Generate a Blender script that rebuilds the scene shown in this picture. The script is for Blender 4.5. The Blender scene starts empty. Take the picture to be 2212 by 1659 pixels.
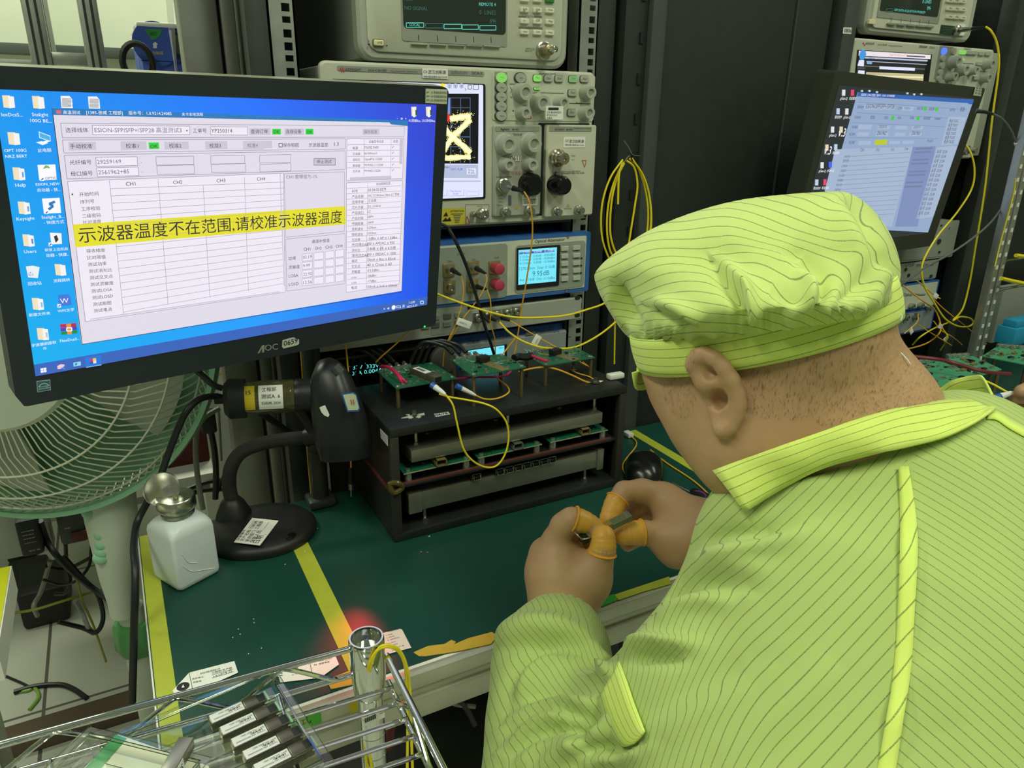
import bpy, bmesh, math, random
import numpy as np
from mathutils import Matrix, Vector
from mathutils.kdtree import KDTree
random.seed(7)
C = bpy.context.scene.collection
PI = math.pi
# ------------------------------------------------------------------ camera
IW, IH, FPX = 2212, 1659, 1590.0
EYE = Vector((0, 0, 1.30))
_p, _y, _r = math.radians(20), math.radians(28.3), math.radians(.75)
FWD = Vector((math.sin(_y)*math.cos(_p), math.cos(_y)*math.cos(_p), -math.sin(_p)))
_R = Vector((math.cos(_y), -math.sin(_y), 0)); _U = _R.cross(FWD)
RGT = _R*math.cos(_r)+_U*math.sin(_r); UPV = _U*math.cos(_r)-_R*math.sin(_r)
cam = bpy.data.cameras.new('camera'); camo = bpy.data.objects.new('camera', cam); C.objects.link(camo)
cam.sensor_width = 36; cam.lens = 36*FPX/IW; cam.clip_start = .02; cam.clip_end = 60
cam.dof.use_dof = False
camo.matrix_world = Matrix(((RGT.x, UPV.x, -FWD.x, EYE.x), (RGT.y, UPV.y, -FWD.y, EYE.y), (RGT.z, UPV.z, -FWD.z, EYE.z), (0, 0, 0, 1)))
S = bpy.context.scene
S.camera = camo
# ------------------------------------------------------------------ light
w = bpy.data.worlds.new('world'); S.world = w; w.use_nodes = True
w.node_tree.nodes['Background'].inputs[0].default_value = (.80, .92, .70, 1)
w.node_tree.nodes['Background'].inputs[1].default_value = .17
def area(name, loc, rot, sx, sy, power, col):
    l = bpy.data.lights.new(name, 'AREA'); l.shape = 'RECTANGLE'; l.size = sx; l.size_y = sy; l.energy = power; l.color = col
    o = bpy.data.objects.new(name, l); o.location = loc; o.rotation_euler = rot; C.objects.link(o); o['kind'] = 'structure'
    return o
LC = (.95, 1.0, .78)
area('ceiling_lamp', (-.9, .1, 2.7), (0, 0, 0), .3, 1.2, 20, LC)
area('ceiling_lamp', (.6, -.5, 2.7), (0, 0, 0), .3, 1.2, 22, LC)
area('ceiling_lamp', (2.2, .0, 2.7), (0, 0, 0), .3, 1.2, 15, LC)
area('ceiling_lamp', (-.8, 2.3, 2.7), (0, 0, 0), 1.2, .3, 34, LC)
area('ceiling_lamp', (.9, 2.6, 2.7), (0, 0, 0), 1.2, .3, 24, LC)
S.view_settings.view_transform = 'Standard'; S.view_settings.look = 'None'
S.view_settings.exposure = 0; S.view_settings.gamma = 1; S.view_settings.use_curve_mapping = False
# ------------------------------------------------------------------ helpers: where a pixel's ray meets a plane
def ray(x, y): return FWD+RGT*((x-IW/2)/FPX)-UPV*((y-IH/2)/FPX)
def at(x, y, ax, v):
    d = ray(x, y); return EYE+d*((v-EYE[ax])/d[ax])
def AX(x, y, v): return at(x, y, 0, v)
def AY(x, y, v): return at(x, y, 1, v)
def AZ(x, y, v): return at(x, y, 2, v)
def AD(x, y, d): return EYE+ray(x, y)*d
def zm(x0, y0, s): return lambda x, y: (x0+x/s, y0+y/s)
Z5 = zm(680, 0, 3.456); Z6 = zm(900, 240, 5.267); Z7 = zm(900, 480, 5.267); Z8 = zm(640, 700, 2.911)
Z9 = zm(0, 780, 3.16); ZA = zm(0, 1080, 3.95); ZB = zm(280, 1240, 3.072); ZC = zm(0, 0, 3.16)
ZD = zm(1700, 0, 4.32); ZE = zm(1700, 380, 3.318); ZF = zm(1100, 980, 3.687); ZG = zm(1240, 380, 2.276)
ZH = zm(1040, 1050, 1.887); ZI = zm(0, 1440, 2.353); ZJ = zm(1260, 0, 3.456)
Z1 = zm(0, 130, 3.95); Z2 = zm(500, 150, 4.424); Z3 = zm(0, 500, 3.95); Z4 = zm(500, 480, 4.424)
ID = lambda x, y: (x, y)
# ------------------------------------------------------------------ helpers: materials
def lin(c): return tuple(((v/255)/12.92 if v/255 <= .04045 else ((v/255+.055)/1.055)**2.4) for v in c)
MATS = {}
def mat(name, rgb, rough=.5, metal=0, emit=0, var=.06, vs=40, bump=0, bs=300, alpha=1, trans=0, ior=1.45, spec=None, coat=0, sub=0):
    if name in MATS: return MATS[name]
    m = bpy.data.materials.new(name); m.use_nodes = True; nt = m.node_tree; b = nt.nodes['Principled BSDF']
    c = lin(rgb)
    b.inputs['Base Color'].default_value = (*c, 1)
    b.inputs['Roughness'].default_value = rough; b.inputs['Metallic'].default_value = metal
    b.inputs['IOR'].default_value = ior
    if spec is not None: b.inputs['Specular IOR Level'].default_value = spec
    if coat: b.inputs['Coat Weight'].default_value = coat; b.inputs['Coat Roughness'].default_value = .08
    if trans: b.inputs['Transmission Weight'].default_value = trans
    if sub: b.inputs['Subsurface Weight'].default_value = sub; b.inputs['Subsurface Radius'].default_value = (.01, .004, .002); b.inputs['Subsurface Scale'].default_value = .5
    if alpha < 1: b.inputs['Alpha'].default_value = alpha
    if emit:
        b.inputs['Base Color'].default_value = (0.01, .01, .01, 1)
        b.inputs['Emission Color'].default_value = (*c, 1); b.inputs['Emission Strength'].default_value = emit
    elif var:
        tc = nt.nodes.new('ShaderNodeTexCoord'); n = nt.nodes.new('ShaderNodeTexNoise'); n.inputs['Scale'].default_value = vs; n.inputs['Detail'].default_value = 6
        nt.links.new(tc.outputs['Object'], n.inputs['Vector'])
        mx = nt.nodes.new('ShaderNodeMix'); mx.data_type = 'RGBA'
        mx.inputs[6].default_value = (*[v*(1-var*1.6) for v in c], 1); mx.inputs[7].default_value = (*[min(1, v*(1+var*1.6)) for v in c], 1)
        nt.links.new(n.outputs['Fac'], mx.inputs[0]); nt.links.new(mx.outputs[2], b.inputs['Base Color'])
        ra = nt.nodes.new('ShaderNodeMapRange'); ra.inputs[3].default_value = max(0, rough-.06); ra.inputs[4].default_value = min(1, rough+.06)
        nt.links.new(n.outputs['Fac'], ra.inputs[0]); nt.links.new(ra.outputs[0], b.inputs['Roughness'])
    if bump:
        tc = nt.nodes.new('ShaderNodeTexCoord'); n = nt.nodes.new('ShaderNodeTexNoise'); n.inputs['Scale'].default_value = bs; n.inputs['Detail'].default_value = 4
        nt.links.new(tc.outputs['Object'], n.inputs['Vector'])
        bp = nt.nodes.new('ShaderNodeBump'); bp.inputs['Strength'].default_value = bump; bp.inputs['Distance'].default_value = .002
        nt.links.new(n.outputs['Fac'], bp.inputs['Height']); nt.links.new(bp.outputs[0], b.inputs['Normal'])
    MATS[name] = m; return m
def glow(rgb, k=1.0): return mat('glow_%d_%d_%d_%d' % (*rgb, int(k*100)), rgb, emit=k, rough=.3)
def ink(rgb): return mat('ink_%d_%d_%d' % rgb, rgb, rough=.6, var=0)
# ------------------------------------------------------------------ helpers: mesh builder
def spline(pts, n=6, closed=False):
    P = [Vector(p) for p in pts]; out = []; L = len(P)
    for i in range(L if closed else L-1):
        p0 = P[(i-1) % L] if closed or i > 0 else P[0]*2-P[1]
        p1 = P[i]; p2 = P[(i+1) % L]
        p3 = P[(i+2) % L] if closed or i+2 < L else P[-1]*2-P[-2]
        for k in range(n):
            t = k/n
            out.append(.5*((2*p1)+(p2-p0)*t+(2*p0-5*p1+4*p2-p3)*t*t+(3*p1-p0-3*p2+p3)*t**3))
    if not closed: out.append(P[-1])
    return out
_txt = {}
def glyphs(s):
    if s not in _txt:
        c = bpy.data.curves.new('t', 'FONT'); c.body = s; c.resolution_u = 2
        o = bpy.data.objects.new('t', c); m = o.to_mesh()
        v = [(p.co.x, p.co.y) for p in m.vertices]; f = [tuple(p.vertices) for p in m.polygons]
        o.to_mesh_clear(); bpy.data.objects.remove(o); bpy.data.curves.remove(c)
        _txt[s] = (v, f)
    return _txt[s]
class MB:
    def __init__(s, M=None): s.v = []; s.f = []; s.mi = []; s.mats = []; s.M = M or Matrix()
    def m(s, mat_):
        if mat_ not in s.mats: s.mats.append(mat_)
        return s.mats.index(mat_)
    def add(s, vs, fs, mt, M=None):
        A = s.M @ M if M else s.M
        o = len(s.v); i = s.m(mt)
        s.v += [A @ Vector(p) for p in vs]; s.f += [tuple(o+k for k in f) for f in fs]; s.mi += [i]*len(fs)
    def quad(s, pts, mt): s.add(pts, [tuple(range(len(pts)))], mt)
    def box(s, x0, x1, y0, y1, z0, z1, mt, bev=0, seg=2, M=None):
        x0, x1 = min(x0, x1), max(x0, x1); y0, y1 = min(y0, y1), max(y0, y1); z0, z1 = min(z0, z1), max(z0, z1)
        vs = [(x0, y0, z0), (x1, y0, z0), (x1, y1, z0), (x0, y1, z0), (x0, y0, z1), (x1, y0, z1), (x1, y1, z1), (x0, y1, z1)]
        fs = [(0, 3, 2, 1), (4, 5, 6, 7), (0, 1, 5, 4), (1, 2, 6, 5), (2, 3, 7, 6), (3, 0, 4, 7)]
        if bev:
            bm = bmesh.new(); bv = [bm.verts.new(p) for p in vs]; [bm.faces.new([bv[i] for i in f]) for f in fs]
            bmesh.ops.bevel(bm, geom=bm.edges[:], offset=min(bev, .48*min(x1-x0, y1-y0, z1-z0)), segments=seg, affect='EDGES', profile=.5)
            bm.verts.index_update(); vs = [v.co.copy() for v in bm.verts]; fs = [tuple(v.index for v in f.verts) for f in bm.faces]; bm.free()
        s.add(vs, fs, mt, M)
    def rpoly(s, x0, x1, y0, y1, r, n=5):
        x0, x1 = min(x0, x1), max(x0, x1); y0, y1 = min(y0, y1), max(y0, y1)
        r = min(r, (x1-x0)/2, (y1-y0)/2); out = []
        for cx, cy, a in ((x1-r, y0+r, -PI/2), (x1-r, y1-r, 0), (x0+r, y1-r, PI/2), (x0+r, y0+r, PI)):
            for k in range(n+1):
                t = a+PI/2*k/n; out.append((cx+r*math.cos(t), cy+r*math.sin(t)))
        return out
    def prism(s, poly, z0, z1, mt, M=None, inset=0, dz=0):
        n = len(poly); vs = [(x, y, z0) for x, y in poly]+[(x, y, z1-dz) for x, y in poly]
        fs = [tuple(range(n-1, -1, -1))]+[(i, (i+1) % n, n+(i+1) % n, n+i) for i in range(n)]
        if inset:
            cx = sum(p[0] for p in poly)/n; cy = sum(p[1] for p in poly)/n
            q = []
            for i in range(n):
                a = Vector(poly[i-1]); b = Vector(poly[i]); c = Vector(poly[(i+1) % n])
                t = (c-a); t = t.normalized() if t.length > 1e-9 else Vector((1, 0)); q.append((b.x-t.y*inset, b.y+t.x*inset))
            vs += [(x, y, z1) for x, y in q]; fs += [(n+i, n+(i+1) % n, 2*n+(i+1) % n, 2*n+i) for i in range(n)]+[tuple(range(2*n, 3*n))]
        else: fs.append(tuple(range(n, 2*n)))
        s.add(vs, fs, mt, M)
    def rr(s, x0, x1, y0, y1, z0, z1, r, mt, inset=0, dz=0): s.prism(s.rpoly(x0, x1, y0, y1, r), z0, z1, mt, inset=inset, dz=dz)
    def tube(s, pts, r, mt, n=8, closed=False, sm=0, caps=True):
        P = spline(pts, sm, closed) if sm else [Vector(p) for p in pts]
        L = len(P); R = r if callable(r) else (lambda t: r)
        vs = []; up = None
        for i, p in enumerate(P):
            a = P[(i-1) % L] if closed or i > 0 else P[0]; b = P[(i+1) % L] if closed or i < L-1 else P[-1]
            t = (b-a); t = t.normalized() if t.length > 1e-12 else Vector((0, 0, 1))
            if up is None: up = t.orthogonal().normalized()
            up = (up-t*up.dot(t)); up = up.normalized() if up.length > 1e-9 else t.orthogonal().normalized()
            q = t.cross(up); rr = R(i/max(1, L-1))
            vs += [p+(up*math.cos(2*PI*k/n)+q*math.sin(2*PI*k/n))*rr for k in range(n)]
        fs = []
        for i in range(L if closed else L-1):
            j = (i+1) % L
            fs += [(i*n+k, i*n+(k+1) % n, j*n+(k+1) % n, j*n+k) for k in range(n)]
        if caps and not closed: fs += [tuple(range(n-1, -1, -1)), tuple((L-1)*n+k for k in range(n))]
        s.add(vs, fs, mt)
    def cyl(s, p0, p1, r0, mt, r1=None, n=20):
        r1 = r0 if r1 is None else r1
        s.tube([p0, p1], lambda t: r0+(r1-r0)*t, mt, n)
    def lathe(s, prof, mt, n=28, M=None, a0=0, a1=2*PI):
        full = abs(a1-a0-2*PI) < 1e-6; k = n if full else n+1; vs = []; fs = []
        for r, z in prof: vs += [(r*math.cos(a0+(a1-a0)*i/n), r*math.sin(a0+(a1-a0)*i/n), z) for i in range(k)]
        for j in range(len(prof)-1):
            for i in range(n):
                i2 = (i+1) % k; fs.append((j*k+i, j*k+i2, (j+1)*k+i2, (j+1)*k+i))
        if full:
            if prof[0][0] > 1e-5: fs.append(tuple(range(n-1, -1, -1)))
            if prof[-1][0] > 1e-5: fs.append(tuple((len(prof)-1)*k+i for i in range(n)))
        s.add(vs, fs, mt, M)
    def sph(s, c, rx, mt, ry=None, rz=None, n=16, M=None):
        ry = ry or rx; rz = rz or rx
        prof = [(math.sin(PI*j/(n//2)), -math.cos(PI*j/(n//2))) for j in range(n//2+1)]
        A = Matrix.Translation(Vector(c)) @ (M or Matrix()) @ Matrix.Diagonal((rx, ry, rz, 1))
        s.lathe(prof, mt, n, A)
    def grid(s, G, mt, wrap=False):   # rows of points
        nr = len(G); nc = len(G[0]); vs = [p for r in G for p in r]; fs = []
        for i in range(nr-1):
            for j in range(nc if wrap else nc-1):
                k = (j+1) % nc; fs.append((i*nc+j, i*nc+k, (i+1)*nc+k, (i+1)*nc+j))
        s.add(vs, fs, mt)
    def text(s, t, p0, p1, mt, z=.0004, hf=1.0, hmax=None, up=None):
        v, f = glyphs(t)
        if not v: return
        xs = [p[0] for p in v]; x0, x1 = min(xs), max(xs)
        p0 = Vector((p0[0], p0[1], 0)); d = Vector((p1[0], p1[1], 0))-p0; L = d.length; d.normalize()
        k = L/max(1e-6, x1-x0); k = min(k, L*1.9) if len(t) == 1 and t.isascii() else k; h = k*hf
        if hmax: h = min(h, hmax)
        u = Vector((-d.y, d.x, 0)) if up is None else Vector((up[0], up[1], 0))
        s.add([p0+d*((x-x0)*k)+u*(y*h)+Vector((0, 0, z)) for x, y in v], f, mt)
    def build(s, name, parent=None, smooth=35, label=None, kind=None):
        me = bpy.data.meshes.new(name); o = bpy.data.objects.new(name, me); C.objects.link(o)
        org = ORG.get(parent, Vector((0, 0, 0)))
        me.from_pydata([tuple(p-org) for p in s.v], [], s.f)
        for m_ in s.mats: me.materials.append(m_)
        me.polygons.foreach_set('material_index', s.mi)
        me.update()
        if smooth: me.shade_smooth(); me.set_sharp_from_angle(angle=math.radians(smooth))
        if parent is not None: o.parent = parent; ORG[o] = org
        if label: o['label'] = label
        if kind: o['kind'] = kind
        return o
    def solo(s, name, label, cat, group=None, loc=None, smooth=35, kind=None):
        if loc is None:
            n = len(s.v); c = sum(s.v, Vector())/max(1, n); loc = Vector((c.x, c.y, min(p.z for p in s.v)))
        loc = Vector(loc); s.v = [p-loc for p in s.v]
        o = s.build(name, None, smooth); o.location = loc; ORG[o] = loc
        o['label'] = label; o['category'] = cat
        if group: o['group'] = group
        if kind: o['kind'] = kind
        return o
    def struct(s, name, smooth=35):
        o = s.build(name, None, smooth); o['kind'] = 'structure'; ORG[o] = Vector((0, 0, 0)); return o
ORG = {}
def thing(name, label, cat, loc=(0, 0, 0), group=None):
    o = bpy.data.objects.new(name, None); C.objects.link(o); o.location = loc; o['label'] = label; o['category'] = cat
    o.empty_display_size = .02
    if group: o['group'] = group
    ORG[o] = Vector(loc); return o
def dup(src, off, label=None):
    r = src.copy(); C.objects.link(r); r.location = src.location+Vector(off)
    if label: r['label'] = label
    for ch in list(src.children):
        c = ch.copy(); C.objects.link(c); c.parent = r
        for g in ch.children:
            d = g.copy(); C.objects.link(d); d.parent = c
    return r
class Panel:      # a flat face: local x to the right, y up, z out of it
    def __init__(s, o, X, Y, z=ID):
        s.o = Vector(o); s.X = Vector(X).normalized(); s.Y = Vector(Y); s.Y = (s.Y-s.X*s.Y.dot(s.X)).normalized(); s.N = s.X.cross(s.Y)
        s.M = Matrix(((s.X.x, s.Y.x, s.N.x, s.o.x), (s.X.y, s.Y.y, s.N.y, s.o.y), (s.X.z, s.Y.z, s.N.z, s.o.z), (0, 0, 0, 1))); s.z = z
    def uv(s, x, y, h=0):
        x, y = s.z(x, y); d = ray(x, y); o = s.o+s.N*h; t = (o-EYE).dot(s.N)/d.dot(s.N); p = EYE+d*t-s.o
        return (p.dot(s.X), p.dot(s.Y))
    def mb(s): return MB(s.M)
    def R(s, mb, x0, y0, x1, y1, z0, z1, mt, r=0, inset=0, dz=0):
        a = s.uv(x0, y0); b = s.uv(x1, y1)
        mb.rr(a[0], b[0], a[1], b[1], z0, z1, r if r else .0003, mt, inset, dz)
    def Q(s, mb, pts, mt, z=.0003): mb.quad([(*s.uv(*p), z) for p in pts], mt)
    def T(s, mb, t, x0, y0, x1, y1, mt, z=.0005, hf=1.0): mb.text(t, s.uv(x0, y0), s.uv(x1, y1), mt, z, hf, up=(0, 1))
    def L(s, mb, x0, y0, x1, y1, wd, mt, z=.0004):
        a = Vector(s.uv(x0, y0)); b = Vector(s.uv(x1, y1)); d = (b-a); n = Vector((-d.y, d.x)).normalized()*wd/2
        mb.quad([(*(a+n), z), (*(a-n), z), (*(b-n), z), (*(b+n), z)], mt)
    def F(s, mb, x0, y0, x1, y1, wd, mt, z=.0004):   # frame outline
        for a in ((x0, y0, x1, y0), (x0, y1, x1, y1), (x0, y0, x0, y1), (x1, y0, x1, y1)): s.L(mb, *a, wd, mt, z)
    def at(s, x, y, h=0):   # matrix at a pixel, for lathes
        u = s.uv(x, y, h); return Matrix.Translation((u[0], u[1], h))
# ------------------------------------------------------------------ common materials
BLK = mat('black_steel', (52, 57, 53), .42, var=.1, bump=.05, bs=900)
BLKD = mat('deep_black_steel', (37, 43, 39), .5, var=.1)
DGREY = mat('dark_grey_steel', (66, 72, 68), .45)
GREYM = mat('grey_brushed_metal', (140, 142, 132), .42, .5, var=.12, vs=25)
ZINC = mat('zinc_steel', (175, 178, 168), .38, .7, var=.12)
CHROME = mat('chrome', (225, 228, 220), .10, 1, var=.03)
STEEL = mat('brushed_steel', (190, 190, 180), .28, 1, var=.08)
ALU = mat('aluminium', (196, 197, 184), .36, .75, var=.06)
BEIGE = mat('beige_plastic', (200, 202, 182), .5, var=.03)
BEIGE2 = mat('beige_grey_plastic', (172, 175, 160), .5, var=.03)
BEIGE3 = mat('grey_plastic', (150, 153, 140), .5, var=.03)
KEYW = mat('key_plastic', (222, 220, 198), .45, var=.02)
WHITE = mat('white_paper', (236, 236, 228), .6, var=.03)
WPL = mat('white_plastic', (228, 228, 218), .4, var=.03)
BPL = mat('black_plastic', (30, 33, 35), .35, var=.06)
BPLM = mat('matt_black_plastic', (36, 38, 38), .55, var=.06, bump=.1, bs=1500)
BRUB = mat('black_rubber', (24, 25, 25), .55, var=.05)
INK = ink((30, 32, 32)); INKG = ink((105, 108, 100)); INKW = ink((225, 228, 222)); INKR = ink((190, 70, 50)); INKB = ink((40, 70, 150))
GREENK = mat('green_key', (60, 130, 60), .4)
LIT = glow((150, 235, 110), .75)
YFIB = mat('yellow_fibre_jacket', (236, 216, 36), .38, var=.04)
OFIB = mat('orange_yellow_fibre_jacket', (226, 172, 48), .38, var=.05)
BCAB = mat('black_cable', (28, 30, 31), .4, var=.04)
GCAB = mat('grey_cable', (140, 142, 134), .45)
# ------------------------------------------------------------------ setting
b = MB(); b.box(-4, 5, -2.5, 3.4, -.05, 0, None or mat('floor_tile', (188, 190, 176), .35, var=.10, vs=6)); fl = b.struct('floor')
nt = MATS['floor_tile'].node_tree; bs_ = nt.nodes['Principled BSDF']
tc = nt.nodes.new('ShaderNodeTexCoord'); br = nt.nodes.new('ShaderNodeTexBrick'); br.offset = 0
mp = nt.nodes.new('ShaderNodeMapping'); mp.inputs['Location'].default_value = (.31, .12, 0)
for k, v in (('Scale', 1.0), ('Mortar Size', .004), ('Mortar Smooth', .1), ('Brick Width', .6), ('Row Height', .6)): br.inputs[k].default_value = v
br.inputs['Color1'].default_value = (*lin((190, 192, 178)), 1); br.inputs['Color2'].default_value = (*lin((180, 182, 168)), 1); br.inputs['Mortar'].default_value = (*lin((92, 92, 84)), 1)
nt.links.new(tc.outputs['Object'], mp.inputs[0]); nt.links.new(mp.outputs[0], br.inputs['Vector'])
mx = nt.nodes.new('ShaderNodeMix'); mx.data_type = 'RGBA'; mx.blend_type = 'MULTIPLY'; mx.inputs[0].default_value = .5
old = bs_.inputs['Base Color'].links[0].from_socket
nt.links.new(br.outputs['Color'], mx.inputs[6]); nt.links.new(old, mx.inputs[7]); nt.links.new(br.outputs['Color'], bs_.inputs['Base Color'])
WALLM = mat('wall_paint', (206, 212, 190), .6, var=.03, vs=3)
b = MB(); b.box(-4, 5, 3.3, 3.4, 0, 3.0, WALLM); b.struct('wall_back')
b = MB(); b.box(-4.1, -4, -2.5, 3.4, 0, 3.0, WALLM); b.struct('wall_left')
b = MB(); b.box(5, 5.1, -2.5, 3.4, 0, 3.0, WALLM); b.struct('wall_right')
# low brown cable duct running across the floor
b = MB(); b.box(-2.2, .25, 1.55, 1.62, 0, .035, mat('brown_duct', (92, 78, 62), .5), .006); b.struct('trim_1')
# ------------------------------------------------------------------ back-left corner of the room
def bx(p, q, mt, bev=.002, mb=None):
    mb = mb or MB(); mb.box(p[0], q[0], p[1], q[1], p[2], q[2], mt, bev); return mb
t = thing('work_bench', 'pale bench along the far wall behind the big monitor', 'bench', (-.6, 2.55, 0))
bx((-1.9, 2.1, .96), (.42, 3.2, 1.0), mat('bench_top', (206, 208, 196), .4), mb=None).build('bench_top', t)
for x in (-1.85, .34):
    for y in (2.15, 3.1): bx((x, y, 0), (x+.05, y+.05, .96), ALU).build('leg', t)
bx((-1.8, 3.0, .3), (.34, 3.05, .35), ALU).build('cross_rail', t)
t = thing('aluminium_enclosure', 'clear glove-box frame of aluminium profile on the far bench', 'enclosure', (-.1, 2.4, 1.0))
PROF = mat('aluminium_profile', (176, 180, 170), .34, .6)
for px in (82, 200):
    for yy in (2.3, 2.75):
        x = AY(px, 80, 2.3).x; m_ = MB(); m_.box(x-.022, x+.022, yy-.022, yy+.022, 1.0, 1.9, PROF, .003)
        for dx in (-.008, .008): m_.box(x+dx-.003, x+dx+.003, yy-.0225, yy-.019, 1.0, 1.9, BLK)
        m_.build('post', t)
xa = AY(82, 80, 2.3).x; xb = AY(200, 80, 2.3).x
for z in (1.405, 1.62):
    bx((xa+.022, 2.285, z), (xb-.022, 2.315, z+.03), PROF).build('rail', t)
    bx((-1.0, 2.285, z-.02), (xa-.022, 2.315, z+.01), PROF).build('rail', t)
GL = mat('clear_acrylic', (246, 248, 244), .05, trans=1, ior=1.02, var=0)
bx((xa+.022, 2.298, 1.0), (xb-.022, 2.302, 1.9), GL, 0).build('front_pane', t)
for xx in (-.42, -.32):
    m_ = bx((xx, 2.36, 1.0), (xx+.05, 2.5, 1.36), mat('bench_box', (120, 124, 116), .5)); m_.solo('holder_block', 'grey block on the far bench behind the glass frame, %s of two' % ('left' if xx < -.4 else 'right'), 'block', 'grey blocks behind the frame')
P_ = Panel((0, 2.2, 0), (1, 0, 0), (0, 0, 1), ZC)
BLUE = mat('machine_blue', (58, 78, 160), .45)
c0 = P_.uv(935, 180); c1 = P_.uv(1330, 500); x0, x1 = c0[0], c1[0]+.03
t = thing('blue_test_machine', 'blue bench-top machine with a round sticker and a dark screen at the far wall', 'machine', ((x0+x1)/2, 2.35, 1.0))
bx((x0, 2.205, 1.0), (x1, 2.5, c0[1]), BLUE, .004).build('housing', t)
bx((x0-.002, 2.195, c0[1]), (x1+.002, 2.5, c0[1]+.012), WPL, .004).build('top_cover', t)
m_ = P_.mb(); u = P_.uv(1060, 300); m_.lathe([(.052, .0), (.052, .006)], mat('sticker_blue', (66, 96, 190), .4), 40, Matrix.Translation((u[0], u[1], -.003)))
P_.Q(m_, [(985, 200), (1105, 200), (1095, 240), (1060, 272), (1035, 272)], mat('sticker_green', (60, 150, 80), .5), .004)
P_.Q(m_, [(1045, 330), (1070, 330), (1070, 305), (1078, 305), (1058, 285), (1038, 305), (1045, 305)], INKW, .004)
P_.T(m_, '请勿触碰', 1015, 372, 1115, 372, ink((220, 190, 90)), .004)
P_.T(m_, '运行', 1022, 240, 1072, 240, ink((30, 70, 40)), .005)
m_.build('round_sticker', t)
m_ = P_.mb(); P_.R(m_, 1160, 215, 1300, 395, -.004, .006, BPL, .01); P_.R(m_, 1190, 240, 1290, 375, .006, .007, mat('dark_screen', (70, 80, 74), .2), .004); m_.build('screen', t)
m_ = P_.mb(); P_.R(m_, 962, 415, 1290, 424, -.004, .003, mat('blue_seam', (36, 50, 110), .5)); m_.build('seam_bar', t)
m_ = MB(); ring = AY(*ZC(940, 425), 2.15); m_.tube([ring+Vector((.033*math.cos(a), 0, .042*math.sin(a))) for a in [k*PI/12 for k in range(24)]], .008, BRUB, 8, True); m_.solo('black_hose', 'black hose loop hanging left of the blue machine', 'hose')
# dark slot bar on the wall and small wall shelf
p = AY(*ZC(690, 320), 3.2); q = AY(*ZC(870, 395), 3.2)
b = bx((p.x-.6, 3.2, q.z), (q.x+.05, 3.3, p.z), mat('wall_bar', (70, 76, 70), .5)); b.solo('wall_rail', 'dark trunking bar fixed along the pale far wall', 'rail')
# big grey cabinet flank and black cabinet frame between it and the racks
t = thing('grey_cabinet', 'grey brushed metal cabinet pillar left of the instrument rack', 'cabinet', (.13, 1.3, 0))
bx((0.1182, 1.16, .0), (0.1667, 1.21, 2.1), GREYM, .003).build('door_panel', t)
bx((0.1667, 1.18, .0), (0.1709, 1.21, 2.1), mat('dark_slate', (60, 64, 74), .4), 0).build('gap_strip', t)
bx((0.1709, 1.16, .0), (0.1895, 1.21, 2.1), GREYM, .003).build('side_panel', t)
b = MB(); b.grid([[Vector((.108+.006*math.sin(k*.9+j), 1.15+.006*math.cos(k*1.3+j*2), 2.0-k*.06)) for j in range(3)] for k in range(14)], mat('plastic_film', (225, 232, 225), .15, alpha=.35)); b.solo('plastic_film', 'torn clear film hanging on the edge of the grey cabinet pillar', 'film')
# ------------------------------------------------------------------ left instrument rack
YR = 1.02
PR = Panel((0, YR, 0), (1, 0, 0), (0, 0, 1), Z5)
t = thing('instrument_rack', 'open black instrument rack with zinc posts full of square holes, behind the monitor', 'rack', (.46, 1.3, 0))
def rack_post(x0, x1, y, z0, z1, marks=True):
    m_ = MB(); w_ = x1-x0
    hx0 = x0+w_*.52; hx1 = x0+w_*.82; z = z0; step = .0148; k = 0
    m_.box(x0, hx0, y, y+.0025, z0, z1, ZINC); m_.box(hx1, x1, y, y+.0025, z0, z1, ZINC)
    while z < z1:
        g = .0055 if k % 3 else .0075
        m_.box(hx0, hx1, y, y+.0025, z, z+g, ZINC); z += step; k += 1
    m_.box(x0, x0+.0025, y, y+.03, z0, z1, ZINC); m_.box(x1-.0025, x1, y, y+.06, z0, z1, ZINC)
    if marks:
        for i in range(22):
            zz = z0+.03+i*.0444
            m_.add([(x0, y-.0003, zz), (x0+.008, y-.0003, zz), (x0+.008, y-.0003, zz+.001), (x0, y-.0003, zz+.001)], [(0, 1, 2, 3)], INK)
            mm = MB(Matrix(((1, 0, 0, 0), (0, 0, -1, y), (0, 1, 0, 0), (0, 0, 0, 1)))); mm.text(str(12+i), (x0+.001, zz+.018), (x0+.008, zz+.018), INKG)
            m_.v += mm.v if False else []; o = len(m_.v); m_.v += mm.v; m_.f += [tuple(o+a for a in f) for f in mm.f]; m_.mi += [m_.m(INKG)]*len(mm.f)
    return m_
xl = AY(578, 40, 1.035).x
rack_post(xl, xl+.034, 1.035, .2, 1.75).build('front_post', t)
xr = AY(1252, 40, 1.035).x
rack_post(xr, xr+.034, 1.035, .2, 1.75).build('front_post', t)
rack_post(xl, xl+.034, 1.55, .2, 1.75, False).build('rear_post', t)
rack_post(xr, xr+.034, 1.55, .2, 1.75, False).build('rear_post', t)
bx((xl-.028, 1.03, 0), (xl-.001, 1.06, 1.9), BLK).build('frame_upright', t)
bx((xl-.010, 1.0601, 0), (xl-.003, 1.62, 1.9), BLKD, 0).build('side_panel', t)
bx((xr+.036, 1.04, 0), (xr+.07, 1.07, 1.9), BLKD).build('frame_upright', t)
bx((xr+.06, 1.0701, 0), (xr+.072, 1.62, 1.9), BLKD, 0).build('side_panel', t)
bx((xl-.03, 1.62, .0), (xr+.07, 1.63, 1.9), BLKD, 0).build('back_panel', t)
bx((xl-.03, 1.04, .02), (xr+.06, 1.6, .06), BLKD, .003).build('base_plate', t)
zs = [PR.uv(900, 505)[1], PR.uv(1000, 1700)[1]-.012]
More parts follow.
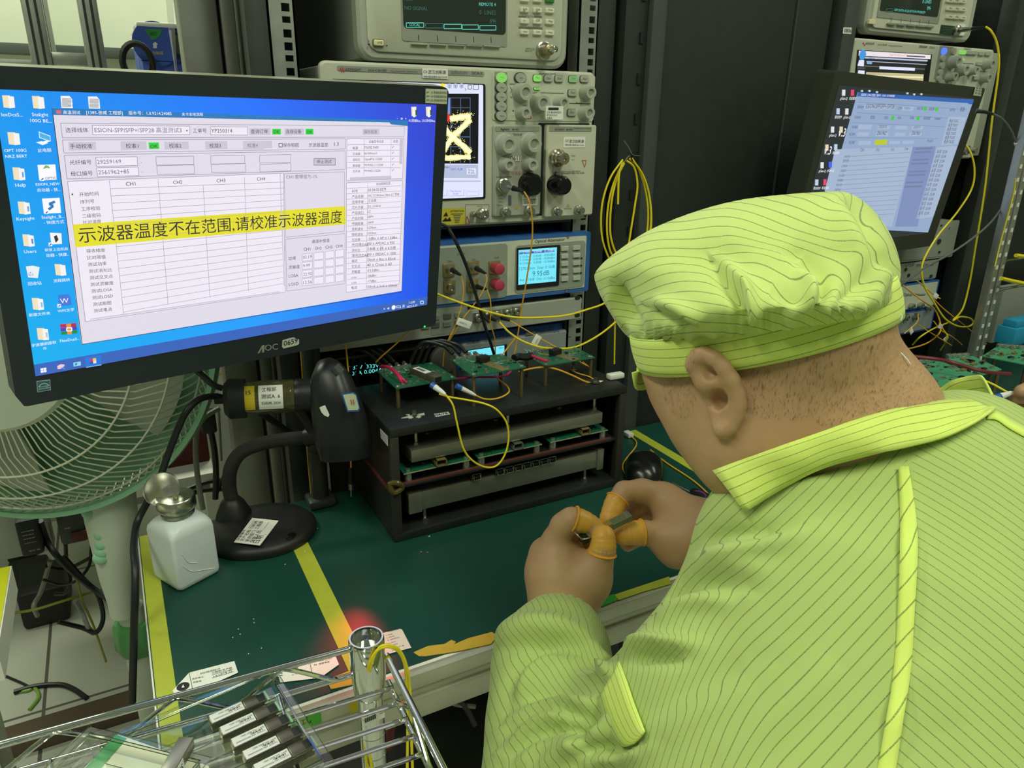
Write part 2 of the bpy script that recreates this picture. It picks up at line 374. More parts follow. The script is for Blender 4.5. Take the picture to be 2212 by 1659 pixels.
z = PR.uv(1900, 1640)[1]; bx((xl+.036, 1.036, z-.006), (xr-.002, 1.55, z-.0005), BLK, .001).build('shelf', t)
# --- power meter with the CRT-green screen on top (wavelength meter)
t = thing('wavelength_meter', 'beige wavelength meter with dark green-text screen on top of the oscilloscope', 'instrument', (.48, 1.2, PR.uv(1000, 478)[1]))
xa, za = PR.uv(335, 470)[0], PR.uv(1000, 478)[1]; xb = PR.uv(1885, 420)[0]; zt = za+.178
m_ = MB(); m_.box(xa+.004, xb-.004, YR+.022, YR+.36, za+.002, zt-.002, mat('case_side_grey', (132, 136, 128), .5), .004); m_.build('case', t)
m_ = PR.mb(); m_.rr(xa, xb, za, zt, -.022, 0, .022, BEIGE2, inset=.004, dz=.004); m_.rr(xa+.012, xb-.013, za+.011, zt-.008, 0, .0035, .016, BEIGE, inset=.0015, dz=.001); m_.build('front_bezel', t)
h = .0036
m_ = PR.mb(); PR.R(m_, 628, -190, 1424, 352, h, h+.001, BEIGE3, .003); PR.R(m_, 640, -180, 1412, 262, h+.001, h+.0016, mat('crt_glass', (48, 58, 50), .12, var=0), .005)
G1 = glow((120, 235, 215), .75); G2 = glow((70, 125, 112), .7)
for s_, x0, y0, x1, y1, g in (('PEAK', 660, 10, 720, 12, G2), ('NO SIGNAL', 660, 75, 832, 82, G2), ('REMOTE 4', 1213, 46, 1338, 50, G1), ('0  LINES', 1215, 110, 1338, 114, G2), ('VAC', 1295, 160, 1338, 162, G2), ('0 M', 1293, 178, 1338, 180, G2), ('LOCAL', 698, 197, 775, 200, G1)):
    PR.T(m_, s_, x0, y0, x1, y1, g, h+.002)
for i, x0 in enumerate((672, 815, 953, 1088, 1219)): PR.F(m_, x0, 174+i*5, x0+(130 if i < 3 else 120), 207+i*5, .0009, G1 if i != 1 else G2, h+.002)
m_.build('display', t)
for i, x in enumerate((768, 908, 1045, 1178, 1308)):
    m_ = PR.mb(); PR.R(m_, x-60, 326+i*4, x+62, 346+i*4, h, h+.004, BEIGE3, .0025, .0008, .0008); m_.build('soft_key', t)
    if i == 0: mk = PR.mb()
    PR.L(mk, x-4, 262+i*4, x-2, 306+i*4, .0009, INK, h+.0012)
PR.T(mk, 'DELTA', 1565, 132, 1622, 134, INKG, h+.0005); PR.T(mk, 'MEASUREMENT', 1520, 214, 1660, 220, INKG, h+.0005); PR.T(mk, 'OPTICAL', 1563, 372, 1632, 375, INKG, h+.0005); PR.T(mk, 'INPUT', 1563, 390, 1613, 392, INKG, h+.0005)
for x0, y0, x1, y1 in ((1512, 125, 1565, 126), (1625, 126, 1685, 128), (1512, 208, 1690, 214)): PR.L(mk, x0, y0, x1, y1, .002, INKG, h+.0004)
PR.F(mk, 1510, 120, 1685, 200, .0006, INKG); PR.F(mk, 1510, 215, 1685, 280, .0006, INKG)
PR.F(mk, 1700, 0, 1775, 285, .0006, INKG); PR.T(mk, '0', 392, 316, 402, 316, INK, h+.0005); PR.T(mk, 'I', 525, 322, 530, 322, INK, h+.0005)
PR.Q(mk, [(390, 340), (404, 340), (404, 328), (390, 328)], INK, h+.0005); PR.Q(mk, [(522, 345), (538, 345), (530, 335)], INK, h+.0005)
mk.build('printed_lettering', t)
kl = {(0, 1): 'List by WL', (1, 1): 'List by Power', (2, 1): 'Print', (0, 2): 'On', (1, 2): 'Off', (2, 2): 'Avg', (0, 3): 'Single', (1, 3): 'Cont', (2, 3): 'Setup', (2, 0): ''}
for r_ in range(4):
    for c_ in range(3):
        x = (1553, 1648, 1740)[c_]; y = (2, 80, 164, 245)[r_]+c_*3
        m_ = PR.mb(); PR.R(m_, x-32, y-24, x+30, y+20, h, h+.004, GREENK if (r_, c_) == (0, 2) else KEYW, .0015, .001, .001)
        s_ = kl.get((c_, r_), 'Peak')
        for q, w_ in enumerate(s_.split(' ')):
            if w_ and s_: PR.T(m_, w_ if w_ != 'by' else 'by', x-17, y-2+q*11, x+13 if len(w_) > 2 else x-2, y-1+q*11, INKG, h+.0045)
        m_.build('key', t)
m_ = PR.mb(); PR.R(m_, 422, 292, 508, 354, h, h+.002, mat('olive_rim', (110, 108, 80), .5), .002); PR.R(m_, 428, 298, 503, 348, h, h+.005, mat('cream_key', (232, 222, 176), .4), .002, .001, .001); PR.T(m_, 'LINE', 450, 328, 488, 329, INKG, h+.0055); m_.build('power_key', t, label='cream LINE power key')
m_ = PR.mb(); A = PR.at(1705, 378, h)
m_.lathe([(.0125, 0), (.0125, .003), (.0105, .004), (.0105, .007)], STEEL, 24, A); m_.lathe([(.0075, .007), (.0075, .020), (.006, .021)], mat('brass_dull', (170, 158, 120), .35, .8), 20, A); m_.lathe([(.0045, .021), (.0045, .034), (.003, .035), (.003, .031), (0, .031)], CHROME, 16, A); m_.build('optical_connector', t, label='metal optical input connector')
# --- sampling oscilloscope
def knob(P, x, y, r, h=.0, parent=None, deep=.016, name='knob', mt=None, dim=True):
    m_ = P.mb(); A = P.at(x, y, h); mt = mt or BEIGE2; k = r
    m_.lathe([(k*1.12, 0), (k*1.08, .002), (k*.95, .004), (k*.86, deep*.75), (k*.8, deep), (k*.5, deep), (k*.42, deep-.003), (0, deep-.004)] if dim else [(k, 0), (k*.92, deep), (0, deep)], mt, 26, A)
    if dim: m_.lathe([(k*.40, 0), (k*.36, .0006), (0, .0006)], BEIGE3, 16, A @ Matrix.Translation((0, 0, deep-.0034)))
    return m_.build(name, parent)
h = .0
zb, ztp = -.155+1.3-.004, PR.uv(1300, 505)[1]; xa = PR.uv(40, 500)[0]; xb = PR.uv(2092, 560)[0]; zb = PR.uv(1900, 1640)[1]
t = thing('sampling_oscilloscope', 'beige sampling oscilloscope with a yellow eye diagram, behind the big monitor', 'oscilloscope', ((xa+xb)/2, 1.25, zb))
m_ = MB(); m_.box(max(xl+.037, xa+.006), xr-.004, YR+.003, YR+.45, zb+.004, ztp-.004, BEIGE2, .004); m_.build('case', t)
m_ = PR.mb(); m_.rr(xa, xb, zb, ztp, -.012, 0, .008, BEIGE, inset=.003, dz=.003)
m_.build('front_bezel', t)
m_ = PR.mb(); PR.R(m_, 165, 488, 1262, 570, 0, .0008, BEIGE3, .002)
PR.Q(m_, [(180, 520), (195, 500), (200, 530), (208, 495), (215, 535), (222, 510), (228, 525), (222, 530), (214, 545), (207, 515), (199, 545), (192, 520)], INKR, .001)
for s_, x0, x1, y in (('KEYSIGHT', 232, 345, 528), ('DCA-X 86100D', 398, 535, 532), ('Wide-Bandwidth Oscilloscope', 562, 765, 538), ('Infiniium', 1018, 1137, 553), ('DCA-X', 1172, 1250, 556)): PR.T(m_, s_, x0, y, x1, y+3, INK if s_[0] in 'KD' else INKG, .001)
m_.build('brand_strip', t)
m_ = PR.mb(); PR.R(m_, 800, 505, 992, 590, .0008, .0014, WHITE, .001); PR.T(m_, 'CX', 808, 547, 838, 547, INK, .0017, 1.2); PR.T(m_, '武汉创新源', 845, 548, 975, 552, INK, .0017); PR.T(m_, '销售经理(吴雅琪)18627101592', 810, 578, 985, 582, INK, .0017); m_.build('label_sticker', t, label='white sticker with black lettering at the top')
SC = glow((226, 230, 255), 1.0); SCG = glow((186, 196, 224), .95); SCB = glow((6, 8, 14), 1); GRD = glow((84, 104, 142), .8); EYEY = glow((246, 240, 150), 1.0); EYEW = glow((255, 253, 205), 1.05)
m_ = PR.mb(); PR.R(m_, 120, 588, 1272, 1484, .0, .0012, BPL, .003); PR.R(m_, 150, 597, 1255, 1470, .0012, .0014, SC, .002)
PR.Q(m_, [(150, 697), (1220, 700), (1216, 1222), (150, 1218)], SCB, .0017)
for x in (710, 785, 860, 935, 1012, 1085, 1156): PR.L(m_, x, 730, x-1, 1215, .0012, GRD, .0019)
for y in (730, 803, 876, 948, 1020, 1094, 1165): PR.L(m_, 150, y, 1158, y+1, .0009 if y != 1020 else .0016, GRD, .0019)
PR.Q(m_, [(975, 730), (1005, 730), (1005, 850), (975, 850)], glow((120, 150, 220)), .0022); PR.Q(m_, [(975, 850), (1005, 850), (1005, 908), (975, 908)], glow((230, 50, 40)), .0022)
rnd = random.Random(3)
def trace(pts, wd):
    P = spline([Vector((*PR.uv(*p), 0)) for p in pts], 8)
    for lay, (k, mt) in enumerate(((1.0, EYEY), (.6, EYEW))):
        T_ = []; B_ = []
        for i, p in enumerate(P):
            d = P[min(i+1, len(P)-1)]-P[max(i-1, 0)]; n = Vector((-d.y, d.x, 0)).normalized()*wd*k
            T_.append(p+n*(1+rnd.uniform(-.25, .25))); B_.append(p-n*(1+rnd.uniform(-.25, .25)))
        zz = .0024+lay*.0002
        for i in range(len(P)-1): m_.quad([(T_[i].x, T_[i].y, zz), (B_[i].x, B_[i].y, zz), (B_[i+1].x, B_[i+1].y, zz), (T_[i+1].x, T_[i+1].y, zz)], mt)
    for _ in range(160):
        p = rnd.choice(P)+Vector((rnd.gauss(0, wd*.8), rnd.gauss(0, wd*.8), 0)); e = .0005
        m_.quad([(p.x-e, p.y-e, .0023), (p.x+e, p.y-e, .0023), (p.x+e, p.y+e, .0023), (p.x-e, p.y+e, .0023)], EYEY)
trace([(1004, 888), (1050, 882), (1100, 872), (1158, 868)], .0042)
trace([(700, 1190), (900, 1184), (1020, 1176), (1158, 1170)], .0036)
trace([(900, 1190), (965, 1110), (1025, 1022), (1090, 960), (1156, 890)], .0043)
trace([(900, 880), (965, 960), (1025, 1022), (1090, 1080), (1156, 1145)], .0043)
trace([(500, 880), (600, 960), (660, 1020), (720, 1080), (800, 1150)], .0043)
PR.Q(m_, [(150, 1228), (1216, 1230), (1215, 1330), (150, 1326)], SCG, .0017); PR.L(m_, 150, 1352, 1235, 1352, .002, SCG, .0017)
for x0, x1 in ((860, 985), (995, 1112), (1125, 1222)):
    PR.Q(m_, [(x0, 1412), (x1, 1412), (x1, 1462), (x0, 1464)], SCG, .0017); PR.Q(m_, [(x0+2, 1410), (x1-4, 1410), (x1-4, 1458), (x0+2, 1460)], SC, .0019)
ub = glow((60, 80, 230)); uk = glow((50, 55, 70))
PR.T(m_, 'Trig: Normal', 1005, 1430, 1085, 1432, ub, .0022); PR.T(m_, '-0 mV', 1025, 1452, 1068, 1452, ub, .0022); PR.T(m_, 'Pattern Lock', 1135, 1432, 1210, 1434, glow((160, 165, 185)), .0022)
PR.Q(m_, [(1130, 1255), (1200, 1255), (1200, 1302), (1130, 1302)], SC, .0019); PR.T(m_, 'Setup', 1140, 1275, 1185, 1277, uk, .0022); PR.T(m_, '& Info', 1142, 1295, 1188, 1296, uk, .0022); PR.T(m_, 'CH1:-4.2B', 1010, 1270, 1098, 1270, ub, .0022); PR.T(m_, 'MEAS', 965, 1255, 1003, 1255, uk, .0022)
for i, (x, s_) in enumerate(((952, '1'), (1002, '2'), (1047, '3'), (1092, '4'))):
    u = PR.uv(x, 642); m_.lathe([(.0035, 0), (.0035, .0002)], glow((250, 240, 60)) if i == 0 else SCG, 16, Matrix.Translation((u[0], u[1], .0017))); PR.T(m_, s_, x-5, 652, x+5, 652, uk, .0022)
for s_, x0, x1 in (('Measure', 712, 770), ('Tools', 808, 855), ('Help', 880, 920)): PR.T(m_, s_, x0, 652, x1, 654, uk, .0022)
PR.Q(m_, [(1112, 650), (1132, 672), (1122, 672), (1118, 685)], WHITE, .0024); PR.F(m_, 1140, 635, 1165, 665, .0008, uk, .002); PR.F(m_, 1178, 632, 1218, 668, .0008, uk, .002)
m_.build('screen', t)
m_ = PR.mb(); PR.R(m_, 1322, 528, 2075, 905, .0, .0012, BEIGE, .004); PR.R(m_, 1340, 535, 1430, 832, .0012, .0016, BEIGE3, .001)
for s_, x0, x1, y in (('Menu', 1365, 1405, 550), ('Acquisition Control', 1670, 1795, 555), ('Vertical', 1500, 1550, 633), ('Horizontal', 1697, 1762, 697), ('Level', 1985, 2015, 650), ('Marker', 1945, 1990, 775), ('Position', 1975, 2018, 795)): PR.T(m_, s_, x0, y, x1, y+2, INK, .0018)
for x0, y0, x1, y1 in ((1450, 628, 1498, 628), (1552, 630, 1590, 631), (1600, 692, 1695, 694), (1765, 695, 1855, 697), (1875, 770, 2055, 775)): PR.L(m_, x0, y0, x1, y1, .0007, INK, .0018)
for x, y, d in ((1800, 716, -1), (1820, 716, 1), (1477, 825, 0), (1477, 858, 2)):
    PR.Q(m_, [(x-5*d if d in (-1, 1) else x, y if d in (-1, 1) else y-8*(1-d)), (x+6 if d != 1 else x-6, y+6), (x-6 if d == 0 or d == 2 else (x+6 if d == -1 else x-6), y-6 if d in (-1, 1) else y+6)], INK, .0018)
for pts in ([(1600, 832), (1575, 888), (1612, 885)], [(1600, 832), (1590, 885)]):
    for a, b_ in zip(pts, pts[1:]+pts[:1]): PR.L(m_, *a, *b_, .0009, INKR, .0018)
for a, b_ in (((1455, 650), (1468, 670)), ((1458, 690), (1472, 668)), ((1455, 720), (1470, 730)), ((1605, 710), (1620, 722)), ((1678, 712), (1700, 722))): PR.L(m_, *a, *b_, .0008, INKG, .0018)
m_.build('control_panel', t)
for x, y, r in ((1538, 690, .0135), (1668, 770, .0132), (1822, 768, .0098), (2020, 692, .0110), (1540, 842, .0098), (2010, 842, .0110)): knob(PR, x, y, r, .0012, t, .017)
for x, y, mt in ((1385, 580, LIT), (1385, 655, BEIGE2), (1384, 725, BEIGE2), (1384, 795, BEIGE2), (1383, 865, BEIGE2), (1527, 583, BEIGE2)):
    m_ = PR.mb(); u = PR.uv(x, y); A = Matrix.Translation((u[0], u[1], .0012)) @ Matrix.Diagonal((1.15, .9, 1, 1)); m_.lathe([(.0088, 0), (.0088, .002), (.008, .003)], DGREY if mt is not LIT else BEIGE3, 24, A); m_.lathe([(.0076, .003), (.0072, .0045), (0, .0048)], mt, 24, A); PR.T(m_, 'Auto' if x > 1500 else 'Menu', x-14, y+4, x+14, y+5, INKG, .0064); m_.build('menu_button', t)
for x, y, w_, mt in ((1655, 584, 58, LIT), (1735, 588, 58, BEIGE2), (1815, 590, 58, BEIGE2), (1920, 590, 58, glow((150, 210, 130), .55)), (2005, 592, 58, BEIGE2), (1915, 695, 58, BEIGE2), (1910, 842, 58, BEIGE2), (1652, 662, 44, LIT)):
    m_ = PR.mb(); hh = 26 if w_ > 50 else 10
    PR.R(m_, x-w_/2-3, y-hh-3, x+w_/2+3, y+hh+3, .0012, .0022, DGREY, .003); PR.R(m_, x-w_/2, y-hh, x+w_/2, y+hh, .0022, .0045, mt, .003, .0008, .0008); PR.T(m_, 'Run', x-13, y+4, x+13, y+5, INKG, .0048); m_.build('push_button', t)
m_ = PR.mb(); PR.R(m_, 1678, 790, 1805, 892, .0185, .0189, WHITE, .002)
for k in range(26): PR.L(m_, 1695+k*3, 803, 1695+k*3, 822, .0003+.0004*((k*7) % 3), INK, .0192)
PR.T(m_, 'CX 8A0000251', 1684, 845, 1790, 846, INK, .0192); PR.T(m_, 'MY56310101', 1684, 865, 1760, 866, INK, .0192); PR.T(m_, '合格证', 1684, 886, 1725, 887, INK, .0192); m_.build('barcode_sticker', t, label='white barcode sticker hanging over a knob')
def module(x0, y0, x1, y1, dep, name, title, parent):
    m_ = PR.mb(); PR.R(m_, x0, y0, x1, y1, -.0, dep, BEIGE if x0 > 1600 else BEIGE2, .004, .002, .002)
    PR.R(m_, x0+12, y0+14, x1-12, y0+50, dep, dep+.0006, BEIGE3, .001)
    for s_, a, b_, yy in title: PR.T(m_, s_, a, yy, b_, yy, INK, dep+.001)
    return m_
m_ = PR.mb(); PR.R(m_, 1668, 918, 2020, 1590, .0, .0006, BLKD, .002); m_.build('slot_recess', t)
m_ = module(1322, 930, 1670, 1600, .006, '', (('Agilent', 1370, 1435, 972), ('86105C', 1458, 1508, 972), ('Vertical', 1465, 1530, 1010)), t)
PR.T(m_, 'RST', 1462, 1260, 1500, 1260, ink((200, 130, 120)), .0066); PR.T(m_, '校准通道', 1448, 1300, 1550, 1302, ink((200, 140, 130)), .0066)
PR.R(m_, 1430, 1455, 1452, 1530, .006, .0066, mat('slate_key', (90, 100, 110), .5), .001); PR.Q(m_, [(1480, 1555), (1492, 1530), (1504, 1555)], ink((206, 170, 50)), .0066)
for i, y in enumerate((1460, 1483, 1508, 1532)): PR.T(m_, ('850nm', '1310nm', '1550nm', 'Ext/User')[i], 1355 if i < 3 else 1345, y, 1392, y+1, INKG, .0066)
PR.T(m_, 'No Plug without ESD', 1340, 1325, 1455, 1322, INK, .0066); PR.T(m_, 'TRIG', 1610, 1315, 1640, 1315, INKG, .0066)
for x, y, u_ in ((1358, 1205, 1), (1358, 1245, -1), (1535, 1205, 1), (1535, 1245, -1)): PR.Q(m_, [(x-5, y+6*u_), (x+5, y+6*u_), (x, y-7*u_)], INK, .0066)
for x in (1345, 1528):
    for a in range(6): PR.L(m_, x+6-2*abs(a-3), 1020+a*17, x+6-2*abs(a-2), 1037+a*17, .0006, INK, .0066)
md1 = m_.build('plug_in_module', t)
mod1 = [(1415, 1078, .0148), (1602, 1072, .0148), (1418, 1228, .0105), (1592, 1226, .0105)]
for x, y, r in mod1: knob(PR, x, y, r, .006, md1, .017)
m_ = PR.mb(); PR.R(m_, 1440, 1165, 1522, 1200, .0066, .007, WHITE, .001); PR.T(m_, '0611', 1444, 1195, 1516, 1195, INK, .0074); m_.build('number_sticker', md1, label='white sticker reading 0611')
m_ = PR.mb(); PR.R(m_, 1535, 1450, 1645, 1528, .0066, .007, WHITE, .001)
for i, s_ in enumerate(('合格证', 'NO: 20230804', '2024/12/31')): PR.T(m_, s_, 1542, 1472+i*22, 1590 if i == 0 else 1636, 1472+i*22, INK, .0074)
m_.build('label_sticker', md1)
def cap_black(x, y, r, L, hh, parent):
    m_ = PR.mb(); m_.lathe([(r, 0), (r, L*.35), (r*.97, L*.7), (r*.8, L*.92), (r*.5, L), (0, L)], mat('glossy_black_cap', (16, 18, 18), .16, var=0), 28, PR.at(x, y, hh)); return m_.build('dust_cap', parent, label='glossy black dust cap')
cap_black(1592, 1375, .0175, .022, .006, md1)
m_ = PR.mb(); A = PR.at(1400, 1385, .006); m_.lathe([(.011, 0), (.011, .006), (.009, .007), (.009, .012), (0, .012)], STEEL, 22, A); m_.build('optical_connector', md1)
m_ = module(1712, 930, 2050, 1600, .010, '', (('KEYSIGHT', 1765, 1835, 972), ('86105D', 1850, 1898, 972), ('Precision Waveform Receiver', 1905, 2035, 962)), t)
PR.Q(m_, [(1855, 1537), (1866, 1512), (1878, 1537)], ink((206, 170, 50)), .0106); PR.T(m_, 'CAUTION', 1835, 1556, 1890, 1558, INKG, .0106); PR.T(m_, '9µm', 1888, 1165, 1915, 1165, INKG, .0106); PR.T(m_, '1310 nm', 1888, 1192, 1915, 1192, INKG, .0106)
PR.T(m_, 'Optical Input 1300-1600nm', 1826, 1282, 1955, 1278, INK, .0106); PR.T(m_, 'Standard Filter Set inside', 1826, 1296, 1985, 1292, INK, .0106)
for a, b_ in (((1968, 1195), (2000, 1195)), ((2000, 1195), (1988, 1245)), ((1988, 1245), (1968, 1195))): PR.L(m_, *a, *b_, .0009, INKR, .0106)
md2 = m_.build('plug_in_module', t)
m_ = PR.mb(); A = PR.at(1800, 1178, .010); m_.lathe([(.0135, 0), (.0135, .008), (.011, .010), (.011, .014), (.0085, .016), (.0085, .026), (.004, .026), (.003, .022), (0, .022)], mat('nickel', (200, 192, 168), .2, .95), 26, A); m_.box(-.006, .006, -.022, -.010, 0, .006, STEEL, .001, M=A); m_.build('optical_connector', md2)
cap_black(1795, 1378, .0155, .030, .010, md2)
m_ = PR.mb(); u = PR.uv(1792, 1330); m_.box(u[0]-.006, u[0]+.006, u[1]-.004, u[1]+.012, .010, .014, STEEL, .001); u = PR.uv(1791, 1283); m_.lathe([(.0035, .0), (.0035, .003)], mat('blue_dot', (80, 120, 150), .4), 16, Matrix.Translation((u[0], u[1], .010))); m_.build('bracket', md2)
m_ = PR.mb(); PR.R(m_, 1832, 1020, 1990, 1098, .0102, .0106, WHITE, .001); PR.T(m_, 'CX', 1842, 1058, 1866, 1058, INK, .011, 1.2); PR.T(m_, '武汉创新源', 1872, 1062, 1980, 1064, INK, .011); PR.T(m_, '销售经理 吴雅琪18627101592', 1840, 1084, 1982, 1088, INK, .011); m_.build('label_sticker', md2, label='white sticker with black lettering on the right module')
for x, y, hh in ((1413, 1580, .006), (1592, 1570, .006), (1795, 1578, .010), (1962, 1566, .010)):
    m_ = PR.mb(); A = PR.at(x, y, hh); m_.lathe([(.0075, 0), (.0075, .005), (.0052, .006), (.0052, .014), (.0045, .015), (0, .015)], STEEL, 20, A); m_.build('thumb_screw', md1 if x < 1700 else md2)
PA = Panel((0, YR, 0), (1, 0, 0), (0, 0, 1), Z6)
m_ = PA.mb(); PA.Q(m_, [(225, 1110), (550, 1100), (550, 1285), (225, 1303)], mat('esd_yellow', (212, 198, 60), .5), .0006)
PA.Q(m_, [(335, 1145), (300, 1195), (355, 1195)], INK, .001); PA.Q(m_, [(285, 1255), (330, 1210), (345, 1235), (375, 1205), (392, 1250)], INK, .001)
PA.T(m_, 'ATTENTION', 378, 1150, 535, 1145, INK, .001)
for i, (a, b_) in enumerate(((390, 525), (415, 500), (420, 495), (425, 490), (430, 485), (430, 480))): PA.L(m_, a, 1170+i*19, b_, 1168+i*19, .0012, INKG, .001)
m_.build('warning_sticker', t, label='yellow static warning sticker')
m_ = PA.mb(); PA.F(m_, 555, 1065, 822, 1265, .0005, INKG); PA.T(m_, 'DC CAL', 690, 1092, 750, 1090, INK, .001)
for a, b_ in (((570, 1195), (555, 1280)), ((570, 1195), (605, 1278)), ((555, 1280), (605, 1278))): PA.L(m_, *a, *b_, .0009, INKR, .001)
m_.build('port_marks', t)
for x, y, r in ((735, 1165, .0085), (632, 1167, .004)):
    m_ = PA.mb(); A = PA.at(x, y, 0); m_.lathe([(r, 0), (r, .010), (r*.7, .012), (r*.5, .012), (r*.4, .008), (0, .008)], STEEL, 20, A); m_.build('port', t)
m_ = PR.mb()
for s_, x in (('1', 1413), ('2', 1582), ('3', 1748), ('4', 1905)): PR.T(m_, s_, x-3, 1647, x+3, 1646, INKG, .0006)
u = PR.uv(2020, 1605); m_.lathe([(.003, 0), (.003, .0006)], BLKD, 14, Matrix.Translation((u[0], u[1], 0))); m_.build('slot_lettering', t)
# --- blue optical attenuator
PB = Panel((0, YR, 0), (1, 0, 0), (0, 0, 1), Z7)
def inst_x0(): return xl+.005
BLUF = mat('instrument_blue', (52, 104, 176), .45); FACE = mat('face_cream', (206, 210, 190), .5, var=.02); FACEG = mat('face_grey', (150, 158, 146), .5, var=.02)
xb = PB.uv(1960, 450)[0]; zt = PB.uv(1100, 165)[1]; zb = PB.uv(1100, 872)[1]; xa = xl+.01
t = thing('optical_attenuator', 'blue-framed optical attenuator with a small cyan screen under the oscilloscope', 'instrument', ((xa+xb)/2, 1.2, zb))
m_ = MB(); m_.box(xl+.037, xr-.004, YR+.010, YR+.3, zb+.001, zt-.001, BLUF, .003); m_.build('case', t)
m_ = PB.mb(); m_.rr(xa, xb, zb, zt, -.012, .002, .003, BLUF); m_.rr(xa+.006, xb-.009, zb+.007, zt-.006, .002, .003, .002, FACE); m_.build('front_frame', t)
m_ = PB.mb(); PB.R(m_, 160, 300, 1015, 845, .003, .004, FACEG, .006); PB.R(m_, 1112, 264, 1885, 722, .003, .004, FACEG, .006)
PB.T(m_, 'Optical Attenuator', 1335, 232, 1675, 205, INK, .0035); PB.T(m_, 'CH1', 335, 455, 388, 450, INKG, .0045); PB.T(m_, 'CH2', 610, 432, 660, 428, INKG, .0045); PB.T(m_, 'CH3', 870, 412, 922, 408, INKG, .0045); PB.T(m_, 'OUTPUT', 445, 370, 540, 362, INKG, .0045); m_.build('face_plate', t)
m_ = PB.mb(); PB.R(m_, 1125, 290, 1600, 712, .004, .0055, BPL, .002); CY = glow((120, 232, 250), 1.0); cq = glow((50, 130, 170), .8)
PB.Q(m_, [(1140, 312), (1575, 278), (1565, 665), (1137, 705)], CY, .0058); PB.Q(m_, [(1145, 335), (1550, 303), (1550, 328), (1145, 360)], glow((60, 80, 190)), .006)
for i, y in enumerate((352, 402, 438, 476, 540, 665)):
    s_ = ('1:1270nm   0.00dB  -5.10dBm', '2:1310nm   0.00dB  -10.00dBm', '3:1310nm   0.00dB  -10.00dBm', '4:1310nm   0.00dB  -10.00dBm', '1270.00nm  Step: 0.10dB', 'Att: 0.10dB  Out: -5.10dBm')[i]
    PB.T(m_, s_, 1150, y, 1550, y-30, glow((220, 250, 255)) if i == 0 else cq, .0063)
PB.T(m_, '9.95dB', 1295, 605, 1485, 592, cq, .0063); m_.build('screen', t)
for c_, x in enumerate((1665, 1800)):
    for r_, y in enumerate((292, 378, 465, 550, 635)):
        m_ = PB.mb(); yy = y-c_*10; PB.R(m_, x-40, yy-20, x+38, yy+24, .004, .007, mat('key_grey_white', (190, 196, 184), .45), .001, .0005, .0005); PB.L(m_, x-25, yy+40, x+25, yy+38, .0014, INKG, .0044); m_.build('key', t)
m_ = PB.mb()
for x, y in ((1860, 405), (1856, 488), (1854, 572)):
    u = PB.uv(x, y); m_.lathe([(.0015, 0), (.0015, .001)], BLKD, 10, Matrix.Translation((u[0], u[1], .004)))
for x, y in ((1708, 165), (1690, 782)):
    u = PB.uv(x, y); m_.lathe([(.0022, 0), (.002, .0015), (0, .002)], STEEL, 12, Matrix.Translation((u[0], u[1], .003)))
m_.build('screw', t, kind=None)
for x, y, k in ((362, 545, 0), (372, 735, 0), (640, 512, 0), (630, 715, 0), (880, 510, 1), (880, 692, 1)):
    m_ = PB.mb(); A = PB.at(x, y, .004); m_.box(-.0095, .0095, -.010, .010, 0, .003, mat('gold_flange', (176, 158, 110), .35, .8), .001, M=A); m_.lathe([(.0055, .003), (.0055, .010), (.004, .010), (.003, .007), (0, .007)], STEEL, 18, A)
    if k: m_.lathe([(.0085, .004), (.0085, .020), (.007, .021), (0, .021)], mat('red_cap', (186, 62, 84), .45), 20, A)
    m_.build('fibre_port', t, label='port with red cap' if k else None)
# --- one-unit optical switch
xb = PB.uv(1878, 950)[0]; zt = PB.uv(1100, 915)[1]; zb = PB.uv(1100, 1195)[1]; zt -= .004
t = thing('optical_switch_unit', 'slim grey rack unit with dark keys and four fibre ports below the attenuator', 'instrument', ((xa+xb)/2, 1.2, zb))
m_ = MB(); m_.box(xl+.037, xr-.004, YR+.008, YR+.3, zb+.001, zt-.001, BEIGE3, .002); m_.build('case', t)
m_ = PB.mb(); m_.rr(xa-.004, xb, zb, zt, -.008, 0, .004, mat('switch_face', (176, 180, 168), .42, .2, var=.05), .001, .001); PB.R(m_, 160, 960, 580, 1235, 0, .0006, FACEG, .002); m_.build('front_plate', t)
for x, y in ((1830, 860), (1826, 1058)):
    m_ = PB.mb(); PB.R(m_, x-30, y-18, x+30, y+20, 0, .0004, BLKD, .004); m_.build('ear_slot', t)
for r_, y in enumerate((1092, 1180)):
    for c_, x in enumerate((95, 210, 345, 475)):
        m_ = PB.mb(); yy = y-c_*14; PB.R(m_, x-45, yy-22, x+45, yy+26, 0, .003, mat('key_grey', (136, 142, 132), .5) if (r_+c_) % 2 else mat('key_slate', (96, 102, 98), .5), .001, .0005, .0005); PB.T(m_, 'MENU', x-25, yy+6, x+25, yy+4, INKG, .0034); m_.build('key', t)
for i, (x, y) in enumerate(((690, 1080), (800, 1060), (915, 1045), (1030, 1030), (1130, 1012))):
    m_ = PB.mb(); A = PB.at(x, y, 0); m_.box(-.008, .008, -.008, .008, 0, .002, STEEL, .001, M=A); m_.lathe([(.0055, .002), (.0055, .008), (.003, .008), (0, .006)], STEEL, 16, A); m_.build('fibre_port', t)
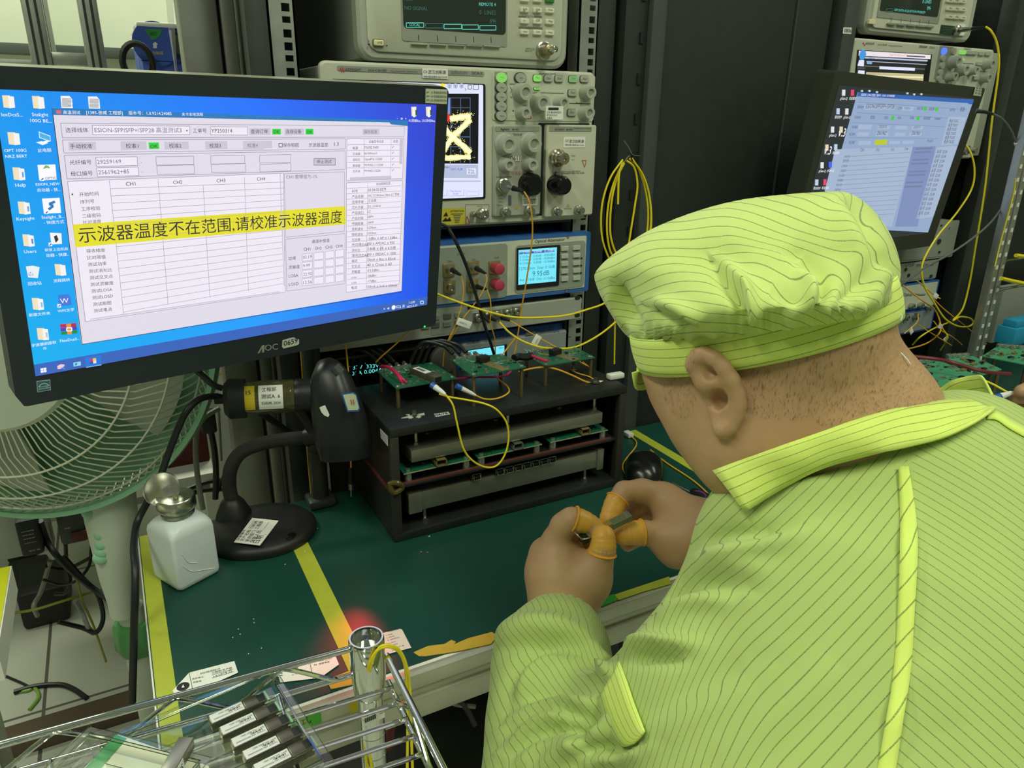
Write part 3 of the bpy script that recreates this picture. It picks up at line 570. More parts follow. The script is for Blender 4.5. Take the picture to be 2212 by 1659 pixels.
# --- power meter with blue shell
PM = Panel((0, YR+.02, 0), (1, 0, 0), (0, 0, 1), Z7)
xa2 = PM.uv(395, 1350)[0]; xb = xr-.004; zt = PM.uv(1100, 1215)[1]; zb = zt-.075
BL2 = mat('meter_blue', (34, 82, 160), .4); SILV = mat('meter_face', (150, 158, 158), .45, .1)
t = thing('optical_power_meter', 'blue optical power meter with a lit cyan strip screen behind the circuit boards', 'instrument', ((xa2+xb)/2, 1.2, zb))
m_ = MB(); m_.box(xa2, xb, YR+.022, YR+.25, zb, zt, BL2, .004); m_.build('case', t)
m_ = PM.mb(); p0 = PM.uv(495, 1350); p1 = PM.uv(1690, 1235); m_.rr(p0[0], p1[0], zb+.004, zt-.012, -.003, .008, .004, SILV, .003, .004); m_.build('face_plate', t)
m_ = PM.mb(); PM.T(m_, 'MU8101  Optical Power Meter', 555, 1372, 1090, 1300, INK, .0085); PM.T(m_, 'Join-MU', 1370, 1255, 1520, 1238, INK, .0085); PM.T(m_, '武', 1530, 1238, 1595, 1228, INKB, .0085)
PM.Q(m_, [(1215, 1245), (1320, 1228), (1320, 1262), (1215, 1280)], INKG, .0085); m_.build('lettering', t)
m_ = PM.mb(); PM.Q(m_, [(548, 1440), (1000, 1372), (1000, 1530), (548, 1600)], BPL, .0083); PM.Q(m_, [(560, 1446), (970, 1385), (972, 1515), (562, 1580)], CY, .0088); PM.T(m_, '-0.36dBm', 670, 1512, 785, 1496, cq, .0091); PM.T(m_, 'PW', 580, 1482, 645, 1475, cq, .0091); PM.T(m_, 'dBm', 905, 1428, 958, 1420, cq, .0091); m_.build('screen', t)
bx((xl+.036, 1.045, zb-.012), (xr-.002, 1.5, zb-.001), BLK).solo('rack_tray', 'black rack tray carrying the blue power meter', 'tray')
# --- bench power supply with fluorescent digits, deep in the rack
PV = Panel((0, 1.075, 0), (1, 0, 0), (0, 0, 1), Z4)
p0 = PV.uv(830, 1310); p1 = PV.uv(1700, 1530); ztray = zb-.013
t = thing('power_supply', 'dark power supply with glowing turquoise digits left behind the circuit boards', 'power supply', ((p0[0]+p1[0])/2, 1.15, p1[1]))
m_ = MB(); m_.box(p0[0], p1[0]+.05, 1.087, 1.35, p1[1]+.001, p0[1]+.004, BPL, .003); m_.build('case', t)
m_ = PV.mb(); m_.rr(p0[0], p1[0]+.05, p1[1]+.001, p0[1]+.004, -.01, 0, .004, BPLM); PV.R(m_, 1085, 1318, 1640, 1510, 0, .001, mat('vfd_glass', (14, 17, 22), .15, var=0), .003); m_.build('front_panel', t)
VF = glow((110, 245, 235), .9); m_ = PV.mb(); PV.T(m_, '333V  333V', 1128, 1408, 1408, 1385, VF, .0015, .9); PV.T(m_, '0.01A 0.004A', 1100, 1470, 1440, 1425, VF, .0015, .9)
for x, y in ((1210, 1360), (1280, 1350), (1450, 1325), (1500, 1360), (1105, 1372)): PV.T(m_, '1', x-5, y, x+2, y, VF, .0015)
PV.T(m_, 'CV', 1175, 1505, 1215, 1500, INKG, .0015); PV.T(m_, 'OUT', 1345, 1485, 1390, 1480, INKG, .0015); m_.build('digit_display', t)
# grey shelf plate above it and a round black blower cap
p = AY(*Z4(780, 1205), 1.03); q = AY(*Z4(1560, 1250), 1.03)
bx((xl+.036, 1.03, q.z), (xa2-.012, 1.36, q.z+.004), DGREY, .001).solo('shelf_plate', 'grey metal shelf plate above the turquoise-digit power supply', 'shelf')
m_ = MB(); c_ = AY(*Z7(300, 1560), 1.03); m_.lathe([(.024, 0), (.024, .008), (.018, .012), (0, .012)], mat('grey_disc', (84, 84, 78), .5), 30, Matrix.Translation(c_) @ Matrix.Rotation(PI/2, 4, 'X')); m_.solo('round_knob', 'round grey disc on the rack left of the cyan power meter', 'knob')
# ------------------------------------------------------------------ black cabinets between the two racks
x0 = AY(1402, 100, 1.025).x; x1 = AY(1433, 100, 1.025).x; x2 = AY(1713, 100, 1.025).x; x3 = AY(1826, 100, 1.025).x
t = thing('black_cabinet', 'tall black steel cabinet between the two instrument racks', 'cabinet', ((x0+x3)/2, 1.3, 0))
bx((x0, 1.02, 0), (x1, 1.6, 2.1), DGREY, .004).build('edge_post', t)
bx((x1+.001, 1.028, 0), (x2-.001, 1.58, 2.1), BLKD, .003).build('door_panel', t)
bx((x2, 1.026, 0), (x2+.003, 1.58, 2.1), DGREY, 0).build('seam_strip', t)
bx((x2+.004, 1.028, 0), (x3-.045, 1.58, 2.1), BLKD, .003).build('door_panel', t)
xs = AY(1300, 100, 1.04).x
bx((xs+.035, 1.03, 0), (x0-.002, 1.5, 2.1), BLKD, .002).build('hinge_side', t)
m_ = MB()
for k in range(9):
    z = 1.05+k*.06; m_.box(x0-.016, x0-.009, 1.0275, 1.0295, z, z+.016, BRUB)
m_.build('slot_holes', t)
# ------------------------------------------------------------------ big monitor
def pose(a, b_, g):
    a, b_, g = map(math.radians, (a, b_, g))
    return Matrix.Rotation(a, 3, 'Z') @ Matrix.Rotation(b_, 3, 'X') @ Matrix.Rotation(g, 3, 'Y')
_m = pose(15.44, 8.07, .7)
PX = Panel((.1477, .8798, 1.1818), _m @ Vector((1, 0, 0)), _m @ Vector((0, 0, 1)))
MONB = mat('monitor_black', (40, 47, 54), .38, var=.04)
t = thing('monitor', 'large black monitor with a blue desktop and a yellow Chinese warning banner', 'monitor', (.15, .93, .75))
outer = [PX.uv(*p) for p in ((-86, 138), (955, 187), (962, 191), (965, 199), (938, 692), (936, 699), (930, 703), (500, 785), (58, 874), (50, 874), (43, 866), (31, 852))]
m_ = PX.mb(); m_.prism(outer, -.022, .004, MONB); cx_, cy_ = (PX.uv(0, 500)[0]+PX.uv(930, 500)[0])/2, 0
back = [(p[0]*.94, p[1]*.9) for p in outer]
m_.prism(back, -.036, -.022, MONB); m_.build('housing', t)
m_ = PX.mb(); a = PX.uv(-86, 138); b_ = PX.uv(955, 187); m_.quad([(a[0], a[1]+.0004, .003), (b_[0], b_[1]+.0004, .003), (b_[0], b_[1]+.0004, -.02), (a[0], a[1]+.0004, -.02)], mat('bezel_top_highlight', (150, 152, 132), .3)); m_.build('top_edge_highlight', t)  # pale strip: highlight on the black housing's top edge, painted as colour
m_ = PX.mb(); m_.box(-.05, .05, -.06, .06, -.062, -.036, MONB, .006); m_.build('mount_block', t)
m_ = MB(); c_ = PX.M @ Vector((0, -.02, -.05)); e_ = Vector((c_.x+.078, .992, .76)); m_.tube([c_, c_+Vector((.01, .03, -.03)), Vector((e_.x, .992, c_.z-.12)), e_], .013, BLK, 12, sm=5); m_.box(e_.x-.02, e_.x+.02, .974, 1.012, .7508, .765, BLK, .005); m_.build('stand_neck', t)
# screen picture
SB = [(-18, 191), (938, 225), (918, 656), (74, 809)]
B1 = glow((18, 150, 240)); B2 = glow((38, 104, 250)); B3 = glow((44, 70, 210)); B4 = glow((32, 88, 232)); B5 = glow((18, 176, 245)); B6 = glow((38, 158, 255))
bgm = bpy.data.materials.new('desktop_blue'); bgm.use_nodes = True; nt = bgm.node_tree; bb = nt.nodes['Principled BSDF']; bb.inputs['Base Color'].default_value = (.01, .01, .01, 1)
at_ = nt.nodes.new('ShaderNodeVertexColor'); at_.layer_name = 'screen_colour'; nt.links.new(at_.outputs[0], bb.inputs['Emission Color']); bb.inputs['Emission Strength'].default_value = 1
m_ = PX.mb()
def lerp2(u, v): 
    t0 = Vector(PX.uv(*SB[0]))*(1-u)+Vector(PX.uv(*SB[1]))*u; t1 = Vector(PX.uv(*SB[3]))*(1-u)+Vector(PX.uv(*SB[2]))*u; return t0*(1-v)+t1*v
NU, NV = 16, 8
vs = [(*lerp2(i/NU, j/NV), .0046) for j in range(NV+1) for i in range(NU+1)]
fs = [(j*(NU+1)+i, (j+1)*(NU+1)+i, (j+1)*(NU+1)+i+1, j*(NU+1)+i+1) for j in range(NV) for i in range(NU)]
m_.add(vs, fs, bgm)
UI = glow((226, 220, 234)); UIW = glow((240, 234, 246)); UIG = glow((204, 198, 214)); UT = glow((46, 44, 58)); UTG = glow((110, 108, 124)); UL = glow((150, 146, 162)); WH = glow((250, 250, 255)); TB = glow((62, 110, 200)); TITLE = glow((44, 122, 188)); GRN = glow((58, 214, 72)); YEL = glow((230, 224, 50)); FOLD = glow((240, 226, 190)); FOLD2 = glow((246, 244, 244))
z0, z1, z2, z3 = .0049, .0052, .0055, .0058
def q1(pts, mt, z=z1): PX.z = ID; PX.Q(m_, pts, mt, z)
# task bar
q1([(70, 784), (919, 638), (918, 656), (74, 809)], glow((58, 102, 190)), z0)
PX.z = Z3; PX.Q(m_, [(712, 1062), (845, 1040), (852, 1122), (720, 1146)], glow((40, 120, 220)), z1); PX.L(m_, 720, 1143, 852, 1121, .0008, glow((150, 200, 250)), z2)
for (x, y) in ((332, 1152), (358, 1148), (334, 1172), (360, 1168)): PX.Q(m_, [(x, y), (x+23, y-4), (x+24, y+14), (x+1, y+17)], WH, z2)
PX.Q(m_, [(475, 1130), (505, 1115), (535, 1118), (538, 1130), (505, 1155), (478, 1158)], glow((240, 200, 210)), z2); PX.L(m_, 512, 1145, 540, 1155, .0012, glow((90, 150, 230)), z2)
PX.Q(m_, [(612, 1102), (674, 1092), (676, 1125), (614, 1136)], glow((150, 220, 240)), z2); PX.Q(m_, [(625, 1108), (645, 1105), (640, 1122), (626, 1125)], glow((40, 110, 190)), z3)
for (x, y, c_) in ((750, 1072, (210, 60, 80)), (778, 1067, (250, 200, 90)), (752, 1094, (60, 80, 190)), (780, 1088, (240, 230, 220))): PX.Q(m_, [(x, y), (x+26, y-4), (x+28, y+18), (x+2, y+22)], glow(c_), z2)
PX.z = Z4
PX.T(m_, '15:09', 1680, 768, 1730, 760, WH, z2); PX.T(m_, '2025-3-24', 1652, 808, 1752, 790, WH, z2); PX.T(m_, '英', 1610, 803, 1634, 799, WH, z2); PX.F(m_, 1785, 742, 1812, 768, .0008, WH, z2); PX.F(m_, 1556, 788, 1594, 806, .0007, WH, z2)
PX.T(m_, '^', 1430, 838, 1450, 834, WH, z2, 1.0); u = PX.uv(1527, 802); m_.lathe([(.0032, 0), (.0032, .0001)], WH, 14, Matrix.Translation((u[0], u[1], z2))); PX.Q(m_, [(1468, 810), (1478, 806), (1484, 798), (1484, 822), (1478, 816), (1468, 818)], WH, z2)
# window
q1([(109, 231), (876, 262), (863, 626), (173, 740)], UI, z0)
q1([(108, 231), (876, 259), (876, 271), (839, 267), (836, 263), (109, 246)], TITLE, z1)
for a, c_ in (((109, 232), (174, 740)), ((174, 740), (863, 628))): PX.z = ID; PX.L(m_, *a, *c_, .0006, UT, z1)
PX.z = Z1
PX.Q(m_, [(463, 418), (507, 420), (508, 450), (466, 448)], glow((220, 110, 110)), z2)
for s_, x0, x1, y0, y1 in (('高温测试', 525, 670, 450, 453), ('[1385-张威 工程部]', 722, 1030, 452, 456), ('版本号：1.0.9214.24085', 1080, 1446, 456, 461), ('未卡本地流程', 1532, 1714, 466, 468)): PX.T(m_, s_, x0, y0, x1, y1, WH, z2)
def fr(z, x0, y0, x1, y1, x2, y2, x3, y3, fill=None, wd=.0005):
    PX.z = z
    if fill: PX.Q(m_, [(x0, y0), (x1, y1), (x2, y2), (x3, y3)], fill, z1)
    for a in ((x0, y0, x1, y1), (x1, y1, x2, y2), (x2, y2, x3, y3), (x3, y3, x0, y0)): PX.L(m_, *a, wd, UL, z2)
fr(ID, 127, 264, 868, 271, 867, 294, 131, 295.5); fr(ID, 131, 300, 741, 298, 740, 320, 134, 328)
fr(ID, 135, 333, 740, 324, 740, 364, 141, 384); fr(ID, 142, 389, 607, 372, 611, 628, 181, 691, UIW)
fr(ID, 609, 373, 739, 369, 739, 497, 612, 510); fr(ID, 612, 514, 740, 502, 740, 610, 615, 626)
fr(ID, 744, 298, 867, 298, 864, 384, 743, 388, UIW); fr(ID, 743, 393, 864, 388, 857, 611, 743, 629, UIW)
fr(Z1, 770, 548, 1600, 555, 1600, 628, 775, 628, UIW); fr(Z1, 1775, 560, 2092, 563, 2092, 632, 1778, 630, UIW)
PX.Q(m_, [(1567, 588), (1583, 588), (1575, 602)], UT, z3)
fr(Z1, 800, 820, 1152, 814, 1158, 888, 806, 897, UIW); fr(Z1, 808, 908, 1160, 902, 1166, 974, 816, 985, UIW)
for zf in ((1312, 815, 1634, 809, 1636, 880, 1316, 886), (1320, 892, 1638, 884, 1641, 960, 1325, 966), (1778, 808, 2068, 803, 2070, 872, 1782, 878), (1784, 880, 2074, 874, 2076, 944, 1788, 950)): fr(Z1, *zf)
fr(Z2, 246, 812, 543, 802, 543, 878, 248, 884); fr(Z2, 248, 898, 545, 888, 545, 960, 250, 970)
PX.z = Z1
for x0, x1, y0, y1 in ((568, 802, 690, 760), (1012, 1232, 685, 757), (1384, 1590, 688, 753), (1732, 1920, 685, 752), (2052, 2300, 683, 745)): PX.Q(m_, [(x0, y0), (x1, y0-2), (x1+4, y1-2), (x0+4, y1+2)], UIG, z1)
PX.Q(m_, [(1250, 695), (1338, 693), (1342, 748), (1256, 750)], GRN, z1); PX.T(m_, 'OK', 1266, 742, 1330, 740, UT, z2)
for s_, x0, x1, y0, y1, mt in (('选择线体', 546, 738, 606, 604, UT), ('ESION-SFP/SFP+/SFP28 高温测试3', 792, 1532, 606, 608, UTG), ('工单号', 1628, 1744, 608, 609, UT), ('YP250314', 1784, 1962, 610, 610, UT), ('手动校准', 584, 772, 742, 740, UT), ('校准1', 1058, 1165, 740, 739, UT), ('校准2', 1426, 1530, 738, 737, UT), ('校准3', 1768, 1866, 738, 736, UT), ('校准4', 2090, 2180, 735, 733, UTG), ('光纤编号', 580, 766, 880, 876, UT), ('29259169', 814, 1018, 876, 870, UTG), ('1', 1188, 1198, 868, 868, UT), ('母口编号', 590, 776, 976, 970, UT), ('2561962+85', 824, 1086, 964, 956, UTG), ('1', 1196, 1206, 954, 954, UT), ('CH1', 1058, 1140, 1062, 1058, UT), ('CH2', 1460, 1538, 1048, 1044, UT), ('CH3', 1830, 1904, 1034, 1030, UT)): PX.T(m_, s_, x0, y0, x1, y1, mt, z2)
PX.z = Z2
PX.T(m_, 'CH4', 222, 1053, 300, 1050, UT, z2)
for x0, x1, y0, y1, tx, mt, a, c_, yy in ((150, 350, 552, 620, '查询订单', UT, 163, 325, 602), (485, 672, 556, 622, '连接设备', UT, 496, 645, 602), (1230, 1390, 558, 618, '保存校准', UTG, 1240, 1366, 604), (765, 970, 842, 906, '停止测试', UT, 792, 932, 888), (90, 290, 682, 756, '', UT, 0, 0, 0)):
    PX.Q(m_, [(x0, y0+2), (x1, y0), (x1, y1-2), (x0, y1)], UIG, z1)
    if tx: PX.T(m_, tx, a, yy, c_, yy-2, mt, z2)
    if tx == '停止测试': PX.F(m_, x0, y0, x1, y1, .0006, UTG, z2)
for x0, x1, y0, y1 in ((368, 450, 560, 614), (686, 761, 560, 614)): PX.Q(m_, [(x0, y0), (x1, y0), (x1, y1), (x0, y1)], GRN, z1); PX.T(m_, 'OK', x0+10, y1-10, x1-12, y1-11, UT, z2)
PX.F(m_, 430, 698, 465, 732, .0006, UT, z2); PX.T(m_, '保存眼图', 470, 732, 620, 730, UT, z2); PX.T(m_, '示波器温度:', 715, 730, 905, 727, UT, z2); PX.T(m_, '1.3', 958, 724, 1000, 722, UT, z2); PX.T(m_, 'CH1:套模值为-1%', 500, 1034, 796, 1028, UTG, z2)
PX.T(m_, '-', 1556, 470, 1570, 470, WH, z2); PX.F(m_, 1596, 458, 1608, 470, .0006, WH, z2); PX.T(m_, 'x', 1636, 470, 1648, 470, WH, z2)
# device table
for i, (a, c_, y) in enumerate((('电源', 'IT6302,9600', 756), ('示波器', '86100New,D', 810), ('误码仪', 'Opte8*4,115200', 866), ('衰减器', 'MV9302-1,115200', 922), ('光开关', 'MV9402,115200', 976))):
    PX.T(m_, a, 1134, y, 1184 if i == 0 else 1206, y-1, UT, z2); x1 = (1380, 1368, 1415, 1425, 1400)[i]; PX.T(m_, c_, 1246, y-6, x1, y-8, UT, z2); PX.T(m_, '✓', 1505, y-8, 1528, y-9, UT, z2)
    PX.L(m_, 1082, y-44, 1590, y-46, .0004, UL, z2)
PX.L(m_, 1245, 662, 1240, 1005, .0004, UL, z2); PX.L(m_, 1502, 662, 1495, 1000, .0004, UL, z2); PX.T(m_, '设备型号信息', 1288, 693, 1430, 692, UT, z2); PX.T(m_, '状态', 1520, 692, 1568, 691, UT, z2)
PX.Q(m_, [(1583, 660), (1616, 660), (1608, 895), (1580, 895)], UIG, z2); PX.Q(m_, [(1110, 1022), (1505, 1006), (1503, 1036), (1108, 1055)], UIG, z2)
# specification table
rows = (('料号', '03.04.02.0579'), ('产品名称', '10G T27/R33nm 20km LC 常规'), ('应用环境', '工业级'), ('芯片方案', 'ZZ_UX3261'), ('产品接口', 'LC'), ('产品封装', 'SFP+'), ('传输距离', '20KM'), ('发射波长', '1270nm'), ('接收波长', '1310nm'), ('光功率', '-1dBm ≤ AP ≤ 1.5dBm'), ('光功率DAC', '150 ≤ APDAC ≤ 950'), ('消光比', '3.8dB ≤ ER ≤ 6.5dB'), ('消光比DAC', '150 ≤ ERDAC ≤ 1000'), ('偏流', '20mA ≤ Bias ≤ 85mA'), ('交叉点', '40 ≤ Cross ≤ 60'), ('灵敏度', '-15.5dBm'), ('LOSA', '-28dBm'), ('LOSD', '-17dBm'), ('电流', '150mA ≤ ImA ≤ 350mA'))
PX.z = ID
def rowy(i): return 411.5+i*11.62 if i < 9 else 516.1+(i-9)*11.6
for i, (a, c_) in enumerate(rows):
    y = 414+i*11.62 if i <= 9 else 414+i*11.55; xl_ = 755-i*.05
    PX.T(m_, a, xl_, y, xl_+6.2*len(a) if not a.isascii() else xl_+len(a)*2.8, y-.7, UT, z2)
    w_ = sum(3.0 if ord(k) < 128 else 6 for k in c_); PX.T(m_, c_, 789.5-i*.12, y-2.6, min(857, 789.5+w_), y-3.6-w_*.03, UT, z2)
    PX.L(m_, 744, y-9.0, 861-i*.1, y-15-i*.2, .0004, UL, z2)
PX.L(m_, 789, 392, 786, 622, .0004, UL, z2); PX.T(m_, '测试规格信息', 807, 398, 838, 396, UT, z2)
# main table
PX.z = ID
for x0, y0, x1, y1 in ((232, 387, 263, 675), (337, 384, 359, 655), (434, 397, 449, 640), (523, 380, 532, 626)): PX.L(m_, x0, y0, x1, y1, .0004, UL, z2)
for i in range(18):
    ya = 405+i*15.6; yb = 391+i*12.85; xa_ = 234+(ya-405)*.112
    if i < 18: PX.L(m_, xa_, ya+ (0 if i else 0), 607, yb, .0004, UL, z2)
PX.L(m_, 600, 373, 609, 615, .0012, UIG, z2); PX.L(m_, 190, 686, 600, 627, .0012, UIG, z2)
for s_, x0, x1, y0, y1 in (('开始时间', 168, 209, 421, 419), ('序列号', 170, 200, 437, 435), ('工序校验', 172, 213, 452.5, 450), ('二级密码', 174, 214, 467.5, 465), ('比对温度', 176, 215, 481, 478.5)): PX.T(m_, s_, x0, y0, x1, y1, UT, z2)
PX.Q(m_, [(151, 414), (155, 417), (151, 420)], UT, z2)
PX.z = Z3
for s_, x0, x1, y0, y1 in (('接收精度', 724, 882, 166, 160), ('比对阈值', 730, 888, 224, 216), ('测试功率', 736, 895, 283, 273), ('测试消光比', 744, 940, 340, 326), ('测试交叉点', 752, 948, 396, 381), ('测试灵敏度', 758, 954, 453, 437), ('测试LOSA', 766, 943, 509, 492), ('测试LOSD', 774, 950, 565, 546), ('测试眼图', 780, 935, 622, 606), ('测试电流', 787, 942, 676, 660)): PX.T(m_, s_, x0, y0, x1, y1, UT, z2)
# compensation block
PX.z = Z4
PX.T(m_, '通道补偿值', 745, 188, 915, 176, UT, z2)
for i, x in enumerate((666, 773, 876, 972)): PX.T(m_, 'CH%d' % (i+1), x, 262-i*10, x+66, 258-i*10, UT, z2)
for i, (s_, v_, x1, y) in enumerate((('功率', '10.19', 594, 352), ('灵敏度', '9.99', 632, 434), ('LOSA', '22.92', 616, 516), ('LOSD', '12.56', 620, 596))):
    PX.T(m_, s_, 524+i, y, x1, y-8, UT, z2)
    for k, (a, c_) in enumerate(((653, 750), (764, 858), (873, 957), (970, 1050))):
        dy = k*12+i*2; fr(Z4, a, 294+i*80-dy, c_, 284+i*80-dy, c_+2, 350+i*80-dy, a+2, 362+i*80-dy, UIW, .0004)
    PX.T(m_, v_, 662+i, 340+i*80, 746 if i != 1 else 728, 331+i*80, UTG, z2)
# yellow banner
PX.z = ID
PX.Q(m_, [(153, 482), (741, 443), (742, 482), (159, 531)], YEL, z2)
PX.T(m_, '示波器温度不在范围,请校准示波器温度', 167, 519, 733, 476.5, UT, z3)
# desktop icons
def folder(x, y, k=1.0, zf=Z1, doc=None):
    PX.z = zf; w_, h_ = 105*k, 105*k
    PX.Q(m_, [(x, y), (x+w_*.6, y+2), (x+w_*.72, y+h_), (x+w_*.12, y+h_*.94)], FOLD, z1); PX.Q(m_, [(x+w_*.45, y+h_*.06), (x+w_*.9, y+h_*.1), (x+w_, y+h_*.95), (x+w_*.55, y+h_)], FOLD2, z2)
    if doc: PX.Q(m_, [(x+w_*.7, y+h_*.35), (x+w_*.85, y+h_*.35), (x+w_*.9, y+h_*.75), (x+w_*.75, y+h_*.75)], glow(doc), z3)
for x, y in ((5, 292), (258, 298), (50, 605), (93, 905), (138, 1195)): folder(x, y, 1.05, Z1, (120, 170, 230) if y > 800 else None)
folder(178, 12, 1.0, Z3, (90, 140, 210)); folder(258, 552, 1.0, Z3, (150, 190, 230)); folder(300, 808, 1.0, Z3, (180, 200, 220)); folder(452, 265, .95, Z3)
for x, y in ((502, 298), (735, 303)):
    PX.z = Z1; PX.Q(m_, [(x, y), (x+75, y), (x+97, y+25), (x+104, y+104), (x+8, y+102)], FOLD2, z1)
    for k in range(7): PX.L(m_, x+12, y+22+k*11, x+90, y+24+k*11, .0005, UTG, z2)
PX.z = Z1
PX.Q(m_, [(316, 600), (415, 637), (418, 685), (322, 655)], WH, z1); PX.Q(m_, [(321, 607), (411, 641), (413, 679), (326, 650)], glow((80, 180, 230)), z2); PX.Q(m_, [(293, 692), (340, 682), (398, 698), (350, 716)], WH, z1); PX.Q(m_, [(350, 686), (385, 675), (412, 684), (380, 695)], WH, z1)
PX.Q(m_, [(306, 884), (458, 880), (470, 1010), (322, 1016)], WH, z1); PX.Q(m_, [(350, 920), (372, 886), (398, 890), (414, 915), (385, 908)], glow((120, 190, 90)), z2); PX.T(m_, 'OPTIC', 372, 1008, 468, 1004, UT, z2)
PX.Q(m_, [(345, 1170), (494, 1163), (508, 1292), (362, 1298)], WH, z1)
for a in ((455, 1195, 405, 1215), (405, 1215, 440, 1232), (440, 1232, 400, 1262)): PX.L(m_, *a, .0022, glow((50, 120, 190)), z2)
PX.Q(m_, [(412, 1460), (510, 1465), (515, 1555), (425, 1560)], FOLD2, z1); PX.Q(m_, [(445, 1490), (470, 1480), (485, 1520), (460, 1545)], UT, z2)
for x, y, zf in ((330, 990, Z1), (368, 1272, Z1), (400, 1545, Z1), (475, 605, Z3)): PX.z = zf; PX.Q(m_, [(x, y), (x+30, y-2), (x+32, y+28), (x+2, y+30)], WH, z2); PX.L(m_, x+8, y+22, x+24, y+6, .001, glow((40, 110, 200)), z3)
PX.z = Z3
PX.Q(m_, [(208, 285), (265, 278), (325, 292), (310, 385), (228, 378)], glow((236, 240, 246)), z1); PX.T(m_, '♻', 228, 362, 275, 360, glow((30, 120, 210)), z2)
PX.Q(m_, [(482, 528), (565, 520), (590, 545), (598, 612), (490, 625)], glow((70, 120, 220)), z1); PX.T(m_, 'W', 502, 600, 574, 592, WH, z2)
for k, c_ in enumerate(((190, 40, 90), (70, 70, 190), (40, 140, 60))): PX.Q(m_, [(498+k*5, 778+k*32), (635+k*4, 766+k*30), (640+k*4, 796+k*28), (502+k*5, 808+k*30)], glow(c_), z1)
PX.Q(m_, [(550, 775), (590, 770), (600, 860), (562, 864)], glow((230, 150, 70)), z2); PX.F(m_, 555, 805, 597, 832, .001, WH, z3)
PX.z = Z1
for s_, x0, x1, y0, y1 in (('lexDcaS...', 0, 180, 470, 472), ('Stelight', 260, 398, 470, 472), ('100G BE...', 246, 426, 520, 524), ('OPT 100G', 26, 213, 775, 772), ('NRZ BERT', 34, 220, 824, 820), ('此电脑', 310, 424, 774, 770), ('Help', 120, 208, 1070, 1066), ('ESION_NEW', 292, 496, 1060, 1054), ('启动器 - 快...', 304, 502, 1110, 1104), ('Keysight', 130, 282, 1356, 1348), ('Stelight_B...', 342, 534, 1342, 1332), ('- 快捷方式', 362, 534, 1386, 1378), ('Users', 194, 298, 1634, 1628), ('研发上位机启', 370, 565, 1618, 1606)): PX.T(m_, s_, x0, y0, x1, y1, WH, z2)
PX.z = Z3
for s_, x0, x1, y0, y1 in (('动器 - 快捷..', 382, 572, 204, 192), ('回收站', 230, 342, 444, 436), ('流程跳转', 444, 584, 420, 408), ('新建文件夹', 236, 416, 710, 692), ('WPS文字', 480, 620, 676, 662), ('示波器抓图软', 258, 468, 968, 938), ('件', 356, 388, 994, 990), ('FlexDcaS...', 500, 668, 930, 908)): PX.T(m_, s_, x0, y0, x1, y1, WH, z2)
PX.z = Z2
for x in (1694, 1834): PX.Q(m_, [(x, 352), (x+48, 350), (x+50, 440), (x+4, 440)], FOLD, z1); PX.Q(m_, [(x+12, 362), (x+34, 362), (x+38, 450), (x+16, 448)], FOLD2, z2); PX.Q(m_, [(x+38, 380), (x+56, 380), (x+56, 432), (x+40, 432)], glow((50, 80, 60)), z2)
PX.T(m_, '5G提魔Bias', 1668, 492, 1782, 496, WH, z2); PX.T(m_, '25G降低Bias', 1794, 494, 1920, 496, WH, z2)
scr = m_.build('screen', t, smooth=0)
ca = scr.data.color_attributes.new('screen_colour', 'FLOAT_COLOR', 'POINT')
cols = np.ones((len(scr.data.vertices), 4), dtype=np.float32)
for j in range(NV+1):
    for i in range(NU+1):
        u, v = i/NU, j/NV
        tl, tr, bl, br_ = map(np.array, ((18, 150, 240), (52, 64, 205), (14, 178, 240), (30, 84, 238)))
        mid_t, mid_b = np.array((38, 112, 252)), np.array((42, 160, 255))
        f = lambda a, m, c: a*(1-2*u)+m*2*u if u < .5 else m*(2-2*u)+c*(2*u-1)
        col = f(tl, mid_t, tr)*(1-v)+f(bl, mid_b, br_)*v
        cols[j*(NU+1)+i, :3] = lin(col)
ca.data.foreach_set('color', cols.ravel())
PX.z = ID
m_ = PX.mb()   # lettering on the bezel
PX.z = Z4; SIL = mat('silver_print', (176, 178, 168), .3, .4)
PX.Q(m_, [(232, 1242), (275, 1166), (300, 1160), (297, 1230), (275, 1234), (277, 1192), (252, 1238)], SIL, .0044); PX.T(m_, 'OC', 303, 1218, 426, 1203, SIL, .0044); PX.T(m_, 'OC', 305, 1219, 428, 1204, SIL, .0045); m_.build('logo', t)
m_ = PX.mb(); m_.prism([PX.uv(*p) for p in ((472, 1118), (540, 1098), (575, 1090), (628, 1108), (630, 1150), (605, 1165), (480, 1195), (468, 1180))][::-1], .004, .0046, mat('sticker_grey_white', (206, 210, 200), .4)); PX.T(m_, '0659', 482, 1170, 615, 1138, INK, .005); m_.build('number_sticker', t, label='pale sticker reading 0659')
PX.z = Z3; m_ = PX.mb(); PX.Q(m_, [(300, 1262), (416, 1248), (424, 1340), (308, 1358)], mat('pale_rim', (190, 205, 205), .5), .0044); PX.Q(m_, [(306, 1268), (412, 1254), (418, 1334), (313, 1352)], mat('teal_sticker', (52, 112, 140), .5), .0047)
PTS = [(318, 1312), (335, 1290), (360, 1280), (385, 1282), (408, 1300)]
for a, c_ in zip(PTS, PTS[1:]): PX.L(m_, *a, *c_, .0007, INKW, .005)
PX.T(m_, 'energy', 325, 1318, 400, 1306, INKW, .005); PX.L(m_, 316, 1330, 415, 1316, .0005, INKW, .005); m_.build('energy_sticker', t, label='square teal energy sticker')
PX.z = Z2; m_ = PX.mb(); PX.Q(m_, [(1835, 178), (2042, 186), (2038, 326), (1832, 316)], mat('label_cream', (206, 212, 184), .5), .0044)
for i, s_ in enumerate(('SFP   1G 常温高温测试3#', 'SFP+ 10G 常温高温测试3#', 'SFP+ 25G 常温高温测试3#')): PX.T(m_, s_, 1840, 222+i*37, 2034, 227+i*37, INK, .0048)
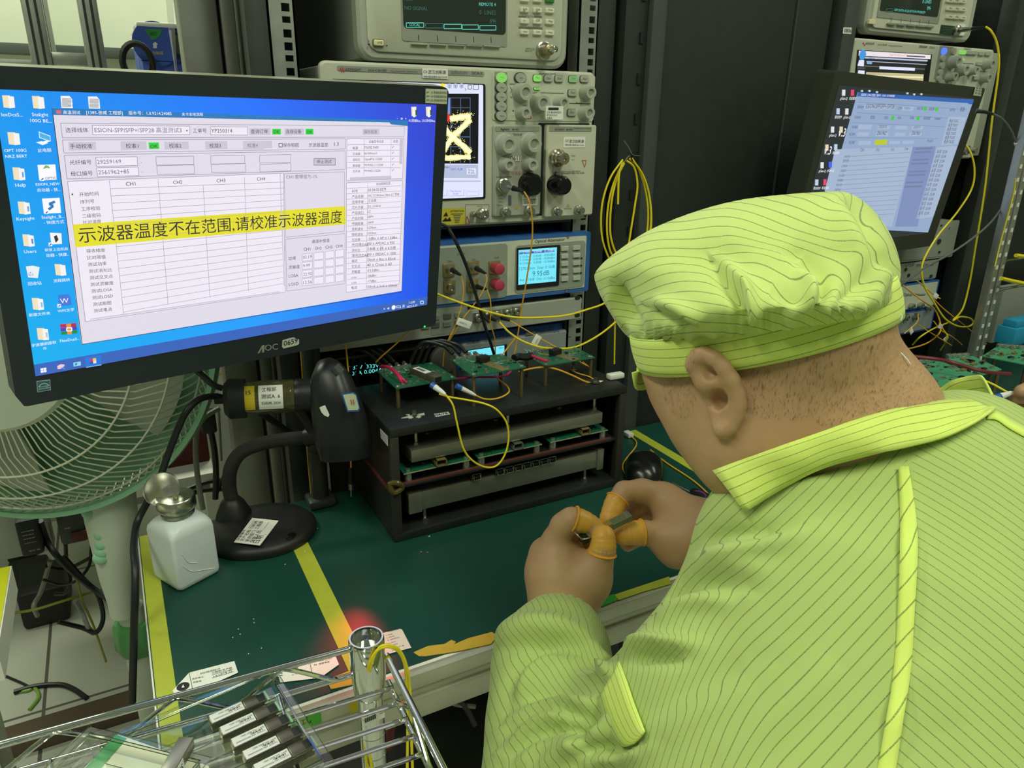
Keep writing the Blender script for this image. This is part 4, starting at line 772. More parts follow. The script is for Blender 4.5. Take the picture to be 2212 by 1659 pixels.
m_.build('label_sticker', t, label='cream three-line label on the top right corner')
PX.z = Z4; m_ = PX.mb(); u = PX.uv(1830, 982); m_.sph((u[0], u[1]-.001, .004), .0015, glow((40, 220, 80), 2)); m_.build('power_light', t); PX.z = ID
# ------------------------------------------------------------------ bench with the green mat
DZ, DF, DB, DL, DR = .75, .603, 1.016, -.036, 2.3
MATG = mat('green_mat', (19, 66, 56), .40, var=.10, vs=9, bump=.03, bs=500)
t = thing('workstation_bench', 'aluminium-edged bench with a dark green mat, carrying the black fixture', 'bench', (.6, .8, 0))
m_ = MB(); m_.box(DL+.002, DR, DF+.004, DB, DZ-.002, DZ, MATG); m_.build('green_mat', t)
m_ = MB(); m_.box(DL, DR, DF, DB, DZ-.024, DZ-.002, WPL, .001); m_.build('bench_top', t)
m_ = MB(); AL2 = mat('bench_rail_aluminium', (188, 190, 168), .38, .45)
m_.box(DL, DR, DF-.012, DF-.0005, DZ-.02, DZ-.001, AL2, .002); m_.box(DL, DR, DF-.006, DF+.02, DZ-.034, DZ-.0245, AL2, .001); m_.box(DL, DR, DF-.010, DF+.02, DZ-.062, DZ-.034, AL2, .002); m_.build('front_rail', t)
for x in (DL+.01, .62, 1.3): bx((x, DF+.02, 0), (x+.04, DF+.06, DZ-.063), AL2).build('leg', t)
bx((DL+.30, DB-.05, 0), (DL+.34, DB-.01, DZ-.063), AL2).build('leg', t)
TAPE = mat('yellow_green_tape', (176, 184, 62), .35, var=.06, vs=60); TAPO = mat('amber_tape', (206, 168, 60), .3, var=.1, vs=90); TAPG = mat('green_tape', (56, 156, 52), .4)
def strip(pts, mt, z=DZ, lift=.0006, name='tape_strip', par=t, label=None, th=.0005):
    P = [AZ(*p, z) for p in pts]; m_ = MB(); n = len(P)
    m_.add([Vector((p.x, p.y, z+lift)) for p in P]+[Vector((p.x, p.y, z+lift-th)) for p in P], [tuple(range(n)), tuple(range(2*n-1, n-1, -1))]+[(i, n+i, n+(i+1) % n, (i+1) % n) for i in range(n)], mt)
    return m_.build(name, par, 0, label)
def desk_rect(x0, x1, y0, y1, mt, name='tape_strip', label=None):
    m_ = MB(); m_.box(x0, x1, y0, y1, DZ+.0001, DZ+.0006, mt); return m_.build(name, t, 0, label)
xw = .0185
desk_rect(DL+.003, DL+.003+xw, DF+.001, DB-.002, TAPE, label='yellow-green tape along the left edge')
desk_rect(.1475, .1475+.0215, DF+.001, DB-.002, TAPE, label='yellow-green tape running front to back under the scanner stand')
desk_rect(.787, .806, DF+.1, DB-.01, TAPE, label='yellow-green tape right of the mouse')
strip([(893, 1410), (925, 1396), (960, 1392), (975, 1383), (985, 1387), (980, 1393), (1010, 1380), (1062, 1366), (1075, 1374), (1060, 1392), (985, 1408), (920, 1418), (905, 1418)], TAPO, label='torn amber tape at the front edge')
strip([(1286, 1296), (1326, 1284), (1336, 1296), (1300, 1311), (1284, 1309)], TAPG, label='short green tape at the front edge')
strip([(1328, 1285), (1445, 1246), (1450, 1262), (1392, 1278), (1336, 1297)], TAPE, label='yellow-green tape at the front edge behind the sleeve')
strip([(705, 1470), (758, 1449), (772, 1478), (715, 1490)], TAPO, lift=.0009, label='crinkled amber tape in the red light')
# papers and labels stuck on the mat
PD = Panel((0, 0, DZ+.001), (1, 0, 0), (0, 1, 0), ZB)
def paper(pts, lines, name, label, mt=WHITE, z=.0002):
    m_ = PD.mb(); PD.Q(m_, pts, mt, z)
    for l in lines: m_.text(l[0], PD.uv(l[1], l[2]), PD.uv(l[3], l[4]), INK, z+.0003)
    return m_
m_ = paper([(285, 775), (395, 655), (695, 578), (720, 655), (395, 800), (300, 800)], (('ESD检测标识', 470, 668, 600, 636), ('责任单位:', 415, 705, 495, 686), ('测量值:', 418, 728, 480, 714), ('工程部/生产部', 545, 665, 680, 628), ('1×10^9 Ω', 560, 690, 680, 650)), '', '')
for a in ((545, 672, 690, 632), (548, 692, 694, 650)): PD.L(m_, *a, .0004, INK, .0006)
PD.L(m_, 395, 656, 425, 800, .0004, INK, .0006); u = PD.uv(355, 748); m_.lathe([(.0062, 0), (.0062, .0001)], INK, 18, Matrix.Translation((u[0], u[1], .0003))); PD.Q(m_, [(345, 758), (355, 735), (365, 755)], WHITE, .0007)
m_.build('label_sticker', t, 0, 'crumpled white label at the front left corner of the mat')
m_ = paper([(970, 622), (1355, 518), (1390, 600), (1265, 690), (1000, 720)], (('R3  Tx功耗', 1030, 628, 1100, 610), ('R4  Rx功耗', 1035, 645, 1120, 628), ('R5  电压精度', 1080, 675, 1150, 656), ('灵敏度不符', 1255, 562, 1300, 550), ('光口失效', 1298, 578, 1345, 562), ('R6  温度异常', 1225, 610, 1328, 588), ('R7  短路', 1222, 590, 1290, 575)), '', '')
for i in range(3): PD.L(m_, 998, 648+i*14, 1015, 646+i*14, .0009, INK, .0006)
PD.L(m_, 1190, 562, 1220, 700, .0004, INK, .0006); m_.build('label_sticker', t, 0, 'white code-list label under the shelf rail')
m_ = paper([(1640, 402), (1790, 364), (1808, 368), (1870, 490), (1715, 532), (1680, 520)], (('LOSS参数说明', 1715, 388, 1788, 370), ('01  响应度', 1700, 412, 1745, 402), ('02  温度不良', 1706, 430, 1758, 414), ('03  接收无光头', 1712, 446, 1792, 424), ('04  发光点', 1720, 466, 1768, 450), ('05  数据头差', 1728, 482, 1780, 466), ('06  消光比不一致', 1736, 500, 1822, 478), ('07  功率', 1742, 514, 1790, 500)), '', '', mat('pink_lit_paper', (236, 214, 204), .6)); m_.build('label_sticker', t, 0, 'white code-list label right of the chrome post')  # white paper; the red glow falling on it is tinted into its colour
m_ = MB(Matrix(((1, 0, 0, 0), (0, 0, -1, DF-.0125), (0, 1, 0, 0), (0, 0, 0, 1)))); a_ = AY(*ZB(960, 790), DF-.0125); c_ = AY(*ZB(1250, 735), DF-.0125)
m_.rr(a_.x-.038, c_.x, DZ-.018, DZ+.002, 0, .0005, .001, mat('bright_green_tape', (72, 176, 44), .4)); m_.text('高温测试', (a_.x-.034, DZ-.013), (c_.x-.010, DZ-.013), INK, .0008); m_.build('label_strip', t, 0, 'bright green label strip lettered in Chinese on the front rail')
m_ = MB(); a_ = AY(*ZB(1450, 760), DF-.0125); m_.box(a_.x, a_.x+.012, DF-.0128, DF-.0122, DZ-.02, DZ, mat('yellow_tape', (214, 206, 40), .4)); m_.build('tape_strip', t, 0, 'yellow tape folded over the front rail')
# crumbs of white lint on the mat
for i, (x, y) in enumerate(((548, 1338), (549, 1346), (515, 1360), (519, 1371), (503, 1378), (565, 1401), (537, 1413), (686, 1142), (685, 1218), (659, 1192), (616, 1220))):
    p = AZ(x, y, DZ+.0002); m_ = MB(); m_.sph(p+Vector((0, 0, .0006)), .0007, WHITE, n=6); m_.solo('lint_speck', 'tiny white speck of lint lying on the green mat', 'lint', 'lint specks on the mat')
for i, (x, y) in enumerate(((908, 1194), (922, 1195), (926, 1160))):
    p = AZ(x, y, DZ+.0002); m_ = MB(); m_.tube([p+Vector((0, 0, .0007)), p+Vector((.002, .0005, .0007))], .0006, ink((226, 110, 110)) if i < 2 else WHITE, 6); m_.solo('wire_clipping', ('pinkish wire clipping on the mat in front of the black fixture, left one', 'pinkish wire clipping on the mat in front of the black fixture, right one', 'white wire clipping on the mat close to the front of the black fixture')[i], 'clipping', 'wire clippings on the mat')
# ------------------------------------------------------------------ black heating fixture
X0, X1, Y0, Y1, ZT = .274, .651, .840, 1.015, .918
BX = mat('fixture_black', (34, 37, 34), .42, var=.12, bump=.05, bs=900); BXE = mat('fixture_edge', (48, 47, 42), .5, var=.12)
t = thing('heating_fixture', 'open black test fixture with two aluminium plates, standing on the green mat', 'fixture', ((X0+X1)/2, .93, DZ))
bx((X0, Y0, ZT-.012), (X1, Y1, ZT), BX, .001).build('top_plate', t)
bx((X0, Y0, DZ+.0005), (X1, Y1, DZ+.012), BX, .001).build('base_plate', t)
bx((X0, Y0+.012, DZ+.012), (X0+.004, Y1, ZT-.012), BX, 0).build('side_panel', t)
bx((X1-.004, Y0+.012, DZ+.012), (X1, Y1, ZT-.012), BX, 0).build('side_panel', t)
bx((X0+.004, Y1-.004, DZ+.012), (X1-.004, Y1, ZT-.012), BX, 0).build('back_panel', t)
for x in (X0, X1-.012): bx((x, Y0, DZ+.012), (x+.012, Y0+.012, ZT-.012), BXE, .001).build('corner_post', t)
for z in (.832,): bx((X0+.012, Y0+.004, z-.004), (X1-.012, Y1-.006, z), BX, .001).build('middle_shelf', t)
REDE = mat('red_insulation', (96, 52, 46), .55)
def zrow(u, v, y): return AY(*Z8(u, v), y)
def slab(tl, br, y0, y1, mt, name, bev=.001):
    a = zrow(*tl, y0); b_ = zrow(*br, y0); m_ = MB(); m_.box(a.x, b_.x, y0, y1, min(a.z, b_.z), max(a.z, b_.z), mt, bev); return m_.build(name, t), a, b_
PLT = mat('milled_aluminium', (158, 157, 140), .32, .75, var=.08)
o, a, b_ = slab((722, 800), (1924, 622), Y0+.010, Y0+.095, PLT, 'upper_heat_plate')
o.location.z += 0; up_top = max(a.z, b_.z); up_bot = min(a.z, b_.z)
o, a2, b2 = slab((728, 1070), (1900, 900), Y0+.012, Y0+.085, PLT, 'lower_heat_plate')
lo_top = max(a2.z, b2.z); lo_bot = min(a2.z, b2.z)
m_ = MB(); m_.box(a2.x-.006, a2.x+.014, Y0+.010, Y0+.03, lo_bot-.002, lo_top+.001, PLT, .001); m_.build('end_bracket', t)
m_ = MB(); m_.box(b2.x-.004, b2.x+.008, Y0+.010, Y0+.05, lo_bot-.004, lo_top+.003, PLT, .001); m_.build('end_bracket', t)
for x in np.linspace(a2.x+.02, b2.x-.02, 3):
    for z0, z1 in ((DZ+.012, lo_bot),) if x != a2.x+.2 else ():
        if abs(x-(a2.x+b2.x)/2) > .05:
            m_ = MB(); m_.cyl((x, Y0+.02, z0), (x, Y0+.02, z1), .0026, STEEL, n=12); m_.cyl((x, Y0+.02, z0), (x, Y0+.02, z0+.005), .006, STEEL, n=6); m_.build('standoff', t)
for u, v in ((750, 720), (1328, 600), (1872, 505)):
    p = zrow(u, v, Y0+.03); m_ = MB(); m_.cyl((p.x, Y0+.03, up_top), (p.x, Y0+.03, ZT-.012), .003, STEEL, n=12); m_.cyl((p.x, Y0+.03, up_top), (p.x, Y0+.03, up_top+.003), .0055, STEEL, n=6); m_.build('standoff', t)
for u, v in ((818, 690), (1250, 610), (1650, 540)):
    p = zrow(u, v, Y0+.06); m_ = MB(); m_.cyl((p.x, Y0+.06, up_top), (p.x, Y0+.06, up_top+.004), .004, BPL, n=14); m_.cyl((p.x, Y0+.06, up_top-.002), (p.x, Y0+.06, up_top+.001), .0055, STEEL, n=14); m_.build('bolt', t)
bx((a.x+.01, Y0+.085, up_top-.001), (b_.x-.012, Y0+.089, up_top+.006), PLT, .0005).build('plate_rib', t)
m_ = MB(); m_.box(X0+.014, X1-.02, Y0+.0045, Y0+.0085, .832, .8345, REDE); m_.build('red_edge', t, label='reddish insulating strip')
m_ = MB(); m_.box(X0-.0006, X0-.0001, Y0+.02, Y1-.02, .822, .829, REDE); m_.build('red_edge', t, label='reddish insulating strip on the side')
PCB = mat('pcb_green', (26, 98, 70), .35, var=.12, vs=60, coat=.3); PCBE = mat('pcb_edge', (150, 160, 120), .5); GOLD = mat('gold_pad', (190, 156, 80), .35, .7); SOLD = mat('solder', (205, 208, 200), .25, .9); TAN = mat('tan_metal', (150, 132, 88), .4, .4)
SLV = mat('silver_spacer', (205, 205, 196), .25, .85)
for i, (f0, f1, mid) in enumerate((((728, 918), (1085, 842), (905, 862)), ((1190, 828), (1530, 752), (1385, 772)), ((1640, 735), (1945, 670), (1808, 685)))):
    p = zrow(*f0, Y0+.008); q = zrow(*f1, Y0+.008); z = .846; m_ = MB()
    m_.rr(p.x, q.x, 0, 0, 0, 0, .001, PCB) if False else m_.box(p.x-.012, q.x+.004, Y0+.008, Y0+.085, z, z+.0016, PCB)
    m_.box(p.x-.012, q.x+.004, Y0+.0075, Y0+.0082, z, z+.0016, PCBE)
    rn = random.Random(i)
    for _ in range(14):
        x = rn.uniform(p.x, q.x-.01); y = Y0+rn.uniform(.012, .03); m_.box(x, x+.002, y, y+.0012, z+.0016, z+.0022, SOLD)
    c_ = zrow(*mid, Y0+.012); ps = c_.x
    m_.build('circuit_board', t)
    m_ = MB(); 
    for bb in ((0, .016, 0, .0012), (0, .016, .0088, .010), (0, .0012, 0, .010), (.0148, .016, 0, .010)): m_.box(ps-.008+bb[0], ps-.008+bb[1], Y0+.006, Y0+.05, z+.0016+bb[2], z+.0016+bb[3], (TAN, SLV, TAN)[i])
    m_.build('module_cage', t)
    for xx in (p.x-.004, q.x-.002):
        m_ = MB(); m_.cyl((xx, Y0+.014, .832), (xx, Y0+.014, z), .0052, SLV, n=14); m_.cyl((xx, Y0+.014, z+.0016), (xx, Y0+.014, z+.004), .0035, SLV, n=10); m_.build('spacer', t)
for i, u in enumerate((1135, 1283, 1340, 1395, 1450, 1503, 1557, 1608)):
    v = 975-(u-1135)*.222; p = zrow(u, v, Y0+.008); m_ = MB(); w_ = .0072; z = lo_top+.0005
    for bb in ((-w_, w_, 0, .001), (-w_, w_, .0095, .0105), (-w_, -w_+.001, 0, .0105), (w_-.001, w_, 0, .0105)): m_.box(p.x+bb[0], p.x+bb[1], Y0+.008, Y0+.045, z+bb[2], z+bb[3], STEEL)
    m_.box(p.x-w_+.002, p.x+w_-.003, Y0+.0075, Y0+.012, z+.003, z+.0065, BPL); m_.tube([Vector((p.x-w_*.8, Y0+.006, z+.009)), Vector((p.x-w_*.8, Y0+.004, z+.003)), Vector((p.x+w_*.6, Y0+.004, z+.003)), Vector((p.x+w_*.6, Y0+.006, z+.009))], .0007, CHROME, 6); m_.build('module_cage', t)
p = AZ(*Z8(742, 580), ZT); m_ = MB()
m_.prism([(p.x+r_*math.cos(a_)*1.5, p.y+r_*math.sin(a_)*.9) for a_, r_ in [(k*PI/9, .008*(1+.45*math.sin(k*2.3)+.2*math.cos(k*5))) for k in range(18)]], ZT+.0001, ZT+.0012, mat('dried_glue', (196, 196, 184), .5)); m_.build('glue_blob', t, label='white glue blob around a bolt')
for u, v in ((742, 580), (1738, 300), (1880, 375)):
    p = AZ(*Z8(u, v), ZT); m_ = MB(); m_.cyl((p.x, p.y, ZT+.0012), (p.x, p.y, ZT+.004), .0058, STEEL, n=6); m_.cyl((p.x, p.y, ZT+.004), (p.x, p.y, ZT+.010), .003, STEEL, n=10); m_.build('bolt', t)
PT = Panel((0, 0, ZT), (1, 0, 0), (0, 1, 0), Z8)
m_ = PT.mb(); PT.Q(m_, [(865, 568), (955, 553), (968, 570), (878, 587)], mat('worn_white_label', (190, 192, 184), .5), .0006); m_.text('0678', PT.uv(880, 582), PT.uv(958, 568), INK, .001); m_.build('number_sticker', t, 0, 'white sticker reading 0678')
PS = Panel((X0-.0008, 0, 0), (0, -1, 0), (0, 0, 1), Z8)
m_ = PS.mb(); PS.Q(m_, [(527, 655), (575, 705), (577, 770), (530, 715)], WHITE, 0)
for k in range(6): PS.L(m_, 531, 668+k*9, 573, 712+k*9, .0006, INK, .0004)
m_.build('label_sticker', t, 0, 'white label on the side panel')
m_ = MB(); p = AY(*Z8(625, 1020), Y0-.001); m_.tube([Vector((p.x-.008, Y0-.002, p.z+.006)), Vector((p.x+.004, Y0-.003, p.z+.004)), Vector((p.x+.008, Y0-.002, p.z-.004)), Vector((p.x-.004, Y0-.003, p.z-.008))], .004, mat('amber_foil_tape', (84, 72, 34), .2), 8, True, 3); m_.build('tape_wrap', t, label='crinkled amber tape wrapped round the corner post')
# ------------------------------------------------------------------ test boards on stand-offs on the fixture
BRS = mat('dull_brass', (120, 108, 78), .4, .6)
def test_board(cor, feet, name, label, seed, conn_uv):
    f0 = AZ(*Z8(*feet[0]), ZT); zb_ = AY(*Z8(*cor[3]), f0.y).z
    zb_ = ZT+.046 if not .03 < zb_-ZT < .07 else zb_
    P = [AZ(*Z8(*c_), zb_) for c_ in cor]     # back-left, back-right, front-right, front-left
    t = thing(name, label, 'circuit board', (sum(p.x for p in P)/4, sum(p.y for p in P)/4, ZT), 'test boards on the fixture')
    m_ = MB(); m_.prism([(p.x, p.y) for p in P][::-1] if False else [(p.x, p.y) for p in (P[3], P[2], P[1], P[0])], zb_, zb_+.0016, PCB); root, t = t, m_.build('board', t)
    m_ = MB(); rn = random.Random(seed); u = lambda a, b_: (P[0]*(1-a)+P[1]*a)*(1-b_)+(P[3]*(1-a)+P[2]*a)*b_
    for _ in range(46):
        p = u(rn.uniform(.06, .94), rn.uniform(.2, .94)); s_ = rn.choice((.0006, .0009, .0014)); m_.box(p.x-s_*1.6, p.x+s_*1.6, p.y-s_, p.y+s_, zb_+.0016, zb_+.0016+s_, rn.choice((SOLD, SOLD, BPL, TAN)))
    for a, b_ in ((.55, .55), (.6, .62), (.7, .5)):
        p = u(a, b_); m_.text('R1 C20', (p.x, p.y), (p.x+.012, p.y), INKW, zb_+.0019)
    m_.build('components', t, kind='stuff')
    for a, b_ in ((.05, .08), (.95, .08), (.95, .92), (.05, .92)):
        p = u(a, b_); m_ = MB(); m_.cyl((p.x, p.y, ZT+.0005), (p.x, p.y, zb_), .0028, BRS, n=6); m_.build('standoff', t)
        m_ = MB(); m_.sph((p.x, p.y, zb_+.0018), .0032, SOLD, rz=.0018, n=10); m_.build('screw', t)
    for k in range(4):     # row of screw-on coaxial jacks at the back edge
        p = u(.12+.13*k, .07); m_ = MB(); m_.box(p.x-.005, p.x+.005, p.y-.003, p.y+.003, zb_+.0016, zb_+.006, SOLD, .0008)
        for dx in (-.0045, .0045): m_.cyl((p.x+dx, p.y-.003, zb_+.0016), (p.x+dx, p.y-.003, zb_+.0075), .0014, SOLD, n=8)
        m_.cyl((p.x, p.y+.002, zb_+.004), (p.x, p.y+.012, zb_+.005), .0032, SOLD, n=10); m_.build('coax_jack', t)
    for k in range(2):     # pale traces
        p, q, r_ = u(.25+k*.2, .12), u(.30+k*.14, .24), u(.44+k*.02, .36); m_ = MB(); m_.tube([p+Vector((0, 0, .0018)), q+Vector((0, 0, .0018)), r_+Vector((0, 0, .0018))], .0006, mat('pale_trace', (160, 190, 150), .4), 4, sm=4); m_.build('trace', t)
    p = u(.5, .42); q = u(.62, .98); m_ = MB(); cw = .0075; d = (q-p).normalized(); n_ = Vector((-d.y, d.x, 0))*cw
    m_.prism([(v.x, v.y) for v in (p-n_, q-n_, q+n_, p+n_)][::1], zb_+.0016, zb_+.0019, TAN); m_.build('module_pad', t)
    return root, u, zb_, d
B1_ = test_board(((505, 300), (850, 245), (1012, 345), (628, 412)), ((642, 540),), 'test_board', 'green test board with pink wires and a plugged module, nearest the barcode scanner', 1, 0)
B2_ = test_board(((970, 230), (1290, 193), (1446, 275), (1110, 335)), ((1108, 455),), 'test_board', 'green test board in the middle of the three on the fixture, before the cyan meter', 2, 0)
B3_ = test_board(((1420, 192), (1755, 150), (1880, 215), (1565, 268)), ((1570, 395),), 'test_board', 'green test board farthest right on the fixture, below the yellow fibres', 3, 0)
for (T_, u, zb_, d), k in ((B2_, 0), (B3_, 1)):
    p = u(.47, .36); m_ = MB(Matrix.Translation((p.x, p.y, zb_+.0017)) @ Matrix.Rotation(math.atan2(d.y, d.x)+PI/2, 4, 'Z')); m_.box(-.009, .009, -.006, .006, 0, .009, BPL, .001); m_.box(-.007, .007, -.0065, -.004, .002, .007, BRUB); m_.build('edge_connector', T_)
# optical module in the first board
T_, u, zb_, d = B1_
p = u(.5, .40); A = Matrix.Translation((p.x, p.y, zb_+.0022)) @ Matrix.Rotation(math.atan2(d.y, d.x)-PI/2, 4, 'Z')
t = thing('optical_module', 'silver optical module with a white label plugged into the nearest test board', 'optical module', A @ Vector((0, .03, 0)))
SFPM = mat('module_metal', (128, 124, 106), .38, .7, var=.1)
m_ = MB(A); m_.box(-.0068, .0068, 0, .043, 0, .0088, SFPM, .0006); m_.box(-.0072, .0072, .040, .058, -.001, .0100, SFPM, .001); m_.build('shell', t)
m_ = MB(A); m_.box(-.0055, .0055, .006, .036, .0088, .0091, WHITE); 
for k in range(14): m_.box(-.003+.0, .003, .010+k*.0013, .0106+k*.0013+(k % 3)*.0002, .0091, .0092, INK)
m_.build('label_sticker', t)
m_ = MB(A); m_.box(-.0055, .0055, .056, .0585, .001, .008, BPL); m_.build('port', t)
# pink supply wires on the boards
PINK = mat('pink_wire', (206, 44, 92), .4)
def wire(name, label, cat, pts, r, mt, group=None, sm=8, n=8, extra=None):
    m_ = MB(); m_.tube(pts, r, mt, n, sm=sm)
    if extra: extra(m_)
    return m_.solo(name, label, cat, group)
for k in range(2):
    z = zb_+.003; pts = [AZ(*Z8(*p), z+h_) for p, h_ in (((528+k*4, 268), .004), ((575, 268+k*4), .010), ((620+k*6, 300), .010), ((650+k*14, 340), .006), ((668+k*27, 368), .0))]
    wire('supply_wire', 'pink supply wire soldered to the nearest test board, %s of the pair' % ('left' if k == 0 else 'right'), 'wire', pts, .0022-.0004*k, PINK, 'pink supply wires')
T3 = B3_; z = T3[2]+.003
wire('supply_wire', 'pink supply wire soldered to the right-hand test board', 'wire', [AZ(*Z8(*p), z+.004) for p in ((1480, 198), (1520, 215), (1560, 228), (1582, 232))], .0022, PINK, 'pink supply wires')
wire('wire_loom', 'black sleeved wire loom beside the right-hand test board', 'wire', [AZ(*Z8(*p), z+.002) for p in ((1370, 215), (1400, 205), (1440, 208), (1480, 200))], .006, BCAB)
wire('supply_wire', 'red-pink wire running under the middle test board', 'wire', [AZ(*Z8(*p), ZT+.02) for p in ((1000, 345), (1060, 340), (1110, 335), (1290, 330), (1350, 300))], .0016, PINK, 'pink supply wires')
for k in range(3):
    P0 = B1_[1](.12+.13*k, .0); P0.z = B1_[2]+.005
    wire('coax_cable', 'black coaxial cable curving from the back of the nearest test board, %s of three' % ('left', 'middle', 'right')[k], 'cable', [P0+Vector((0, .014, 0)), P0+Vector((-.01, .03, .012)), P0+Vector((-.025, .05, .016)), P0+Vector((-.040, .06, -.01)), P0+Vector((-.045, .07, -.05))], .0028, BCAB, 'coaxial cables of the test boards')
    P0 = B2_[1](.12+.13*k, .0); P0.z = B2_[2]+.005
    wire('coax_cable', 'black coaxial cable behind the middle test board, %s of three' % ('left', 'middle', 'right')[k], 'cable', [P0+Vector((0, .014, 0)), P0+Vector((-.01, .03, .010)), P0+Vector((-.04, .04, .014)), P0+Vector((-.06, .05, -.03))], .0028, BCAB, 'coaxial cables of the test boards')
# ------------------------------------------------------------------ fibre patch cords around the rack
def fib(label, pts, mt=OFIB, r=.00095, name='fibre_patch_lead', group='fibre patch cords at the rack', boot=None, tag=None):
    t = thing(name, label, 'fibre cord', pts[len(pts)//2], group)
    m_ = MB(); m_.tube(pts, r, mt, 8, sm=8); m_.build('jacket', t)
    if boot:
        m_ = MB(); (p, q, c_) = boot; m_.tube([p, p+(q-p)*.55, q], lambda k: .0042-.0026*k, c_, 10); m_.tube([p-(q-p)*.5, p], .0034, STEEL, 10); m_.build('connector', t)
    if tag:
        p, a, w_, h_ = tag; m_ = MB(Matrix.Translation(p) @ Matrix.Rotation(a, 4, 'Y') @ Matrix.Rotation(PI/2, 4, 'X')); m_.box(-w_/2, w_/2, -h_/2, h_/2, -.0004, .0004, WHITE, .0002); m_.text('0600512', (-w_*.35, -h_*.15), (w_*.2, -h_*.15), INKG, .0006); m_.build('paper_tag', t)
    return t
y7 = lambda u, v, y: AY(*Z7(u, v), y); y5 = lambda u, v, y: AY(*Z5(u, v), y)
fib('yellow-orange fibre hanging from the oscilloscope connector past the cyan screen', [y5(1562, 1430, .958), y5(1600, 1500, .955), y5(1620, 1610, .955), y7(1318, 100, .96), y7(1300, 330, .965), y7(1245, 690, .975), y7(1190, 1000, .985), y7(1150, 1290, .99), y7(1112, 1500, .985)], OFIB, .0012, boot=(y5(1480, 1405, .975), y5(1560, 1430, .958), BPL))
m_ = MB(); m_.tube([y7(276, 20, .985), y7(350, 60, .965), y7(440, 210, .955), y7(560, 480, .955), y7(660, 780, .96), y7(740, 1060, .962), y7(790, 1220, .965), y7(830, 1340, .97), y7(880, 1500, .98)], .0024, BCAB, 10, sm=8); m_.solo('black_cable', 'thin black cable dropping from behind the monitor in front of the attenuator', 'cable')
fib('thick yellow fibre sagging from the monitor edge toward the cap', [y7(225, 812, .975), y7(480, 910, .965), y7(800, 1015, .955), y7(1100, 1080, .95), y7(1400, 1085, .945), y7(1700, 1060, .945), y7(1950, 990, .95), y7(2130, 925, .955), y7(2320, 800, .96)], YFIB, .0016)
fib('lower thick yellow fibre sagging in a long bow to the right', [y7(945, 1140, .985), y7(1050, 1250, .97), y7(1200, 1350, .96), y7(1400, 1420, .95), y7(1600, 1440, .948), y7(1800, 1420, .948), y7(2000, 1330, .95), y7(2200, 1190, .955), y7(2400, 1000, .96)], YFIB, .0016)
fib('orange fibre from the left port of the attenuator with a white tag', [y7(505, 605, .97), y7(535, 750, .965), y7(520, 900, .965), y7(480, 1050, .965), y7(430, 1200, .968), y7(370, 1320, .97), y7(320, 1440, .975), y7(300, 1640, .98)], boot=(y7(405, 545, .995), y7(505, 605, .97), BPL), tag=(y7(540, 1150, .96), .42, .024, .011))
fib('orange fibre from the upper middle port of the attenuator', [y7(785, 590, .968), y7(797, 660, .965), y7(760, 770, .964), y7(700, 870, .964), y7(620, 980, .964), y7(540, 1080, .965), y7(470, 1200, .968), y7(400, 1300, .972), y7(330, 1430, .978)], boot=(y7(680, 525, .993), y7(788, 585, .968), BPL))
fib('orange fibre from the lower middle port of the attenuator', [y7(798, 765, .97), y7(835, 870, .966), y7(845, 1000, .966), y7(835, 1150, .968), y7(862, 1230, .97), y7(890, 1340, .975), y7(895, 1500, .98)], boot=(y7(685, 735, .995), y7(798, 765, .97), BPL))
fib('orange fibre with a white paper tag slanting down from the slim unit', [y7(1062, 1120, .985), y7(1250, 1230, .975), y7(1400, 1320, .965), y7(1570, 1412, .955), y7(1760, 1530, .94), y7(1960, 1650, .93)], boot=(y7(965, 1085, 1.0), y7(1062, 1120, .985), BPL), tag=(y7(1365, 1340, .955), -1.0, .016, .012))
fib('orange fibre leaning left into the middle test board', [y7(1130, 1310, .985), y7(1050, 1410, .98), y7(975, 1510, .965)], OFIB, .0012)
m_ = MB(); m_.tube([y7(820, 1080, 1.0), y7(900, 1120, .985)], lambda k: .0042-.002*k, BPL, 10); m_.tube([y7(760, 1060, 1.0), y7(835, 1140, .985)], lambda k: .0042-.002*k, BPL, 10); m_.solo('connector_boots', 'pair of black fibre connector boots in the slim grey unit', 'connector')
fib('orange fibre hanging behind the scanner and ending in a bright ferrule over the mat', [AY(746, 735, .965), AY(751, 790, .96), AY(756, 860, .955), AY(757, 940, .95), AY(758, 1010, .95)], OFIB, .0012).children[0]
m_ = MB(); p = AY(758, 1010, .95); q = AY(759, 1072, .95); m_.tube([p, p.lerp(q, .55)], .0036, BPL, 10); m_.tube([p.lerp(q, .55), p.lerp(q, .75), p.lerp(q, .76), q], lambda k: .0042 if k < .5 else .002, STEEL, 10); m_.solo('ferrule_connector', 'steel ferrule connector hanging just above the mat left of the fixture', 'connector')
fib('orange fibre hanging straight down along the left rack post', [AY(648, 735, 1.0), AY(653, 800, 1.0), AY(662, 950, 1.0), AY(672, 1066, 1.0)], OFIB, .0012)
fib('orange fibre slanting from under the monitor to the nearest test board', [AY(*Z4(1740, 1000), .97), AY(*Z4(1640, 1100), .975), AY(*Z4(1530, 1200), .98), AY(*Z4(1432, 1285), .985), AY(*Z4(1380, 1340), .99)], OFIB, .0012)
